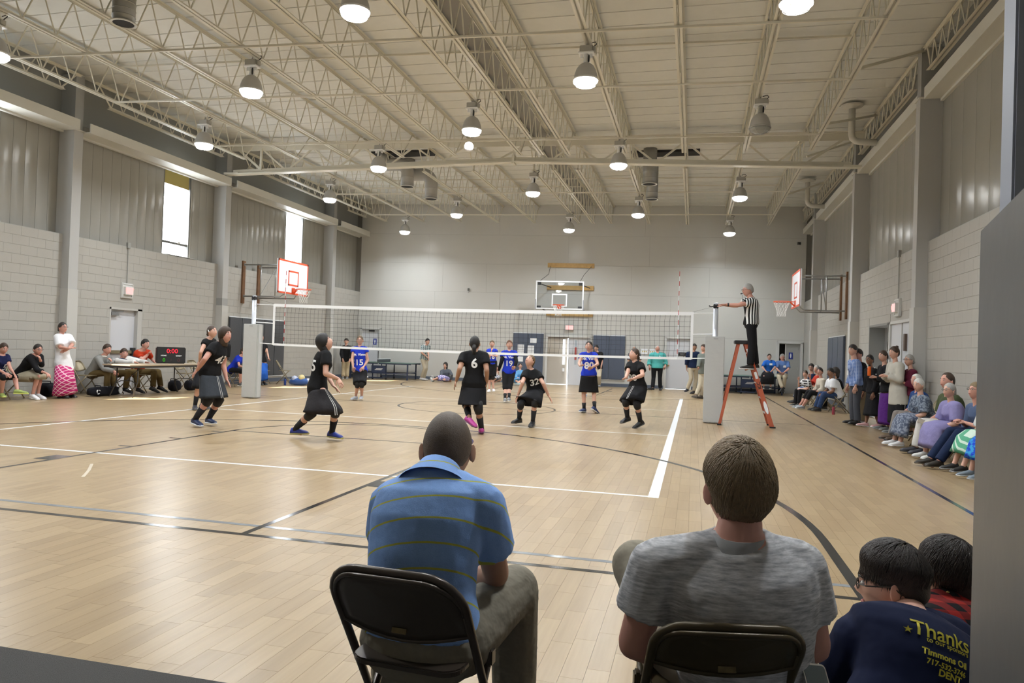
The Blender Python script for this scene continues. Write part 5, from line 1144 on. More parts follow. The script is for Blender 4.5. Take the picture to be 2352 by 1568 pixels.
 'h1': ([[-0.788,2.333,0.997],[-0.779,2.223,0.944],[-0.615,2.162,0.858],[-0.945,2.255,0.821],[-0.595,2.293,0.616],[-1.037,2.431,0.609],[-0.766,2.52,0.514],[-0.98,2.601,0.488],[-0.866,2.652,0.454],[-0.933,2.74,0.389],[-0.667,2.102,0.459],[-0.87,2.135,0.433],[-0.568,2.446,0.525],[-1.004,2.461,0.505],[-0.586,2.57,0.076],[-1.082,2.633,0.059],[-0.641,2.743,0.017],[-1.166,2.799,-0.024]], [-0.29, 0.95, -0.1], 1.76),
 'h2': ([[0.128,2.097,0.977],[0.124,2.056,0.849],[0.288,2.119,0.774],[-0.078,2.028,0.766],[0.342,2.156,0.559],[-0.135,2.037,0.551],[0.278,2.399,0.411],[-0.038,2.321,0.411],[0.239,2.55,0.321],[0.015,2.475,0.334],[0.265,2.231,0.42],[0.045,2.145,0.425],[0.278,2.637,0.367],[-0.158,2.422,0.654],[0.299,2.873,0.002],[0.113,2.668,0.393],[0.308,3.083,-0.097],[0.185,2.737,0.377]], [-0.29, 0.96, 0.02], 1.8),
 'h3': ([[0.654,2.644,0.613],[0.681,2.549,0.551],[0.818,2.604,0.463],[0.52,2.458,0.489],[0.899,2.709,0.294],[0.48,2.553,0.318],[0.748,2.88,0.127],[0.512,2.821,0.155],[0.655,2.985,0.025],[0.529,2.969,0.065],[0.693,2.401,0.264],[0.549,2.313,0.285],[0.853,2.906,0.131],[0.449,2.702,0.164],[0.78,2.993,-0.032],[0.598,2.948,-0.038],[0.809,3.104,-0.102],[0.62,3.057,-0.108]], [-0.94, 0.32, -0.15], 1.74),
 'h4': ([[0.949,3.079,0.559],[0.963,3.032,0.484],[1.06,3.077,0.435],[0.91,3.019,0.437],[1.113,3.154,0.3],[0.915,3.074,0.305],[1.132,3.335,0.153],[1.012,3.306,0.149],[1.145,3.461,0.052],[1.065,3.433,0.064],[0.997,2.992,0.217],[0.918,2.973,0.215],[1.132,3.336,0.133],[0.937,3.236,0.147],[1.114,3.384,0.028],[0.992,3.354,0.023],[1.13,3.492,-0.038],[1.005,3.461,-0.043]], [-0.93, 0.35, -0.12], 1.62),
}
# ---------------------------------------------------------------- people
def voxel(mb, vox, name, smooth=2, fac=.5):
    """fuses overlapping shapes into one continuous skin"""
    me = mb.mesh(name); o = bpy.data.objects.new('tmp', me); COL.objects.link(o)
    m = o.modifiers.new('r', 'REMESH'); m.mode = 'VOXEL'; m.voxel_size = vox; m.adaptivity = 0
    if smooth:
        s_ = o.modifiers.new('s', 'SMOOTH'); s_.factor = fac; s_.iterations = smooth
    dg = bpy.context.evaluated_depsgraph_get(); dg.update()
    out = bpy.data.meshes.new_from_object(o.evaluated_get(dg)); bpy.data.objects.remove(o); bpy.data.meshes.remove(me)
    out.name = name; return out
def skin(name, col): return mat(name, col, rough=.5, spec=.35, noise=.05, nscale=20)
SK = {'fair': skin('skin_fair', (.62, .36, .27)), 'tan': skin('skin_tan', (.42, .23, .15)), 'brown': skin('skin_brown', (.26, .13, .08)), 'pink': skin('skin_pink', (.60, .31, .24))}
HR = {k: mat('hair_' + k, c, rough=.55, noise=.35, nscale=90, bump=.25, bscale=300) for k, c in
      dict(black=(.012,.010,.009), brown=(.05,.028,.016), light=(.14,.085,.04), red=(.13,.05,.02), grey=(.36,.35,.33), white=(.60,.59,.56), dark=(.022,.015,.011), sand=(.21,.145,.075), buzz=(.10,.068,.046)).items()}
EYE = mat('eye_white', (.75,.74,.72), .3); IRIS = mat('eye_iris', (.03,.02,.015), .2); LIP = mat('lips', (.42,.13,.11), .5)
def sst(x, a, b): t = min(1, max(0, (x - a) / (b - a))); return t * t * (3 - 2*t)
def head_pt(x, y, z):
    """unit direction -> head surface (x right, y front, z up), metres for an adult"""
    wx = .076 * (1 - .24 * sst(-z, .15, .9) * (1 - .3*abs(y)))
    fy = .096 if y > 0 else .100
    px_, py_, pz_ = x * wx, y * fy, z * (.118 if z > 0 else .122)
    if y > 0:
        py_ -= .010 * sst(-z, .5, 1) 
        py_ += .022 * math.exp(-((x/.17)**2 + ((z+.12)/.16)**2))         # nose
        py_ += .006 * math.exp(-((x/.35)**2 + ((z+.47)/.12)**2))         # lips
        py_ += .010 * math.exp(-((x/.35)**2 + ((z+.80)/.16)**2))         # chin
        py_ -= .008 * (math.exp(-(((x-.38)/.16)**2 + ((z-.08)/.13)**2)) + math.exp(-(((x+.38)/.16)**2 + ((z-.08)/.13)**2)))
        py_ += .004 * math.exp(-((x/.6)**2 + ((z-.25)/.1)**2))
    if z < -.3 and y < 0: py_ *= 1 - .45 * sst(-z, .3, .9)
    return px_, py_, pz_
def hair_thr(x, y, st):
    h = math.hypot(x, y) + 1e-6; c = y / h
    f, s_, b = {'short': (.56, .12, -.44), 'buzz': (.56, .05, -.5), 'bun': (.62, .0, -.6), 'bob': (.5, -.35, -.98), 'long': (.5, -.3, -.98), 'bald': (9, .05, -.45), 'thin': (.8, .1, -.5)}.get(st, (.52, 0, -.6))
    if st == 'fade': f, s_, b = .56, .34, .05; return s_ + (f - s_) * c ** 1.6 if c > 0 else s_ + (b - s_) * (-c) ** .9
    if st == 'bald': return (.9 if c > .2 else (.9 + (-.45 - .9) * 0)) if False else None
    return s_ + (f - s_) * c ** 1.6 if c > 0 else s_ + (b - s_) * (-c) ** .9
def make_head(mb, hc, f, k, nu, nv, skin_i=0):
    """adds the head to mb; returns frame"""
    f = V(f).normalized(); r = f.cross(V((0,0,1))).normalized(); u = r.cross(f)
    vs = []; fs = []
    for j in range(nv + 1):
        t = -PI/2 + PI*j/nv
        for i in range(nu):
            a = 2*PI*i/nu; x, y, z = math.cos(t)*math.cos(a), math.cos(t)*math.sin(a), math.sin(t)
            q = head_pt(x, y, z); vs.append(hc + (r*q[0] + f*q[1] + u*q[2]) * k)
    for j in range(nv):
        for i in range(nu):
            fs.append((j*nu+i, j*nu+(i+1)%nu, (j+1)*nu+(i+1)%nu, (j+1)*nu+i))
    mb.cur = 0; mb.add(vs, fs)
    for s_ in (-1, 1):      # ears
        e = hc + (r*.077*s_ - f*.008 - u*.008) * k; out = (r*s_*.8 - f*.6).normalized(); al = (f*.8 + r*s_*.6).normalized()
        mb.ell(e + out*.003*k, al*.014*k, out*.008*k, (u - f*.15).normalized()*.027*k, 10, 8)
        mb.ell(e + out*.008*k - u*.001*k, al*.016*k, out*.004*k, u*.029*k, 10, 6)
    for s_ in (-1, 1):
        e = hc + (r*.030*s_ + f*.083 + u*.010) * k
        mb.cur = 1; mb.ell(e, r*.0135*k, f*.0095*k, u*.0075*k, 8, 6)
        mb.cur = 2; mb.ell(e + f*.0065*k, r*.006*k, f*.004*k, u*.006*k, 8, 4)
        mb.cur = 3; b0 = hc + (r*.014*s_ + f*.095 + u*.029) * k; b1 = hc + (r*.030*s_ + f*.092 + u*.034) * k; b2 = hc + (r*.046*s_ + f*.080 + u*.029) * k
        mb.tube([b0, b1, b2], [.003*k, .0035*k, .002*k], 5)
    mb.cur = 4; mb.tube([hc + (r*q*.023 + f*(.099 - .010*abs(q)) - u*.0565) * k for q in (-1, -.5, 0, .5, 1)], [.001*k, .0045*k, .0055*k, .0045*k, .001*k], 6)
    mb.cur = 0
    return r, f, u
def hair_cap(hc, fr, k, st, nu, nv, thick=None):
    r, f, u = fr; th = thick or {'short': .014, 'buzz': .004, 'bun': .009, 'bob': .022, 'long': .02, 'bald': .007, 'thin': .008}.get(st, .012)
    mb = MB(); idx = {}; vs = []; fs = []
    for j in range(nv + 1):
        t = -PI/2 + PI*j/nv
        for i in range(nu):
            a = 2*PI*i/nu; x, y, z = math.cos(t)*math.cos(a), math.cos(t)*math.sin(a), math.sin(t)
            if st == 'bald':
                h = math.hypot(x, y) + 1e-6; c = y / h; m_ = min(z + .42 if c < .35 else -1, .38 - z)
            else:
                m_ = z - hair_thr(x, y, st)
                if st in ('short', 'buzz', 'thin') and abs(x) > .8 and y > -.25 and z < .12 and y < .25 and z > -.3: m_ = min(m_, (z - .05))
            q = head_pt(x, y, z); base = r*q[0] + f*q[1] + u*q[2]; dv = (r*x + f*y + u*z).normalized()
            w_ = sst(m_, -.02, .22); top = th * (1 + .5 * max(0, z)) 
            if st == 'short': top *= 1 + .25 * math.sin(a * 9 + z * 7) * .4
            vs.append((m_, hc + (base + dv * (top * w_ + .0015 if m_ > -.06 else -.004)) * k))
    mb_v = [p for _, p in vs]
    for j in range(nv):
        for i in range(nu):
            q = (j*nu+i, j*nu+(i+1)%nu, (j+1)*nu+(i+1)%nu, (j+1)*nu+i)
            if sum(vs[a][0] > -.03 for a in q) >= 2: fs.append(q)
    mb.add(mb_v, fs)
    return mb
def strands(mb, hc, fr, k, st, n):
    """locks of hair lying over the cap, combed away from the crown"""
    r, f, u = fr; rnd = random.Random(5); crown = V((0, -.45, .9)).normalized()
    done = 0
    while done < n:
        z = rnd.uniform(-.7, 1); a = rnd.uniform(0, 2*PI); c = math.sqrt(1 - z*z); d = V((c*math.cos(a), c*math.sin(a), z))
        if d.z < hair_thr(d.x, d.y, st) - .01: continue
        done += 1
        t = (d - crown); t = (t - d * t.dot(d)); t = t.normalized() if t.length > .02 else V((1,0,0))
        t = (t + V((rnd.uniform(-.35,.35), rnd.uniform(-.35,.35), 0))).normalized(); L = rnd.uniform(.25, .5); pts = []; rr = []
        th = {'short': .014, 'fade': .018}.get(st, .02)
        for q in range(5):
            e = (d + t * L * q / 4).normalized(); m_ = e.z - hair_thr(e.x, e.y, st)
            x, y, zz = head_pt(e.x, e.y, e.z); off = th * (1 + .5*max(0, e.z)) * sst(m_, -.12, .25) + .002 + rnd.uniform(0, .002)
            pts.append(hc + (r*x + f*y + u*zz + (r*e.x + f*e.y + u*e.z) * off) * k); rr.append((.0016, .0019, .0018, .0013, .0003)[q] * k)
        mb.tube(pts, rr, 4, False)
def dir_(a, b): return (V(b) - V(a)).normalized()
def hand(mb, w, tip, nrm, k, curl=.5, side=1):
    """palm and five jointed fingers from the wrist towards tip; nrm = direction the palm faces"""
    d = dir_(w, tip); nrm = V(nrm); nrm = (nrm - d * nrm.dot(d))
    nrm = nrm.normalized() if nrm.length > .05 else d.cross(V((0,0,1))).normalized()
    x = d.cross(nrm) * side
    mb.rings([(w - d*.01*k, x*.024*k, nrm*.017*k), (w + d*.03*k, x*.034*k, nrm*.016*k), (w + d*.065*k, x*.04*k, nrm*.014*k), (w + d*.088*k, x*.038*k, nrm*.011*k)], 10)
    for i, (off, L) in enumerate(((-.030, .068), (-.010, .076), (.010, .071), (.029, .056))):
        p = w + (d*.082 + x*off) * k; a = .25 + curl*.5; pts = [p]; dd = d
        for q, fr_ in enumerate((.45, .32, .23)):
            ang = a * (1 + q) * .8 * curl if curl else 0
            dd = (d * math.cos(ang) + nrm * math.sin(ang)).normalized(); pts.append(pts[-1] + dd * L * fr_ * k)
        mb.tube(pts, [.0088*k, .0082*k, .0075*k, .0055*k], 6)
    p = w + (d*.025 - x*.028) * k
    mb.tube([p, p + (d*.022 - x*.020 + nrm*.006)*k, p + (d*.046 - x*.026 + nrm*.016)*k, p + (d*.064 - x*.020 + nrm*.024)*k], [.012*k, .0105*k, .009*k, .006*k], 6)

JN = 'hd nk sr sl er el wr wl xr xl hr hl kr kl ar al or ol'.split()
def person(pid, label, sk='fair', hair=('short', 'brown'), top=None, bottom=None, shoes=(.02,.02,.02), sole=(.75,.75,.74), socks=None, female=False,
           build=1.0, kneepads=False, group=None, curl=.5, extra=None, palm=(None, None), hero=False, top2=None, tie=None, collar=None):
    J0, face, H = PEOPLE[pid]
    J = {n: V(p) for n, p in zip(JN, J0)}
    for q in ('or', 'ol', 'ar', 'al'):
        if q[0] == 'a' and J[q].z < .085 and not hero: J[q].z = .085
        if q[0] == 'o' and J[q].z < .02 and not hero: J[q].z = .02
    k = H / 1.72
    dist = (J['nk'] - V((0, 0, CAM_H))).length
    vox = .0085 if hero else (.0145 if dist < 14 else .018 if dist < 20 else .021)
    pel = (J['hr'] + J['hl']) / 2; nk = J['nk']
    org = V((pel.x, pel.y, 0)) if not hero else V((pel.x, pel.y, 0))
    for n in J: J[n] = J[n] - org
    pel = pel - org; nk = J['nk']; hc = J['hd']
    rh = (J['hr'] - J['hl']); rh = rh.normalized() if rh.length > .02 else V((1,0,0)); rs = (J['sr'] - J['sl']).normalized()
    spine = (nk - pel); SL = spine.length; su = spine.normalized()
    if rh.dot(rs) < 0: rh = rs.copy()
    rh = (rh + rs * .6).normalized()
    f3 = V(face).normalized()
    # wrong-handed data is put right by the side vector only
    bw = build * k * (.93 if female else 1)
    def frame(t):
        r_ = (rh.lerp(rs, min(1, max(0, t)))).normalized(); r_ = (r_ - su * r_.dot(su)).normalized(); return r_, su.cross(r_) if False else su.cross(r_)
    bend = 0.0
    def tc_(t):
        """spine point, slightly rounded back"""
        r_, fr_ = frame(t)
        return pel + spine * t - fr_ * (.035 * k * math.sin(PI * min(1, max(0, t))) if (SL < .99) else 0) * (1.6 if hero else .5)
    if female: prof = [(-.2,.09,.085,0),(-.08,.162,.112,0),(.06,.168,.118,-.008),(.3,.128,.096,0),(.45,.128,.1,.008),(.68,.146,.125,.022),(.86,.142,.095,.005),(.955,.095,.072,0),(1.03,.055,.055,0)]
    else: prof = [(-.2,.1,.085,0),(-.08,.158,.112,0),(.06,.16,.115,0),(.3,.148,.105,.005),(.5,.156,.112,.01),(.72,.17,.122,.012),(.87,.165,.1,0),(.955,.11,.075,0),(1.03,.06,.06,0)]
    prof = [(t, a*bw, b*bw, o*k) for t, a, b, o in prof]
    shw = (J['sr'] - J['sl']).length; want = (.30 if female else .35) * k
    def torso(mb, t0, t1, g, n=20, taper=0):
        rs_ = []
        P_ = [p for p in prof if max(t0, -.1 if t0 < -.21 else -1) < p[0] < t1]
        def at(t):
            for a, b in zip(prof[:-1], prof[1:]):
                if a[0] <= t <= b[0]:
                    q = (t - a[0]) / (b[0] - a[0]); return tuple(x + (y - x) * q for x, y in zip(a, b))
            return prof[0] if t < prof[0][0] else prof[-1]
        pts = [(t0,) + (at(t0)[1:] if t0 >= -.21 else (.175*bw, .125*bw, 0))] + P_ + [(t1,) + at(t1)[1:]]
        for t, a, b, o in pts:
            r_, fr_ = frame(t); gg = g + taper * max(0, (.4 - t))
            rs_.append((tc_(t) + fr_ * o * (1 if True else 1), r_ * (a + gg), fr_ * (b + gg)))
        mb.rings(rs_, n)
    # which way is forward: cross(up, right)
    ff = V((0,0,1)).cross(rs)
    def shoulder(mb, g, s_):
        sh = J['s'+s_]; a = nk.lerp(sh, .25) - su * .035 * k
        mb.capsule(a, sh, (.058)*bw + g, .056*bw + g, 12)
    def arm(mb, s_, g, frac, flare=0, flat=True):
        sh, el, wr = J['s'+s_], J['e'+s_], J['w'+s_]; r0_, r1_, r2_, r3_ = .052*bw, .041*bw, .040*bw, .027*bw
        if frac <= 1:
            p = sh.lerp(el, frac); mb.tube([sh - dir_(sh, el)*.01, sh.lerp(el, frac*.5), p], [r0_+g+.004, r0_*.5+r1_*.5+g+flare*.5+.004, r1_+g+flare+.002], 12)
        else:
            p = el.lerp(wr, frac - 1); q = frac - 1; rr = r2_ + (r3_ - r2_) * q
            mb.capsule(sh, el, r0_+g, r1_+g, 12); mb.tube([el, el.lerp(p, .5), p], [r2_+g+.002, (r2_+rr)/2+g, rr+g+flare], 12)
    def legs(mb, g, frac, flare=0):
        for s_ in 'rl':
            h, kn, an = J['h'+s_], J['k'+s_], J['a'+s_]; r0_, r1_, rc, r2_ = .083*bw, .057*bw, .056*bw, .037*bw
            if frac <= 1:
                mb.tube([h, h.lerp(kn, frac*.5), h.lerp(kn, frac)], [r0_+g, (r0_+r1_)/2+g+flare*.5, r1_+g+flare+.006], 14)
            else:
                mb.capsule(h, kn, r0_+g, r1_+g, 14); q = min(1, frac - 1); c_ = kn.lerp(an, .3*min(1, q/.3)); e = kn.lerp(an, q)
                mb.capsule(kn, c_, r1_+g, rc+g, 12)
                mb.tube([c_, c_.lerp(e, .5), e], [rc+g, (rc+r2_)/2+g+flare*.6, r2_+g+flare], 12)
    # ---- the body
    mb = MB(); torso(mb, -.2, 1.03, 0)
    for s_ in 'rl':
        shoulder(mb, 0, s_); sh, el, wr = J['s'+s_], J['e'+s_], J['w'+s_]
        mb.capsule(sh, el, .050*bw, .040*bw); mid = el.lerp(wr, .3); mb.capsule(el, mid, .039*bw, .040*bw); mb.capsule(mid, wr, .040*bw, .026*bw)
        h, kn, an = J['h'+s_], J['k'+s_], J['a'+s_]
        mb.capsule(h, kn, .082*bw, .056*bw, 14); cf = kn.lerp(an, .3) - (ff * .008); mb.capsule(kn, cf, .055*bw, .056*bw); mb.capsule(cf, an, .055*bw, .036*bw)
        fd = dir_(an, J['o'+s_] + V((0,0,.02))); mb.capsule(an, an - V((0,0,.03*k)) + fd*.03, .034*bw, .03*bw, 10); mb.capsule(an - V((0,0,.045*k)) + fd*.02, an - V((0,0,.055*k)) + fd*.1*k, .026*bw, .02*bw, 10)
    r = f3.cross(V((0,0,1))).normalized(); uu = r.cross(f3)
    hb = hc - uu*.075*k - f3*.025*k
    mb.capsule(nk - su*.02, hb, (.05 if female else .058)*bw, (.049 if female else .056)*k, 14)
    me = voxel(mb, vox, 'person', 3)
    mb2 = MB(); nu, nv = (44, 32) if hero else (20, 16)
    fr = make_head(mb2, hc, f3, k, nu, nv)
    mb2.cur = 0
    cu = curl if isinstance(curl, tuple) else (curl, curl)
    for i, s_ in enumerate('rl'):
        pn = palm[i] if palm[i] is not None else (-rs if s_ == 'r' else rs) * .6 - V((0,0,.8))
        hand(mb2, J['w'+s_], J['x'+s_], pn, k, cu[i], 1 if s_ == 'r' else -1)
    me2 = mb2.mesh('h')
    bm = bmesh.new(); bm.from_mesh(me); nf = len(bm.faces); bm.from_mesh(me2); bm.faces.ensure_lookup_table()
    for i, mi in enumerate(mb2.mi): bm.faces[nf + i].material_index = mi
    bm.to_mesh(me); bm.free(); bpy.data.meshes.remove(me2)
    body = link('person', me, None, None, True)
    for m_ in (SK[sk], EYE, IRIS, HR[hair[1]] if hair else HR['brown'], LIP): me.materials.append(m_)
    body.location = org; tag(body, label, 'person', group)
    # ---- hair
    if hair:
        st = hair[0]; cap = {'pony': 'bun', 'veil': 'bun', 'fade': 'buzz'}.get(st, st)
        hm = hair_cap(hc, fr, k, cap, nu, nv)
        r_, f_, u_ = fr
        if st in ('bun', 'veil'): hm.ell(hc + (-f_*.108 - u_*.03)*k, r_*.034*k, f_*.028*k, u_*.034*k, 12, 8)
        if st == 'topbun': hm.ell(hc + (-f_*.05 + u_*.125)*k, r_*.035*k, f_*.03*k, u_*.03*k, 12, 8)
        if st == 'pony': hm.tube([hc + (-f_*.095)*k, hc + (-f_*.13 - u_*.04)*k, hc + (-f_*.125 - u_*.13)*k, hc + (-f_*.11 - u_*.2)*k], [.028*k, .035*k, .03*k, .008*k], 10)
        if st in ('bob', 'long'):
            L = .17 if st == 'bob' else .26
            hm.rings([(hc + (-f_*.035 + u_*.02)*k, r_*.086*k, f_*.078*k), (hc + (-f_*.045 - u_*.06)*k, r_*.086*k, f_*.066*k), (hc + (-f_*.055 - u_*(L*.7))*k, r_*.082*k, f_*.05*k), (hc + (-f_*.05 - u_*L)*k, r_*.06*k, f_*.03*k)], 16)
        if hero and st != 'buzz': strands(hm, hc, fr, k, st, 3200 if cap == 'short' else 2200)
        hm.build('hair', HR[hair[1]], body, True)
        if st == 'veil':
            vb = MB(); vb.rings([(hc + (-f_*.05 + u_*.105)*k, r_*.05*k, f_*.03*k), (hc + (-f_*.085 + u_*.06)*k, r_*.075*k, f_*.045*k), (hc + (-f_*.105 + u_*.0)*k, r_*.075*k, f_*.04*k), (hc + (-f_*.115 - u_*.06)*k, r_*.055*k, f_*.025*k)], 14)
            vb.build('white_cap', mat('cap_cloth', (.78,.80,.84), .8), body, True)
    S_ = dict(J=J, k=k, nk=nk, pel=pel, su=su, rs=rs, fr=fr, hc=hc, body=body, tc=tc_, frame=frame, spine=spine, bw=bw)
    # ---- garments
    made = {}
    if top:
        m_, slv, hem = top[0], top[1], top[2]; g = top[3] if len(top) > 3 else .014; fl_ = top[4] if len(top) > 4 else .012
        mb = MB(); torso(mb, hem, .985 if not collar else 1.01, g, 24, .03)
        for s_ in 'rl':
            shoulder(mb, g, s_); 
            if slv: arm(mb, s_, g, slv, fl_)
        made['top'] = link('shirt' if slv < 1.5 else 'jacket' if g > .02 else 'shirt', voxel(mb, vox, 'shirt', 1 if not hero else 3), m_, body, True)
        if hero and slv:
            for s_ in 'rl':      # cuffs close round the arm, so the sleeve reads as cloth
                pass
    if collar:
        hb_ = nk + (hb - nk) * .42
        rr = (.050 if female else .056) * bw; ax_ = (dir_(nk - su*.02, hb) + su*1.1).normalized(); r_, fr_ = frame(1); aa = (r_ - ax_*r_.dot(ax_)).normalized(); bb = ax_.cross(aa)
        mb = MB(); b0 = nk - su * .012
        mb.rings([(b0 - ax_*.055, aa*(rr+.062), bb*(rr+.042)), (b0 - ax_*.022, aa*(rr+.038), bb*(rr+.028)), (b0 + ax_*.006*k, aa*(rr+.018), bb*(rr+.013)), (b0 + ax_*.026*k, aa*(rr+.009), bb*(rr+.007)), (b0 + ax_*.026*k, aa*(rr+.003), bb*(rr+.001)), (b0 - ax_*.02, aa*(rr+.002), bb*(rr+.0))], 28, False)
        mb.build('collar', collar, body, True)
    if bottom:
        kind = bottom[0]
        if kind in ('pants', 'shorts'):
            m_ = bottom[1]; fr2 = bottom[2] if len(bottom) > 2 else 1.97; g = bottom[3] if len(bottom) > 3 else .013; fle = .016 if kind == 'pants' else .03
            mb = MB(); torso(mb, -.2, .17, g); legs(mb, g, fr2, fle)
            made['bottom'] = link('trousers' if fr2 > 1.5 else 'shorts', voxel(mb, vox, 'trousers', 1 if not hero else 3), m_, body, True)
        else:
            m_, Lm = bottom[1], bottom[2]; flare = bottom[3] if len(bottom) > 3 else .05
            pm = (J['kr'] + J['kl']) / 2; am = (J['ar'] + J['al']) / 2
            path = [(pel + su*.085, 'w'), (pel - su*.02, 'h')]; N = 9
            mb = MB(); rings_ = []; side0 = (rh - su*rh.dot(su)).normalized()
            r_, fr_ = frame(0); rings_.append((pel + su*.10, r_*(.130*bw+.006), fr_*(.096*bw+.004))); rings_.append((pel + su*.0, r_*(.162*bw+.010), fr_*(.114*bw+.008)))
            sit = abs((pm - pel).normalized().dot(V((0,0,1)))) < .75
            for i in range(1, N + 1):
                s_ = Lm * i / N
                if s_ <= .05: continue
                def lg(s_, x):
                    h, kn, an = J['h'+x], J['k'+x], J['a'+x]
                    # rounded path over the knee
                    if s_ <= .85: return h.lerp(kn, s_)
                    if s_ >= 1.15: return kn.lerp(an, s_ - 1)
                    q = (s_ - .85) / .3; a_ = h.lerp(kn, .85); b_ = kn.lerp(an, .15); return (a_*(1-q)**2 + kn*2*q*(1-q) + b_*q*q)
                pr, pl_ = lg(s_, 'r'), lg(s_, 'l'); c_ = (pr + pl_) / 2
                t_ = ((lg(min(2, s_+.06), 'r') + lg(min(2, s_+.06), 'l')) - (lg(max(0, s_-.06), 'r') + lg(max(0, s_-.06), 'l'))).normalized()
                hang = V((0,0,-1)) if not sit else t_
                t_ = (t_*.4 + hang*.6).normalized() if not sit else t_
                sd = (side0 - t_*side0.dot(t_)).normalized(); bk = t_.cross(sd)
                off = pr - c_; q = s_ / max(Lm, .01); rad = (.098 - .024*min(1, s_)) * bw
                ra = abs(off.dot(sd)) + rad + .014 + flare * q; rb = abs(off.dot(bk)) + rad + .018 + flare * q * (.8 if not sit else .3)
                rings_.append((c_, sd*ra, bk*rb))
            n = 36; vs = []
            for j, (c_, a, b) in enumerate(rings_):
                amp = .05 * max(0, j - 2) / (len(rings_) - 2)
                for i in range(n):
                    t = 2*PI*i/n; w_ = 1 + amp*math.sin(7*t + 1.3*math.sin(3*t)); vs.append(c_ + (a*math.cos(t) + b*math.sin(t))*w_)
            fs = [(j*n+i, j*n+(i+1)%n, (j+1)*n+(i+1)%n, (j+1)*n+i) for j in range(len(rings_)-1) for i in range(n)]
            fs.append(tuple(range(n-1, -1, -1)))
            # turned-in hem
            base = (len(rings_)-1)*n; c_ = rings_[-1][0]
            vs += [V(vs[base+i]).lerp(V(c_), .12) + (V(rings_[-2][0]) - V(c_))*.4 for i in range(n)]
            fs += [(base+i, base+(i+1)%n, base+n+(i+1)%n, base+n+i) for i in range(n)]; fs.append(tuple(range(base+n, base+2*n)))
            # keep the hem above the floor
            vs = [V((v_[0], v_[1], max(v_[2], .03))) if not hero else v_ for v_ in vs]
            mb.add(vs, fs); made['bottom'] = mb.build('skirt', m_, body, True)
            if len(bottom) > 4:    # side stripes down the skirt
                wm = bottom[4]
                for i0 in ([0, 1] if len(bottom) < 6 else bottom[5]):
                    q_ = i0 * n // 2 if i0 < 2 else i0; sm = MB(); v2 = []
                    for dq in (-.35, .35):
                        for j in range(1, len(rings_)):
                            a_ = 2*PI*(q_ + dq)/n; c_, a, b = rings_[j]; amp = .05 * max(0, j - 2) / (len(rings_) - 2); w_ = 1.012 + amp*math.sin(7*a_ + 1.3*math.sin(3*a_))
                            p0 = c_ + (a*math.cos(a_-.018) + b*math.sin(a_-.018))*w_; p1 = c_ + (a*math.cos(a_+.018) + b*math.sin(a_+.018))*w_
                            v2 += [p0, p1]
                    L_ = len(rings_) - 1
                    f2 = [(s3*2*L_ + 2*j, s3*2*L_ + 2*j+1, s3*2*L_ + 2*j+3, s3*2*L_ + 2*j+2) for s3 in range(2) for j in range(L_-1)]
                    sm.add(v2, f2); sm.build('side_stripe', wm, body)
    # ---- shoes, socks, knee pads
    if shoes is not None:
        for s_ in 'rl':
            an, to = J['a'+s_], J['o'+s_]; heel = an - V((0,0,.07*k)); fd = (to - heel); fd = fd.normalized()
            uz = (V((0,0,1)) - fd*fd.z)
            if uz.length < .2: uz = dir_(an, J['k'+s_])
            uz.normalize(); sd = fd.cross(uz); mb = MB(); sh_m = shoes if not isinstance(shoes, tuple) else mat('shoe_%02d_%02d_%02d' % tuple(int(c*99) for c in shoes), shoes, .5)
            base = an - uz*.083*k; Q = [(-.068,.026,.055),(-.05,.038,.092),(.015,.043,.10),(.06,.047,.08),(.115,.051,.06),(.165,.047,.05),(.2,.028,.03)]
            mb.rings([(base + fd*a*k + uz*(h_*.5+.006)*k, sd*w_*k, uz*(h_*.5)*k) for a, w_, h_ in Q], 12); so_ = mb.build('shoe', sh_m, body, True)
            mb = MB(); mb.rings([(base + fd*(a*1.03)*k + uz*.012*k, sd*(w_+.005)*k, uz*.013*k) for a, w_, h_ in Q], 12)
            mb.build('sole', mat('sole_%02d_%02d' % (int(sole[0]*99), int(sole[2]*99)), sole, .6), so_, True)
            if sole[0] > .6 and not hero and dist < 20:
                mb = MB()
                for q in (.05, .075, .1): mb.bar(base + fd*q*k + sd*.02*k + uz*(.075 - (q-.05)*.5)*k, base + fd*q*k - sd*.02*k + uz*(.075-(q-.05)*.5)*k, .006)
                mb.build('laces', LW, so_)
    if socks:
        for s_ in 'rl':
            kn, an = J['k'+s_], J['a'+s_]; MB().tube([an - V((0,0,.02)), an.lerp(kn, .15), an.lerp(kn, socks[1])], [.043*bw, .044*bw, .05*bw + socks[1]*.012], 12).build('sock', socks[0], body, True)
    if kneepads:
        for s_ in 'rl':
            h, kn, an = J['h'+s_], J['k'+s_], J['a'+s_]; a = kn.lerp(h, .22); b = kn.lerp(an, .26)
            MB().tube([a, kn.lerp(a, .5) , kn, kn.lerp(b, .5), b], [.066*bw, .074*bw, .076*bw, .07*bw, .062*bw], 14).build('knee_pad', mat('knee_pad_black', (.012,.012,.013), .8), body, True)
    S_['made'] = made
    return S_
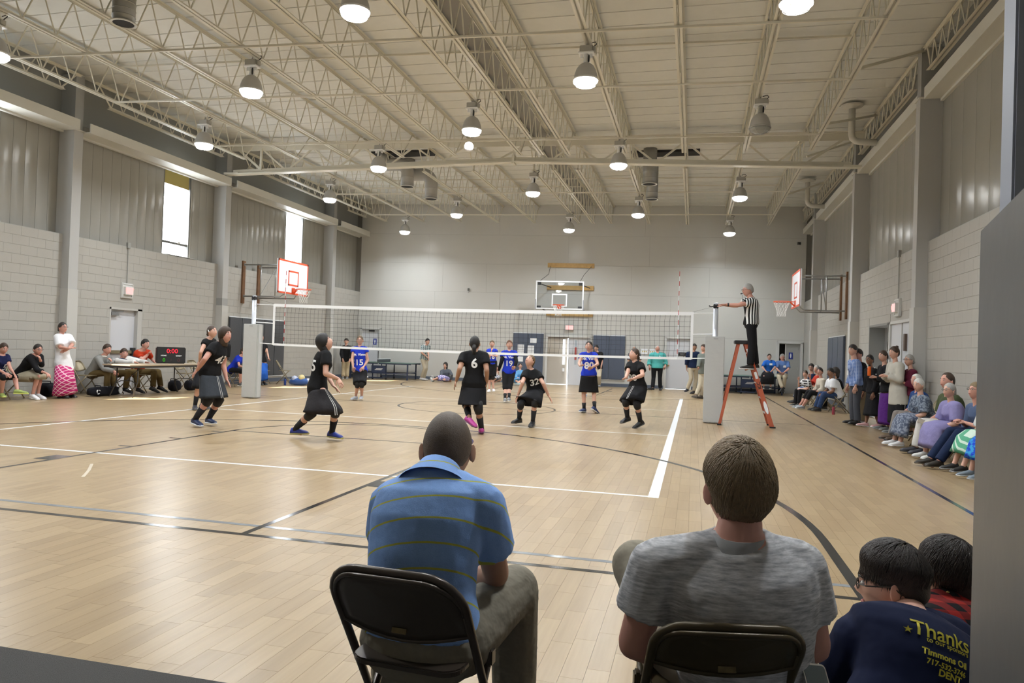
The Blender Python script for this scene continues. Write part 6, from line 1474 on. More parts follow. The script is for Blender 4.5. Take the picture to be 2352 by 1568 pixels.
def glasses(P_, m=None, name='glasses'):
    r, f, u = P_['fr']; k = P_['k']; hc = P_['hc']; m = m or mat('dark_glasses', (.03,.025,.02), .3); mb = MB()
    for s_ in (-1, 1):
        c = hc + (r*.031*s_ + f*.100 + u*.008)*k
        mb.tube([c + (r*.022*math.cos(q*PI/6) + u*.016*math.sin(q*PI/6))*k for q in range(13)], .0022*k, 5)
        mb.tube([hc + (r*.052*s_ + f*.098 + u*.012)*k, hc + (r*.079*s_ + f*.07 + u*.012)*k, hc + (r*.083*s_ - f*.01 + u*.012)*k, hc + (r*.08*s_ - f*.03 - u*.01)*k], .0024*k, 5)
    mb.tube([hc + (-r*.009 + f*.103 + u*.01)*k, hc + (r*.009 + f*.103 + u*.01)*k], .002*k, 5)
    return mb.build(name, m, P_['body'])
def print_on(P_, body_txt, size, side, t, dx, m, target='top', bold=.004, tiltz=0.0, face=None, name='number', arcr=None):
    """lays flat lettering onto the cloth: side +1 front, -1 back; t along the spine"""
    o = P_['made'][target]; me = o.data; bm = bmesh.new(); bm.from_mesh(me); tree = BVHTree.FromBMesh(bm); bm.free()
    r_, fr_ = P_['frame'](t); n = fr_ * side; x = r_ * (1 if side > 0 else 1)
    # text must read left to right for whoever looks at it
    x = (P_['su']).cross(n); y = P_['su']
    c = P_['tc'](t) + x * dx
    tm = text_mesh(body_txt, size, 0.0, bold) if isinstance(body_txt, str) else body_txt
    b2 = bmesh.new(); b2.from_mesh(tm); bmesh.ops.triangulate(b2, faces=b2.faces)
    for _ in range(3):
        es = [e for e in b2.edges if e.calc_length() > .018]
        if not es: break
        bmesh.ops.subdivide_edges(b2, edges=es, cuts=1); bmesh.ops.triangulate(b2, faces=b2.faces)
    for v in b2.verts:
        px_, py_ = v.co.x, v.co.y
        if arcr: a = px_ / arcr; px_, py_ = (arcr + py_) * math.sin(a), (arcr + py_) * math.cos(a) - arcr
        p = c + x*px_ + y*py_ + n*.45
        hit = tree.ray_cast(p, -n, 1.0)
        v.co = (hit[0] + hit[1]*.0035) if hit[0] is not None else c + x*px_ + y*py_ + n*.1
    me3 = bpy.data.meshes.new(name); b2.to_mesh(me3); b2.free(); return link(name, me3, m, P_['body'])
# ---------------------------------------------------------------- who wears what
BLKJ = cloth('black_jersey', (.010, .010, .011)); BLKS = cloth('black_skirt_cloth', (.014, .014, .016), .8, 7); CHS = cloth('charcoal_skirt_cloth', (.045, .052, .062), .8, 7)
BLUJ = cloth('blue_jersey', (.018, .045, .52)); WHS = mat('white_stripe_cloth', (.6, .6, .58), .8)
KH = cloth('khaki_cloth', (.36, .28, .17)); OLV = cloth('olive_trouser_cloth', (.13, .09, .035)); KHL = cloth('pale_khaki_cloth', (.50, .44, .33))
NAVY = cloth('navy_cloth', (.012, .022, .06)); BLK2 = cloth('black_cloth', (.012, .012, .014)); JEAN = cloth('denim', (.03, .055, .13), .7, 20, .2)
CR = V(tuple(r0)); UPV = V((0, 0, 1)); NUM = mat('number_white', (.85, .85, .85), .6)
SOCK = (mat('black_sock', (.012, .012, .014), .85), .55); SOCKS_ = (SOCK[0], .35)
HG = 'home team players in black'; AG = 'visiting players in blue'
# left wall
p = person('a', 'girl in a dark blue jersey sitting at the left edge with her feet crossed', 'pink', ('bun', 'brown'), (cloth('dark_blue_jersey', (.012, .015, .06)), .5, -.05), ('shorts', BLK2, 1.05), (.30, .38, .10), (.75, .8, .2), female=True)
print_on(p, '5', .2, 1, .5, 0, NUM)
p = person('b', 'seated woman in a black cardigan and beige skirt, chin on her hand', 'pink', ('bun', 'dark'), (BLK2, 1.55, -.05, .02), ('skirt', cloth('beige_skirt', (.42, .37, .27)), 1.15, .03), (.8, .8, .82), (.85, .85, .85), female=True, curl=.6); glasses(p)
pk = lattice('pink_lattice_skirt', (.48, .03, .16), (.80, .55, .60), tuple((CR + UPV).normalized()), tuple((CR - UPV).normalized()), .062, .011)
p = person('c', 'standing woman in a white blouse and long pink lattice patterned skirt, arms folded', 'pink', ('bun', 'dark'), (cloth('white_blouse', (.80, .80, .82)), .85, -.22, .028, .02), ('skirt', pk, 1.93, .11), (.02, .02, .02), (.02, .02, .02), female=True, build=1.05, curl=.7); glasses(p)
p = person('d', 'young man in a grey sweatshirt and olive trousers resting chin on fist', 'pink', ('short', 'brown'), (cloth('grey_sweatshirt', (.26, .26, .25)), 1.95, -.08, .022), ('pants', OLV), (.02, .02, .02), (.8, .8, .8), curl=.9)
MB().lathe(tuple(p['nk'] - p['su']*.01), [(.075,-.02),(.085,0),(.068,.025)], 14, False).build('shirt_collar', mat('collar_white', (.75,.72,.66), .8), p['body'], True)
p = person('e', 'young man in a white track jacket leaning over the scorer table', 'pink', ('short', 'brown'), (cloth('white_jacket', (.72, .72, .70)), 1.95, -.08, .024), ('pants', OLV), (.03, .03, .03), (.05, .05, .05))
for s_ in 'rl':
    J = p['J']; a = J['s'+s_] + V((0,0,.07)); b = J['e'+s_] + V((0,0,.065)); MB().tube([a, a.lerp(b, .5) + V((0,0,.008)), b], .012, 6).build('sleeve_stripe', mat('navy_stripe', (.03,.05,.10), .7), p['body'])
p = person('f', 'young man in an orange red T-shirt sitting behind the scoreboard', 'pink', ('short', 'black'), (cloth('orange_red_tee', (.50, .045, .015)), .7, -.08, .016), ('pants', OLV), (.02, .02, .02), (.02, .02, .02), curl=.9)
p = person('g', 'player in black with a white hair band, half behind the front left player', 'fair', ('bun', 'brown'), (BLKJ, .3, -.1), ('skirt', BLKS, 1.02, .05), (.05, .05, .06), (.2, .2, .2), SOCK, True, group=HG)
MB().tube([p['hc'] + (p['fr'][0]*.082*math.cos(q*PI/8) + (-p['fr'][1]*.5 + p['fr'][2]*.86)*.10*math.sin(q*PI/8))*p['k'] for q in range(9)], .012, 6).build('white_hair_band', LW, p['body'])
p = person('h', 'player in black jersey and grey skirt crouching at the front left', 'pink', ('bob', 'brown'), (BLKJ, .55, -.19, .018, .02), ('skirt', CHS, .93, .07, WHS, (27, 9)), (.02, .035, .10), (.8, .82, .85), SOCK, True, 1.12, True, group=HG)
print_on(p, '43', .19, 1, .52, .0, NUM)
p = person('i', 'player in a blue jersey sitting behind the left net post', 'pink', ('bun', 'brown'), (BLUJ, .55, -.08, .018), ('shorts', BLK2, 1.1), (.1, .1, .1), female=True)
p = person('j', 'woman in a black top and long blue skirt standing behind the left net post', 'fair', ('bun', 'light'), (BLK2, .35, -.05), ('skirt', cloth('bright_blue_skirt', (.02, .11, .50), .8), 1.75, .03), (.03, .03, .03), (.03, .03, .03), female=True)
p = person('k', 'player in black and grey skirt in a wide stance looking up, left of the net', 'fair', ('bob', 'black'), (BLKJ, .55, -.2, .020, .02), ('skirt', cloth('dark_grey_skirt', (.024, .022, .024), .8), 1.02, .05, WHS, (33,)), (.03, .05, .30), (.45, .40, .12), SOCK, True, 1.05, True, group=HG, curl=.35)
print_on(p, '25', .22, -1, .6, 0, NUM)
p = person('l', 'young man in a black hoodie and khaki trousers standing in the far left corner', 'fair', ('short', 'dark'), (BLK2, 1.9, -.12, .026), ('pants', KH), (.2, .2, .2), (.6, .6, .6))
p = person('m', 'blue jersey player number 15 beyond the net', 'fair', ('bun', 'light'), (BLUJ, .3, -.14, .022, .02), ('shorts', BLKS, 1.0, .03), (.42, .45, .50), (.7, .7, .72), None, True, kneepads=True, group=AG); glasses(p)
print_on(p, '15', .20, 1, .36, 0, NUM); print_on(p, 'Mt. View', .085, 1, .68, 0, NUM, name='lettering', bold=.002)
plaid = lattice('dark_check_shirt', (.05, .09, .10), (.45, .50, .48), tuple(CR), (0, 0, 1), .075, .03)
p = person('n', 'young man in a dark checked shirt and khaki trousers walking by the end wall', 'fair', ('short', 'black'), (plaid, .8, -.08, .02), ('pants', KHL), (.7, .7, .7), (.8, .8, .8))
p = person('o', 'woman in a grey cardigan sitting on the floor against the end wall', 'fair', ('long', 'dark'), (cloth('grey_cardigan', (.10, .11, .13)), 1.9, -.05, .022), ('skirt', mottled('lilac_pattern_skirt', (.60, .58, .75), (.16, .13, .40), 22), 1.5, .03), (.45, .45, .42), (.5, .5, .5), female=True)
p = person('p', 'person in a beige top sitting on the floor behind player 19', 'fair', ('bun', 'dark'), (cloth('beige_top', (.45, .38, .30)), .7, -.05, .018), ('skirt', mottled('navy_dot_skirt', (.03, .04, .10), (.65, .68, .75), 30), 1.5, .03), (.1, .1, .1), female=True)
p = person('q', 'black jersey player number 6 with a ponytail, seen from behind', 'tan', ('pony', 'black'), (BLKJ, .6, -.14, .018, .02), ('skirt', BLKS, .98, .03, WHS, (18,)), (.50, .06, .30), (.15, .05, .12), SOCK, True, 1.12, True, group=HG, curl=.4)
print_on(p, '6', .20, -1, .64, 0, NUM, bold=.006)
p = person('r', 'blue jersey player mostly hidden behind player number 6', 'fair', ('bun', 'brown'), (BLUJ, .4, -.12, .018), ('shorts', BLKS, 1.0, .03), (.5, .5, .5), female=True, group=AG)
p = person('s', 'blue jersey player number 16 with a hand at her chin', 'fair', ('bun', 'light'), (BLUJ, .4, -.12, .018), ('shorts', BLKS, .98, .03), (.7, .68, .70), (.8, .8, .8), None, True, kneepads=True, group=AG, curl=.8)
print_on(p, '16', .19, 1, .42, 0, NUM)
p = person('t', 'blue jersey player number 19 with long black sleeves', 'fair', ('bun', 'red'), (BLUJ, .45, -.1, .022, .02), ('shorts', BLKS, 1.15, .03), (.30, .31, .33), (.8, .8, .8), SOCKS_, True, group=AG)
print_on(p, '19', .20, 1, .40, 0, NUM); print_on(p, 'Mt. View', .08, 1, .7, 0, NUM, name='lettering', bold=.002)
for s_ in 'rl': J = p['J']; MB().tube([J['s'+s_].lerp(J['e'+s_], .3), J['e'+s_], J['w'+s_]], [.055, .050, .036], 12).build('long_sleeve', BLKJ, p['body'], True)
p = person('u', 'girl in a light blue dress sitting on the floor below the papers', 'fair', ('bun', 'brown'), (cloth('light_blue_dress', (.14, .36, .62)), 1.4, -.1, .02), ('skirt', MATS['light_blue_dress'], 1.3, .03), (.35, .45, .45), (.6, .6, .6), female=True)
p = person('v', 'black jersey player number 32 crouching and looking up', 'fair', ('bun', 'light'), (BLKJ, .55, -.1, .018, .02), ('skirt', BLKS, .95, .05, WHS, (32,)), (.02, .02, .022), (.05, .05, .05), SOCK, True, 1.0, True, group=HG, curl=.5)
print_on(p, '32', .17, 1, .48, 0, NUM)
p = person('Q', 'player in pale shoes hidden behind player number 80', 'fair', ('bun', 'brown'), (BLUJ, .4, -.12, .016), ('shorts', BLKS, 1.0, .02), (.45, .60, .80), (.8, .8, .8), female=True, group=AG)
p = person('w', 'blue jersey player number 80 with both forearms raised', 'fair', ('bun', 'dark'), (BLUJ, .35, -.06, .020, .02), ('skirt', BLKS, 1.05, .03, WHS, (1,)), (.02, .035, .12), (.75, .75, .75), SOCKS_, True, group=AG)
print_on(p, '80', .21, 1, .40, 0, NUM, bold=.008); print_on(p, 'Mt. View', .085, 1, .72, 0, NUM, name='lettering', bold=.002)
p = person('x', 'smiling man in a black shirt leaning on the mat behind player 80', 'fair', ('short', 'black'), (BLK2, .8, -.08, .02), ('pants', KHL), (.3, .3, .3), (.6, .6, .6))
chk = lattice('grey_check_shirt', (.30, .30, .32), (.05, .06, .08), tuple(CR), (0, 0, 1), .05, .02)
p = person('y', 'man in sunglasses and a checked shirt behind player number 30', 'tan', ('thin', 'grey'), (chk, .8, -.08, .02), ('pants', KHL), (.1, .1, .1)); glasses(p)
p = person('z', 'black jersey player number 30 on the right, hands forward', 'fair', ('bun', 'brown'), (BLKJ, .55, -.1, .020, .02), ('skirt', BLKS, .95, .06, WHS, (27, 9)), (.02, .02, .022), (.1, .1, .1), SOCK, True, 1.08, True, group=HG, curl=.35)
print_on(p, '30', .17, 1, .42, 0, NUM)
p = person('A', 'balding man in a teal shirt and black trousers standing by the end wall', 'pink', ('thin', 'white'), (cloth('teal_shirt', (.09, .42, .40)), 1.5, -.05, .03, .02), ('pants', BLK2), (.02, .02, .02), (.02, .02, .02), build=1.16)
MB().obox(p['tc'](.78) + V((.08, -.15, .0)), (1,0,0), (0,1,0), (0,0,1), .035, .003, .015).build('name_badge', LW, p['body'])
p = person('B', 'man in a navy shirt and khaki trousers walking behind the net', 'tan', ('short', 'dark'), (NAVY, 1.5, -.05, .024), ('pants', KHL), (.03, .03, .04), (.03, .03, .03))
p = person('C', 'man in a grey vest and khaki trousers half hidden by the right net post', 'fair', ('short', 'brown'), (cloth('grey_vest', (.16, .18, .16)), 1.9, -.08, .026), ('pants', KHL), (.12, .10, .08), (.05, .05, .05))
# referee
rs_ = stripes('referee_stripes', (.78, .78, .78), (.008, .008, .008), tuple(CR), .052, .026)
p = person('R', 'referee in a black and white striped shirt standing on the orange ladder', 'pink', ('short', 'grey'), (rs_, .55, -.05, .022, .015), ('pants', BLK2, 1.97, .016), (.02, .02, .02), (.75, .75, .75), build=1.02, curl=.35, palm=(V((0,0,-1)), V((0,0,-1)))); glasses(p)
MB().tube([p['J']['wl'] + V((.03,0,0)), p['J']['wl'] + V((.06,0,0))], .034, 12).build('wrist_watch', BLK, p['body'])
r_, f_, u_ = p['fr']; MB().tube([p['hc'] + f_*.10 - u_*.06, p['hc'] + f_*.125 - u_*.065, p['hc'] + f_*.145 - u_*.075], [.008, .012, .010], 8).build('whistle', BLK, p['body'])
MB().tube([p['hc'] + f_*.12 - u_*.08, p['hc'] + f_*.09 - u_*.17, p['tc'](.9) + f_*.13], .003, 5).build('lanyard', BLK, p['body'])
p = person('D', 'woman in a blue T-shirt and black skirt sitting on the table tennis table', 'fair', ('bun', 'dark'), (cloth('bright_blue_tee', (.02, .13, .52)), .8, -.08, .022), ('skirt', BLK2, 1.75, .04), (.03, .03, .03), (.5, .5, .5), female=True, build=1.1)
MB().obox(p['tc'](.72) + V((.06, -.16, .0)), (1,0,0), (0,1,0), (0,0,1), .05, .003, .035).build('name_badge', LW, p['body'])
p = person('E', 'man in a light blue shirt and khaki trousers sitting on the table tennis table', 'pink', ('short', 'grey'), (cloth('light_blue_shirt', (.11, .20, .45)), .85, -.08, .024), ('pants', KHL), (.03, .03, .03), (.03, .03, .03), build=1.05); glasses(p)
MB().obox(p['tc'](.62) + V((.07, -.16, .0)), (1,0,0), (0,1,0), (0,0,1), .05, .003, .04).build('name_badge', LW, p['body'])
# right wall, far group
st = stripes('blue_stripe_skirt', (.42, .47, .56), (.04, .07, .20), tuple((UPV + CR*.6).normalized()), .09, .035)
p = person('F', 'person with glasses and a dark top in the far seated group on the right', 'fair', ('short', 'dark'), (NAVY, .8, -.05, .02), ('skirt', st, 1.8, .06), (.03, .03, .03), (.03, .03, .03)); glasses(p)
p = person('G', 'boy in a black and white shirt resting his chin on his hand, far right group', 'fair', ('short', 'brown'), (lattice('bw_check', (.03, .03, .03), (.6, .6, .6), tuple(CR), (0, 0, 1), .07, .03), .8, -.05, .016), ('pants', BLK2), (.03, .03, .03))
p = person('H', 'grey haired woman in a red top in the far right group', 'fair', ('bun', 'grey'), (cloth('red_top', (.50, .05, .03)), 1.5, -.05, .02), ('skirt', cloth('olive_skirt', (.10, .10, .06)), 1.6, .03), (.3, .25, .2), female=True)
p = person('I', 'woman in a cream cardigan with black capri trousers and grey shoes, far right group', 'pink', ('bun', 'dark'), (cloth('cream_cardigan', (.55, .50, .42)), 1.5, -.05, .024), ('pants', BLK2, 1.5), (.35, .38, .42), (.6, .6, .6), female=True, build=1.05)
p = person('K', 'dark haired person against the right wall mat behind the man in white', 'tan', ('bob', 'dark'), (BLK2, .8, -.05, .02), ('pants', BLK2), (.03, .03, .03), female=True)
p = person('J', 'man with a moustache in a white shirt and jeans on a folding chair', 'brown', ('short', 'black'), (cloth('white_shirt', (.72, .73, .76)), .7, -.12, .03, .02), ('pants', JEAN), (.02, .02, .025), (.05, .05, .05), build=1.1)
r_, f_, u_ = p['fr']; MB().tube([p['hc'] + (f_*.104 - r_*.028 - u_*.042), p['hc'] + (f_*.112 - u_*.038), p['hc'] + (f_*.104 + r_*.028 - u_*.042)], .006, 6).build('moustache', HR['black'], p['body'])
# right wall, standing
p = person('L', 'standing young man in a blue checked shirt with a lanyard, beside the right wall column', 'fair', ('short', 'dark'), (lattice('blue_check', (.10, .18, .42), (.30, .38, .60), tuple(CR), (0, 0, 1), .03, .01), 1.8, -.08, .02), ('pants', cloth('grey_trousers', (.07, .075, .09))), (.02, .02, .02), (.02, .02, .02))
MB().obox(p['tc'](.45) + f3_off if False else p['tc'](.45) - V((.17, .02, 0)), (0,1,0), (1,0,0), (0,0,1), .035, .006, .05).build('id_badge', LW, p['body']); MB().tube([p['nk'] - V((.06,0,.02)), p['tc'](.5) - V((.165, .02, 0))], .005, 5).build('lanyard', BLK, p['body'])
p = person('M', 'standing boy in a black jacket and khaki trousers, right wall', 'pink', ('short', 'dark'), (BLK2, 1.9, -.12, .03), ('pants', cloth('khaki_brown', (.26, .20, .12)), 1.97, .018), (.45, .44, .40), (.7, .7, .68))
p = person('N', 'standing girl with glasses in a black track top and black skirt, right wall', 'brown', ('bun', 'black'), (BLK2, 1.9, -.1, .024), ('skirt', BLK2, 1.45, .05), (.60, .35, .35), (.75, .72, .72), female=True); glasses(p)
for s_ in 'rl': J = p['J']; MB().tube([J['s'+s_] + V((0,-.01,.075)), J['s'+s_].lerp(J['e'+s_], .5) + V((0,-.065,.02))], .008, 5).build('sleeve_stripe', LW, p['body'])
p = person('S', 'standing girl in a white cap and long purple skirt holding an orange bottle, right wall', 'fair', ('veil', 'brown'), (BLK2, 1.9, -.1, .024), ('skirt', cloth('purple_skirt', (.09, .02, .18), .9), 1.85, .06), (.16, .17, .17), (.3, .3, .3), female=True, curl=.8)
p = person('T', 'standing young woman in a long white sweater and black skirt, right wall', 'fair', ('topbun', 'brown'), (cloth('white_sweater', (.50, .48, .42), .8, 5), 1.9, -.55, .03, .01), ('skirt', BLK2, 1.6, .04), (.16, .17, .17), (.3, .3, .3), female=True, build=1.05, curl=.7)
p = person('U', 'woman in a maroon cardigan and olive skirt, half behind the right wall column', 'fair', ('bun', 'grey'), (cloth('maroon_cardigan', (.10, .012, .03)), 1.6, -.02, .024), ('skirt', MATS['olive_skirt'], 1.7, .04), (.05, .05, .05), female=True, curl=.7); glasses(p)
t_ = empty('drink_bottle', tuple(p_ for p_ in (0,0,0))); J0 = PEOPLE['S'][0]; w1 = V(J0[JN.index('xl')]); w2 = V(J0[JN.index('xr')]); t_.location = (w1 + w2) / 2 + V((-.0, 0, -.02)); tag(t_, 'orange drink bottle held upright by the girl in the purple skirt', 'bottle')
MB().lathe((0,0,0), [(.03,0),(.034,.02),(.034,.15),(.02,.19)], 14).build('bottle_body', mat('bottle_orange', (.75,.13,.01), .3), t_, True); MB().lathe((0,0,.19), [(.022,0),(.022,.03)], 12).build('cap', BLK, t_)
# right wall, near seated row
p = person('V', 'elderly bald man in a blue shirt and grey trousers, first of the near seated row', 'pink', ('thin', 'white'), (cloth('royal_blue_shirt', (.02, .06, .20)), 1.2, -.05, .024), ('pants', cloth('taupe_trousers', (.24, .21, .19))), (.08, .05, .03), (.03, .03, .03))
p = person('W', 'elderly woman in a blue grey patterned dress and white sneakers, right wall', 'fair', ('bun', 'white'), (mottled('blue_grey_pattern', (.07, .09, .13), (.22, .26, .32), 30), .9, -.08, .026, .02), ('skirt', mottled('blue_grey_pattern_2', (.08, .10, .15), (.26, .29, .36), 26), 1.8, .06), (.72, .72, .74), (.72, .72, .74), female=True, build=1.15)
p = person('X', 'balding man in an olive shirt and white trousers holding a paper, right wall', 'pink', ('thin', 'brown'), (cloth('olive_shirt', (.06, .075, .035)), .8, -.05, .024), ('pants', cloth('white_trousers', (.55, .53, .50))), (.03, .03, .04), (.03, .03, .03), build=1.05)
p = person('Y', 'elderly woman in glasses and a lavender dress, right wall', 'fair', ('bun', 'grey'), (cloth('lavender_cloth', (.23, .21, .40), .9), .9, -.08, .028, .02), ('skirt', MATS['lavender_cloth'], 1.8, .07), (.60, .60, .58), (.6, .6, .6), female=True, build=1.2); glasses(p)
p = person('Z', 'man in glasses, denim shirt and navy trousers at the end of the near seated row', 'pink', ('short', 'sand'), (cloth('denim_shirt', (.07, .10, .18)), 1.2, -.05, .024), ('pants', NAVY), (.03, .025, .02), (.08, .06, .04)); glasses(p)
gs = stripes('green_stripe_skirt', (.10, .36, .22), (.55, .68, .58), (-.5, -.3, .8), .052, .018)
p = person('b1', 'person in a green and white striped skirt and black slip-on shoes, mostly behind the partition', 'fair', ('bun', 'brown'), (cloth('white_top', (.6, .6, .6)), .8, -.05, .022), ('skirt', gs, 1.65, .06), (.02, .02, .02), (.3, .3, .3), female=True, build=1.1)
p = person('b2', 'person in a bright blue batik skirt beside the partition', 'fair', ('bun', 'brown'), (cloth('white_top_2', (.6, .6, .62)), .8, -.05, .022), ('skirt', mottled('blue_batik', (.01, .05, .50), (.04, .30, .60), 9, .52, (1, 1, 3)), 1.65, .07), (.16, .20, .24), (.5, .5, .5), female=True, build=1.1)
# foreground
J0 = PEOPLE['h1'][0]; ax1 = (V(J0[1]) - (V(J0[10]) + V(J0[11])) / 2).normalized()
k_ = NB('blue_polo_cloth', .8)
f_ = k_.band(k_.dot(tuple((ax1 + V((-.1, .38, -.1))).normalized())), .066, .0055, .35)
wv = k_.noise(260, 2); base = k_.mix(wv, (.20, .35, .70), (.28, .46, .84)); k_.bump(k_.mth('ADD', k_.mth('MULTIPLY', k_.noise(7, 3), 1.0), k_.mth('MULTIPLY', k_.noise(300, 1), .03)), .55, .025)
POLO = k_.out(k_.mix(f_, base, (.45, .46, .08)))
p = person('h1', 'foreground man in a blue polo with yellow stripes, seen from behind', 'tan', ('buzz', 'buzz'), (POLO, .62, .03, .017, .016), ('pants', cloth('grey_khaki_trousers', (.22, .20, .155), .9, 11), 1.97, .022), (.05, .05, .05), hero=True, build=1.04, collar=POLO)
k_ = NB('grey_heather_cloth', .85)
sx = tuple(CR); st1 = k_.noise(1.0, 4, (22, 22, 150)); st2 = k_.noise(1.0, 3, (90, 90, 500))
f_ = k_.mth('MULTIPLY', k_.mth('SUBTRACT', k_.mth('ADD', k_.mth('MULTIPLY', st1, .75), k_.mth('MULTIPLY', st2, .25)), .36), 3.2)
c_ = k_.nt.nodes.new('ShaderNodeClamp'); k_.nt.links.new(f_, c_.inputs[0]); k_.bump(k_.noise(6, 3), .55, .03)
HEA = k_.out(k_.mix(c_.outputs[0], (.32, .325, .34), (.72, .72, .73)))
p = person('h2', 'foreground man in a grey heather polo with light brown hair, seen from behind', 'pink', ('short', 'sand'), (HEA, .60, -.08, .017, .016), ('pants', cloth('stone_trousers', (.30, .27, .21), .8), 1.97, .02), (.05, .05, .05), hero=True, build=1.06, collar=cloth('grey_collar_rib', (.36, .365, .37)))
p3 = person('h3', 'young man in a navy T-shirt with yellow print, bending over at the lower right', 'fair', ('fade', 'dark'), (cloth('navy_tee', (.006, .010, .035), .6, 6), .8, -.1, .02), ('pants', JEAN), (.05, .05, .05), hero=True, build=1.08); glasses(p3)
YEL = mat('yellow_shirt_print', (.42, .36, .02), .7)
print_on(p3, 'Thanks', .057, -1, .70, -.035, YEL, bold=.0006, name='lettering'); print_on(p3, 'to our sponsors', .019, -1, .63, -.02, YEL, bold=.0002, name='lettering'); print_on(p3, 'Timmons Oil', .024, -1, .53, -.03, YEL, bold=.0008, name='lettering'); print_on(p3, '717-532-3746', .020, -1, .46, -.025, YEL, bold=.0006, name='lettering'); print_on(p3, 'DENT', .026, -1, .40, -.015, YEL, bold=.0008, name='lettering')
star = MB(); prism(star, [((.011 if i % 2 == 0 else .0045) * math.cos(PI/2 + i*PI/5), (.011 if i % 2 == 0 else .0045) * math.sin(PI/2 + i*PI/5)) for i in range(10)], (0,0,0), (1,0,0), (0,1,0), (0,0,1), .0005); print_on(p3, star.mesh('star'), 1, -1, .67, -.125, YEL, name='star')
pl = NB('red_black_plaid', .85); a_ = pl.band(pl.dot((.8,.6,0)), .05, .025); b_ = pl.band(pl.dot((0,.3,.95)), .05, .025); sm_ = pl.mth('MULTIPLY', pl.mth('ADD', a_, b_), .5)
PLD = pl.out(pl.mix(sm_, (.006, .005, .006), (.24, .014, .010)))
p4 = person('h4', 'young woman with long dark hair in a red and black plaid shirt beside the partition', 'fair', ('long', 'dark'), (PLD, 1.9, -.1, .03), ('pants', JEAN), (.05, .05, .05), hero=True, female=True)
r_, f_, u_ = p4['fr']; MB().ell(p4['hc'] - r_*.088 - u_*.05, V((.006,0,0)), V((0,.006,0)), V((0,0,.006)), 8, 6).build('earring', mat('gold', (.6,.4,.15), .25, .9), p4['body'])

# ---------------------------------------------------------------- chairs under the seated row at the right wall
for key, lb in (('F', 'person in the striped skirt'), ('H', 'woman in the red top'), ('I', 'woman in the cream cardigan'), ('K', 'dark haired person by the mat'), ('J', 'man in the white shirt'), ('G', 'boy in the far right group'), ('V', 'elderly man in the blue shirt'), ('W', 'elderly woman in the patterned dress'), ('X', 'man in the olive shirt'), ('Y', 'woman in the lavender dress'), ('Z', 'man in the denim shirt'), ('b1', 'person in the green striped skirt'), ('b2', 'person in the batik skirt')):
    J0 = PEOPLE[key][0]; pe = (V(J0[10]) + V(J0[11])) / 2
    o = cpy(pc, (min(pe.x + .02, XR - .33), pe.y, 0), 1.62); tag(o, 'tan folding chair under the ' + lb, 'chair', 'folding chairs')

# ---------------------------------------------------------------- scorer table and what lies about
TT = mat('table_top_tan', (.42, .34, .24), .4); TLG = mat('table_leg_dark', (.04, .038, .035), .4)
tb = empty('folding_table', (-12.42, 15.0, 0), 0.0); tag(tb, 'long tan folding table with the scoreboard on it at the left wall', 'table')
MB().box(-.37, -1.3, .705, .37, 1.3, .735).build('table_top', TT, tb, bevel=.006); MB().box(-.35, -1.27, .66, .35, 1.27, .705).build('apron', TLG, tb)
for s in (-1, 1):
    for x in (-.28, .28): MB().tube([(x, s*.95, .68), (x, s*.95, .35), (x*1.1, s*1.12, 0)], .014, 8).build('leg', TLG, tb, True)
    MB().tube([(-.28, s*.97, .3), (-.14, s*.97, .36), (.14, s*.97, .36), (.28, s*.97, .3)], .011, 6).build('leg_crossbar', TLG, tb)
    MB().tube([(0, s*.97, .36), (0, s*.55, .66)], .009, 6).build('brace', TLG, tb)
sb = empty('scoreboard', (-12.55, 15.6, .737), -.75); tag(sb, 'black tabletop scoreboard with red digits standing on the scorer table', 'scoreboard')
MB().box(-.1, -.33, 0, .1, .33, .40).build('case', mat('scoreboard_black', (.015,.015,.016), .5), sb, bevel=.02)
DR = emis('digit_red', (.9, .03, .05), 1.2); DGn = emis('digit_green', (.05, .5, .02), .7)
def on_sb(name, txt, size, y, z, m): sign_text(name, txt, size, (.104, y, z), (0,1,0), (0,0,1), m, sb, .001, .001)
on_sb('clock_digits', '0:00', .15, .02, .30, DR); on_sb('home_lettering', 'HOME', .045, -.17, .19, LW); on_sb('guest_lettering', 'GUEST', .045, .17, .19, LW)
on_sb('home_score', '0', .12, -.16, .08, DGn); on_sb('guest_score', '0', .12, .17, .08, mat('digit_dim', (.10,.03,.03), .5)); on_sb('period_digit', '1', .08, 0, .09, mat('digit_dim2', (.10,.03,.03), .5))
def blob(name, loc, dims, m, label, cat, group=None, seed=0, flat=True):
    rnd = random.Random(seed); mb = MB(); n, k = 16, 10; vs = []
    for j in range(k + 1):
        t = -PI/2 + PI*j/k
        for i in range(n):
            a = 2*PI*i/n; q = 1 + .10*math.sin(3*a + seed) * math.cos(t) + .06*math.sin(5*a + 2*t + seed)
            x = dims[0]/2*math.copysign(abs(math.cos(a))**.7, math.cos(a))*math.cos(t)**.6*q if math.cos(t) > 1e-6 else 0
            y = dims[1]/2*math.copysign(abs(math.sin(a))**.7, math.sin(a))*math.cos(t)**.6*q if math.cos(t) > 1e-6 else 0
            vs.append((x, y, dims[2]/2*(1 + math.copysign(abs(math.sin(t))**.7, math.sin(t)))))
    fs = [(j*n+i, j*n+(i+1)%n, (j+1)*n+(i+1)%n, (j+1)*n+i) for j in range(k) for i in range(n)]
    mb.add(vs, fs); o = mb.build(name, m, None, True); o.location = loc; tag(o, label, cat, group); return o
BAGM = cloth('black_bag_nylon', (.012, .012, .016), .8, 9)
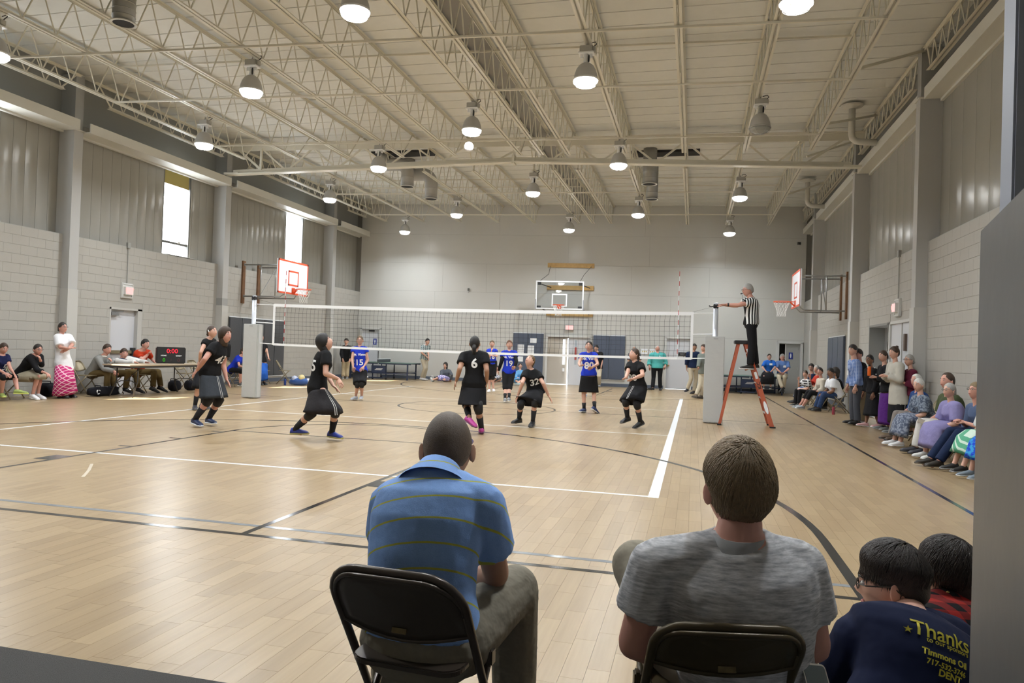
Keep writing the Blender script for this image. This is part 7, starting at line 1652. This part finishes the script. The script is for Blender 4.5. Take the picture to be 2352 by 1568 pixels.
def bag(loc, dims, rz, label, seed, strap=True):
    o = blob('sports_bag', loc, dims, BAGM, label, 'bag', 'dark bags along the left wall', seed); o.rotation_euler = (0, 0, rz)
    a, b, c = dims
    if strap: MB().tube([(-a*.3, -b*.2, c*.9), (-a*.25, -b*.2, c*1.12), (a*.25, -b*.2, c*1.12), (a*.3, -b*.2, c*.9)], .012, 6).build('handle', BAGM, o)
    MB().tube([(-a*.35, 0, c*.985), (a*.35, 0, c*.985)], .006, 5).build('zip', mat('zip_grey', (.2,.2,.2), .5), o)
    return o
db = bag((-12.98, 14.0, 0), (.26, .95, .21), 0, 'long black duffel bag with white swirl marks on the floor at the left wall', 3)
mb = MB()
for q in range(3):
    a = q*2*PI/3; mb.tube([(.128, -.30 + .05*math.cos(a+u_)*(1-u_*.15), -.0 + .105 + .05*math.sin(a+u_)*(1-u_*.15)) for u_ in (0, .5, 1, 1.6)], [.008, .014, .012, .004], 6)
mb.build('swirl_mark', LW, db); MB().rings([((.10, .36, .11), V((0,.05,0)), V((0,0,.07))), ((.125, .36, .11), V((0,.05,0)), V((0,0,.07)))], 16).build('white_patch', LW, db)
bag((-13.6, 13.1, 0), (.35, .45, .3), .3, 'black bag on the floor behind the woman in the pink skirt', 5)
bag((-13.0, 16.35, 0), (.26, .34, .28), .2, 'black backpack on the floor under the right end of the scorer table', 7)
bag((-12.9, 16.85, 0), (.28, .32, .27), 1.2, 'black bag with a grey flap on the floor behind the front left player', 9)
bag((-12.55, 15.9, .737), (.18, .34, .12), .1, 'small black pouch lying on the scorer table', 11, False)
bag((-13.3, 20.75, .445), (.3, .36, .24), .1, 'black bag lying on the folding chair behind the blue skirt', 13)
for (x, y, c, lb) in ((-12.55, 20.9, (.02,.05,.22), 'blue drink bottle on the floor beside the blue skirt'), (-12.48, 21.1, (.5,.5,.52), 'white drink bottle on the floor beside the blue one'), (3.45, 19.9, (.25,.02,.04), 'red drink bottle on the floor at the foot of the right wall column')):
    o = empty('drink_bottle', (x, y, 0)); tag(o, lb, 'bottle', 'floor bottles'); MB().lathe((0,0,0), [(.034,0),(.036,.02),(.036,.17),(.02,.2)], 12).build('bottle_body', mat('bottle_%d' % int(c[0]*100), c, .3), o, True); MB().lathe((0,0,.2), [(.022,0),(.022,.035)], 10).build('cap', BLK, o)
# mesh sack of balls
sk_ = blob('ball_sack', (-12.25, 20.35+.9, 0), (.56, .46, .24), mat('blue_mesh_sack', (.03,.12,.42), .6, alpha=.75), 'blue mesh sack full of volleyballs on the floor at the left wall', 'bag', None, 21)
for q, (x, y, z, c) in enumerate([(.12,-.08,.24,(.7,.6,.3)), (-.1,-.12,.2,(.5,.55,.7)), (.27,.08,.12,(.6,.6,.65)), (-.02,.12,.22,(.65,.65,.7))]):
    o = MB().ell((0,0,0), (.105,0,0), (0,.105,0), (0,0,.105), 16, 12).build('volleyball', mat('sack_ball_%d' % q, c, .4), None, True); o.location = (-12.25 + x, 21.25 + y, max(z, .106)); tag(o, 'volleyball inside the blue mesh sack, ' + ('yellowish one', 'bluish one at the front', 'pale one at the right', 'rearmost pale one')[q], 'ball', 'volleyballs in the sack')
# papers and phone
PHL = (.338, 2.03, .485)
J0 = PEOPLE['X'][0]; o = MB().box(-.09, -.06, -.002, .09, .06, .002).build('folded_paper', PAP); o.location = (V(J0[8]) + V(J0[9]))/2 + V((0,0,.05)); o.rotation_euler = (.4, .5, 1.4); tag(o, 'white folded paper held by the man in the olive shirt', 'paper')
J0 = PEOPLE['b2'][0]; o = empty('phone', tuple((V(J0[8]) + V(J0[9]))/2 + V((0,0,.06)))); tag(o, 'black camera phone on the lap above the blue batik skirt', 'phone'); MB().box(-.04, -.08, -.012, .04, .08, .012).build('case', BLK, o, bevel=.006); MB().lathe((.0,-.03,.012), [(.012,0),(.012,.004)], 10).build('lens', LW, o)
ph = empty('phone', PHL); tag(ph, 'silver edged smartphone held by the young man in the navy T-shirt', 'phone')
ph.rotation_euler = (.9, .15, .5)
prism(m1 := MB(), rbox_pts(.072, .145, .012, 4), (0,0,0), (1,0,0), (0,1,0), (0,0,1), .009); m1.build('phone_body', mat('phone_silver', (.5,.5,.5), .25, .9), ph)
prism(m1 := MB(), rbox_pts(.064, .135, .009, 4), (0,0,.0052), (1,0,0), (0,1,0), (0,0,1), .001); m1.build('screen', mat('phone_screen', (.16,.20,.21), .1), ph)

# ---------------------------------------------------------------- near partition at the right edge
PM = mat('partition_grey_laminate', (.11, .11, .11), .38, noise=.08, nscale=4, bump=.1, bscale=6)
A = V((.512, 1.535, 0)); Bq = V((.445, 1.185, 0)); d_ = (Bq - A).normalized(); nrm = V((-d_.y, d_.x, 0)); nrm = nrm if nrm.x > 0 else -nrm
pt = empty('partition', tuple(A)); tag(pt, 'grey laminate partition at the right edge of the picture, close to the camera', 'partition')
L = 1.2; ln = A + d_*L
mb = MB(); mb.obox(d_*L/2 + nrm*.02 + V((0,0,.795)), d_, nrm, (0,0,1), L/2, .02, .795); mb.build('panel', PM, pt, bevel=.004)
mb = MB(); c0 = d_*.07; mb.obox(V((.097, .02, 1.5)), (1,0,0), (0,1,0), (0,0,1), .05, .03, 1.5)
mb.build('post', mat('partition_post', (.42, .46, .55), .4), pt, bevel=.004)
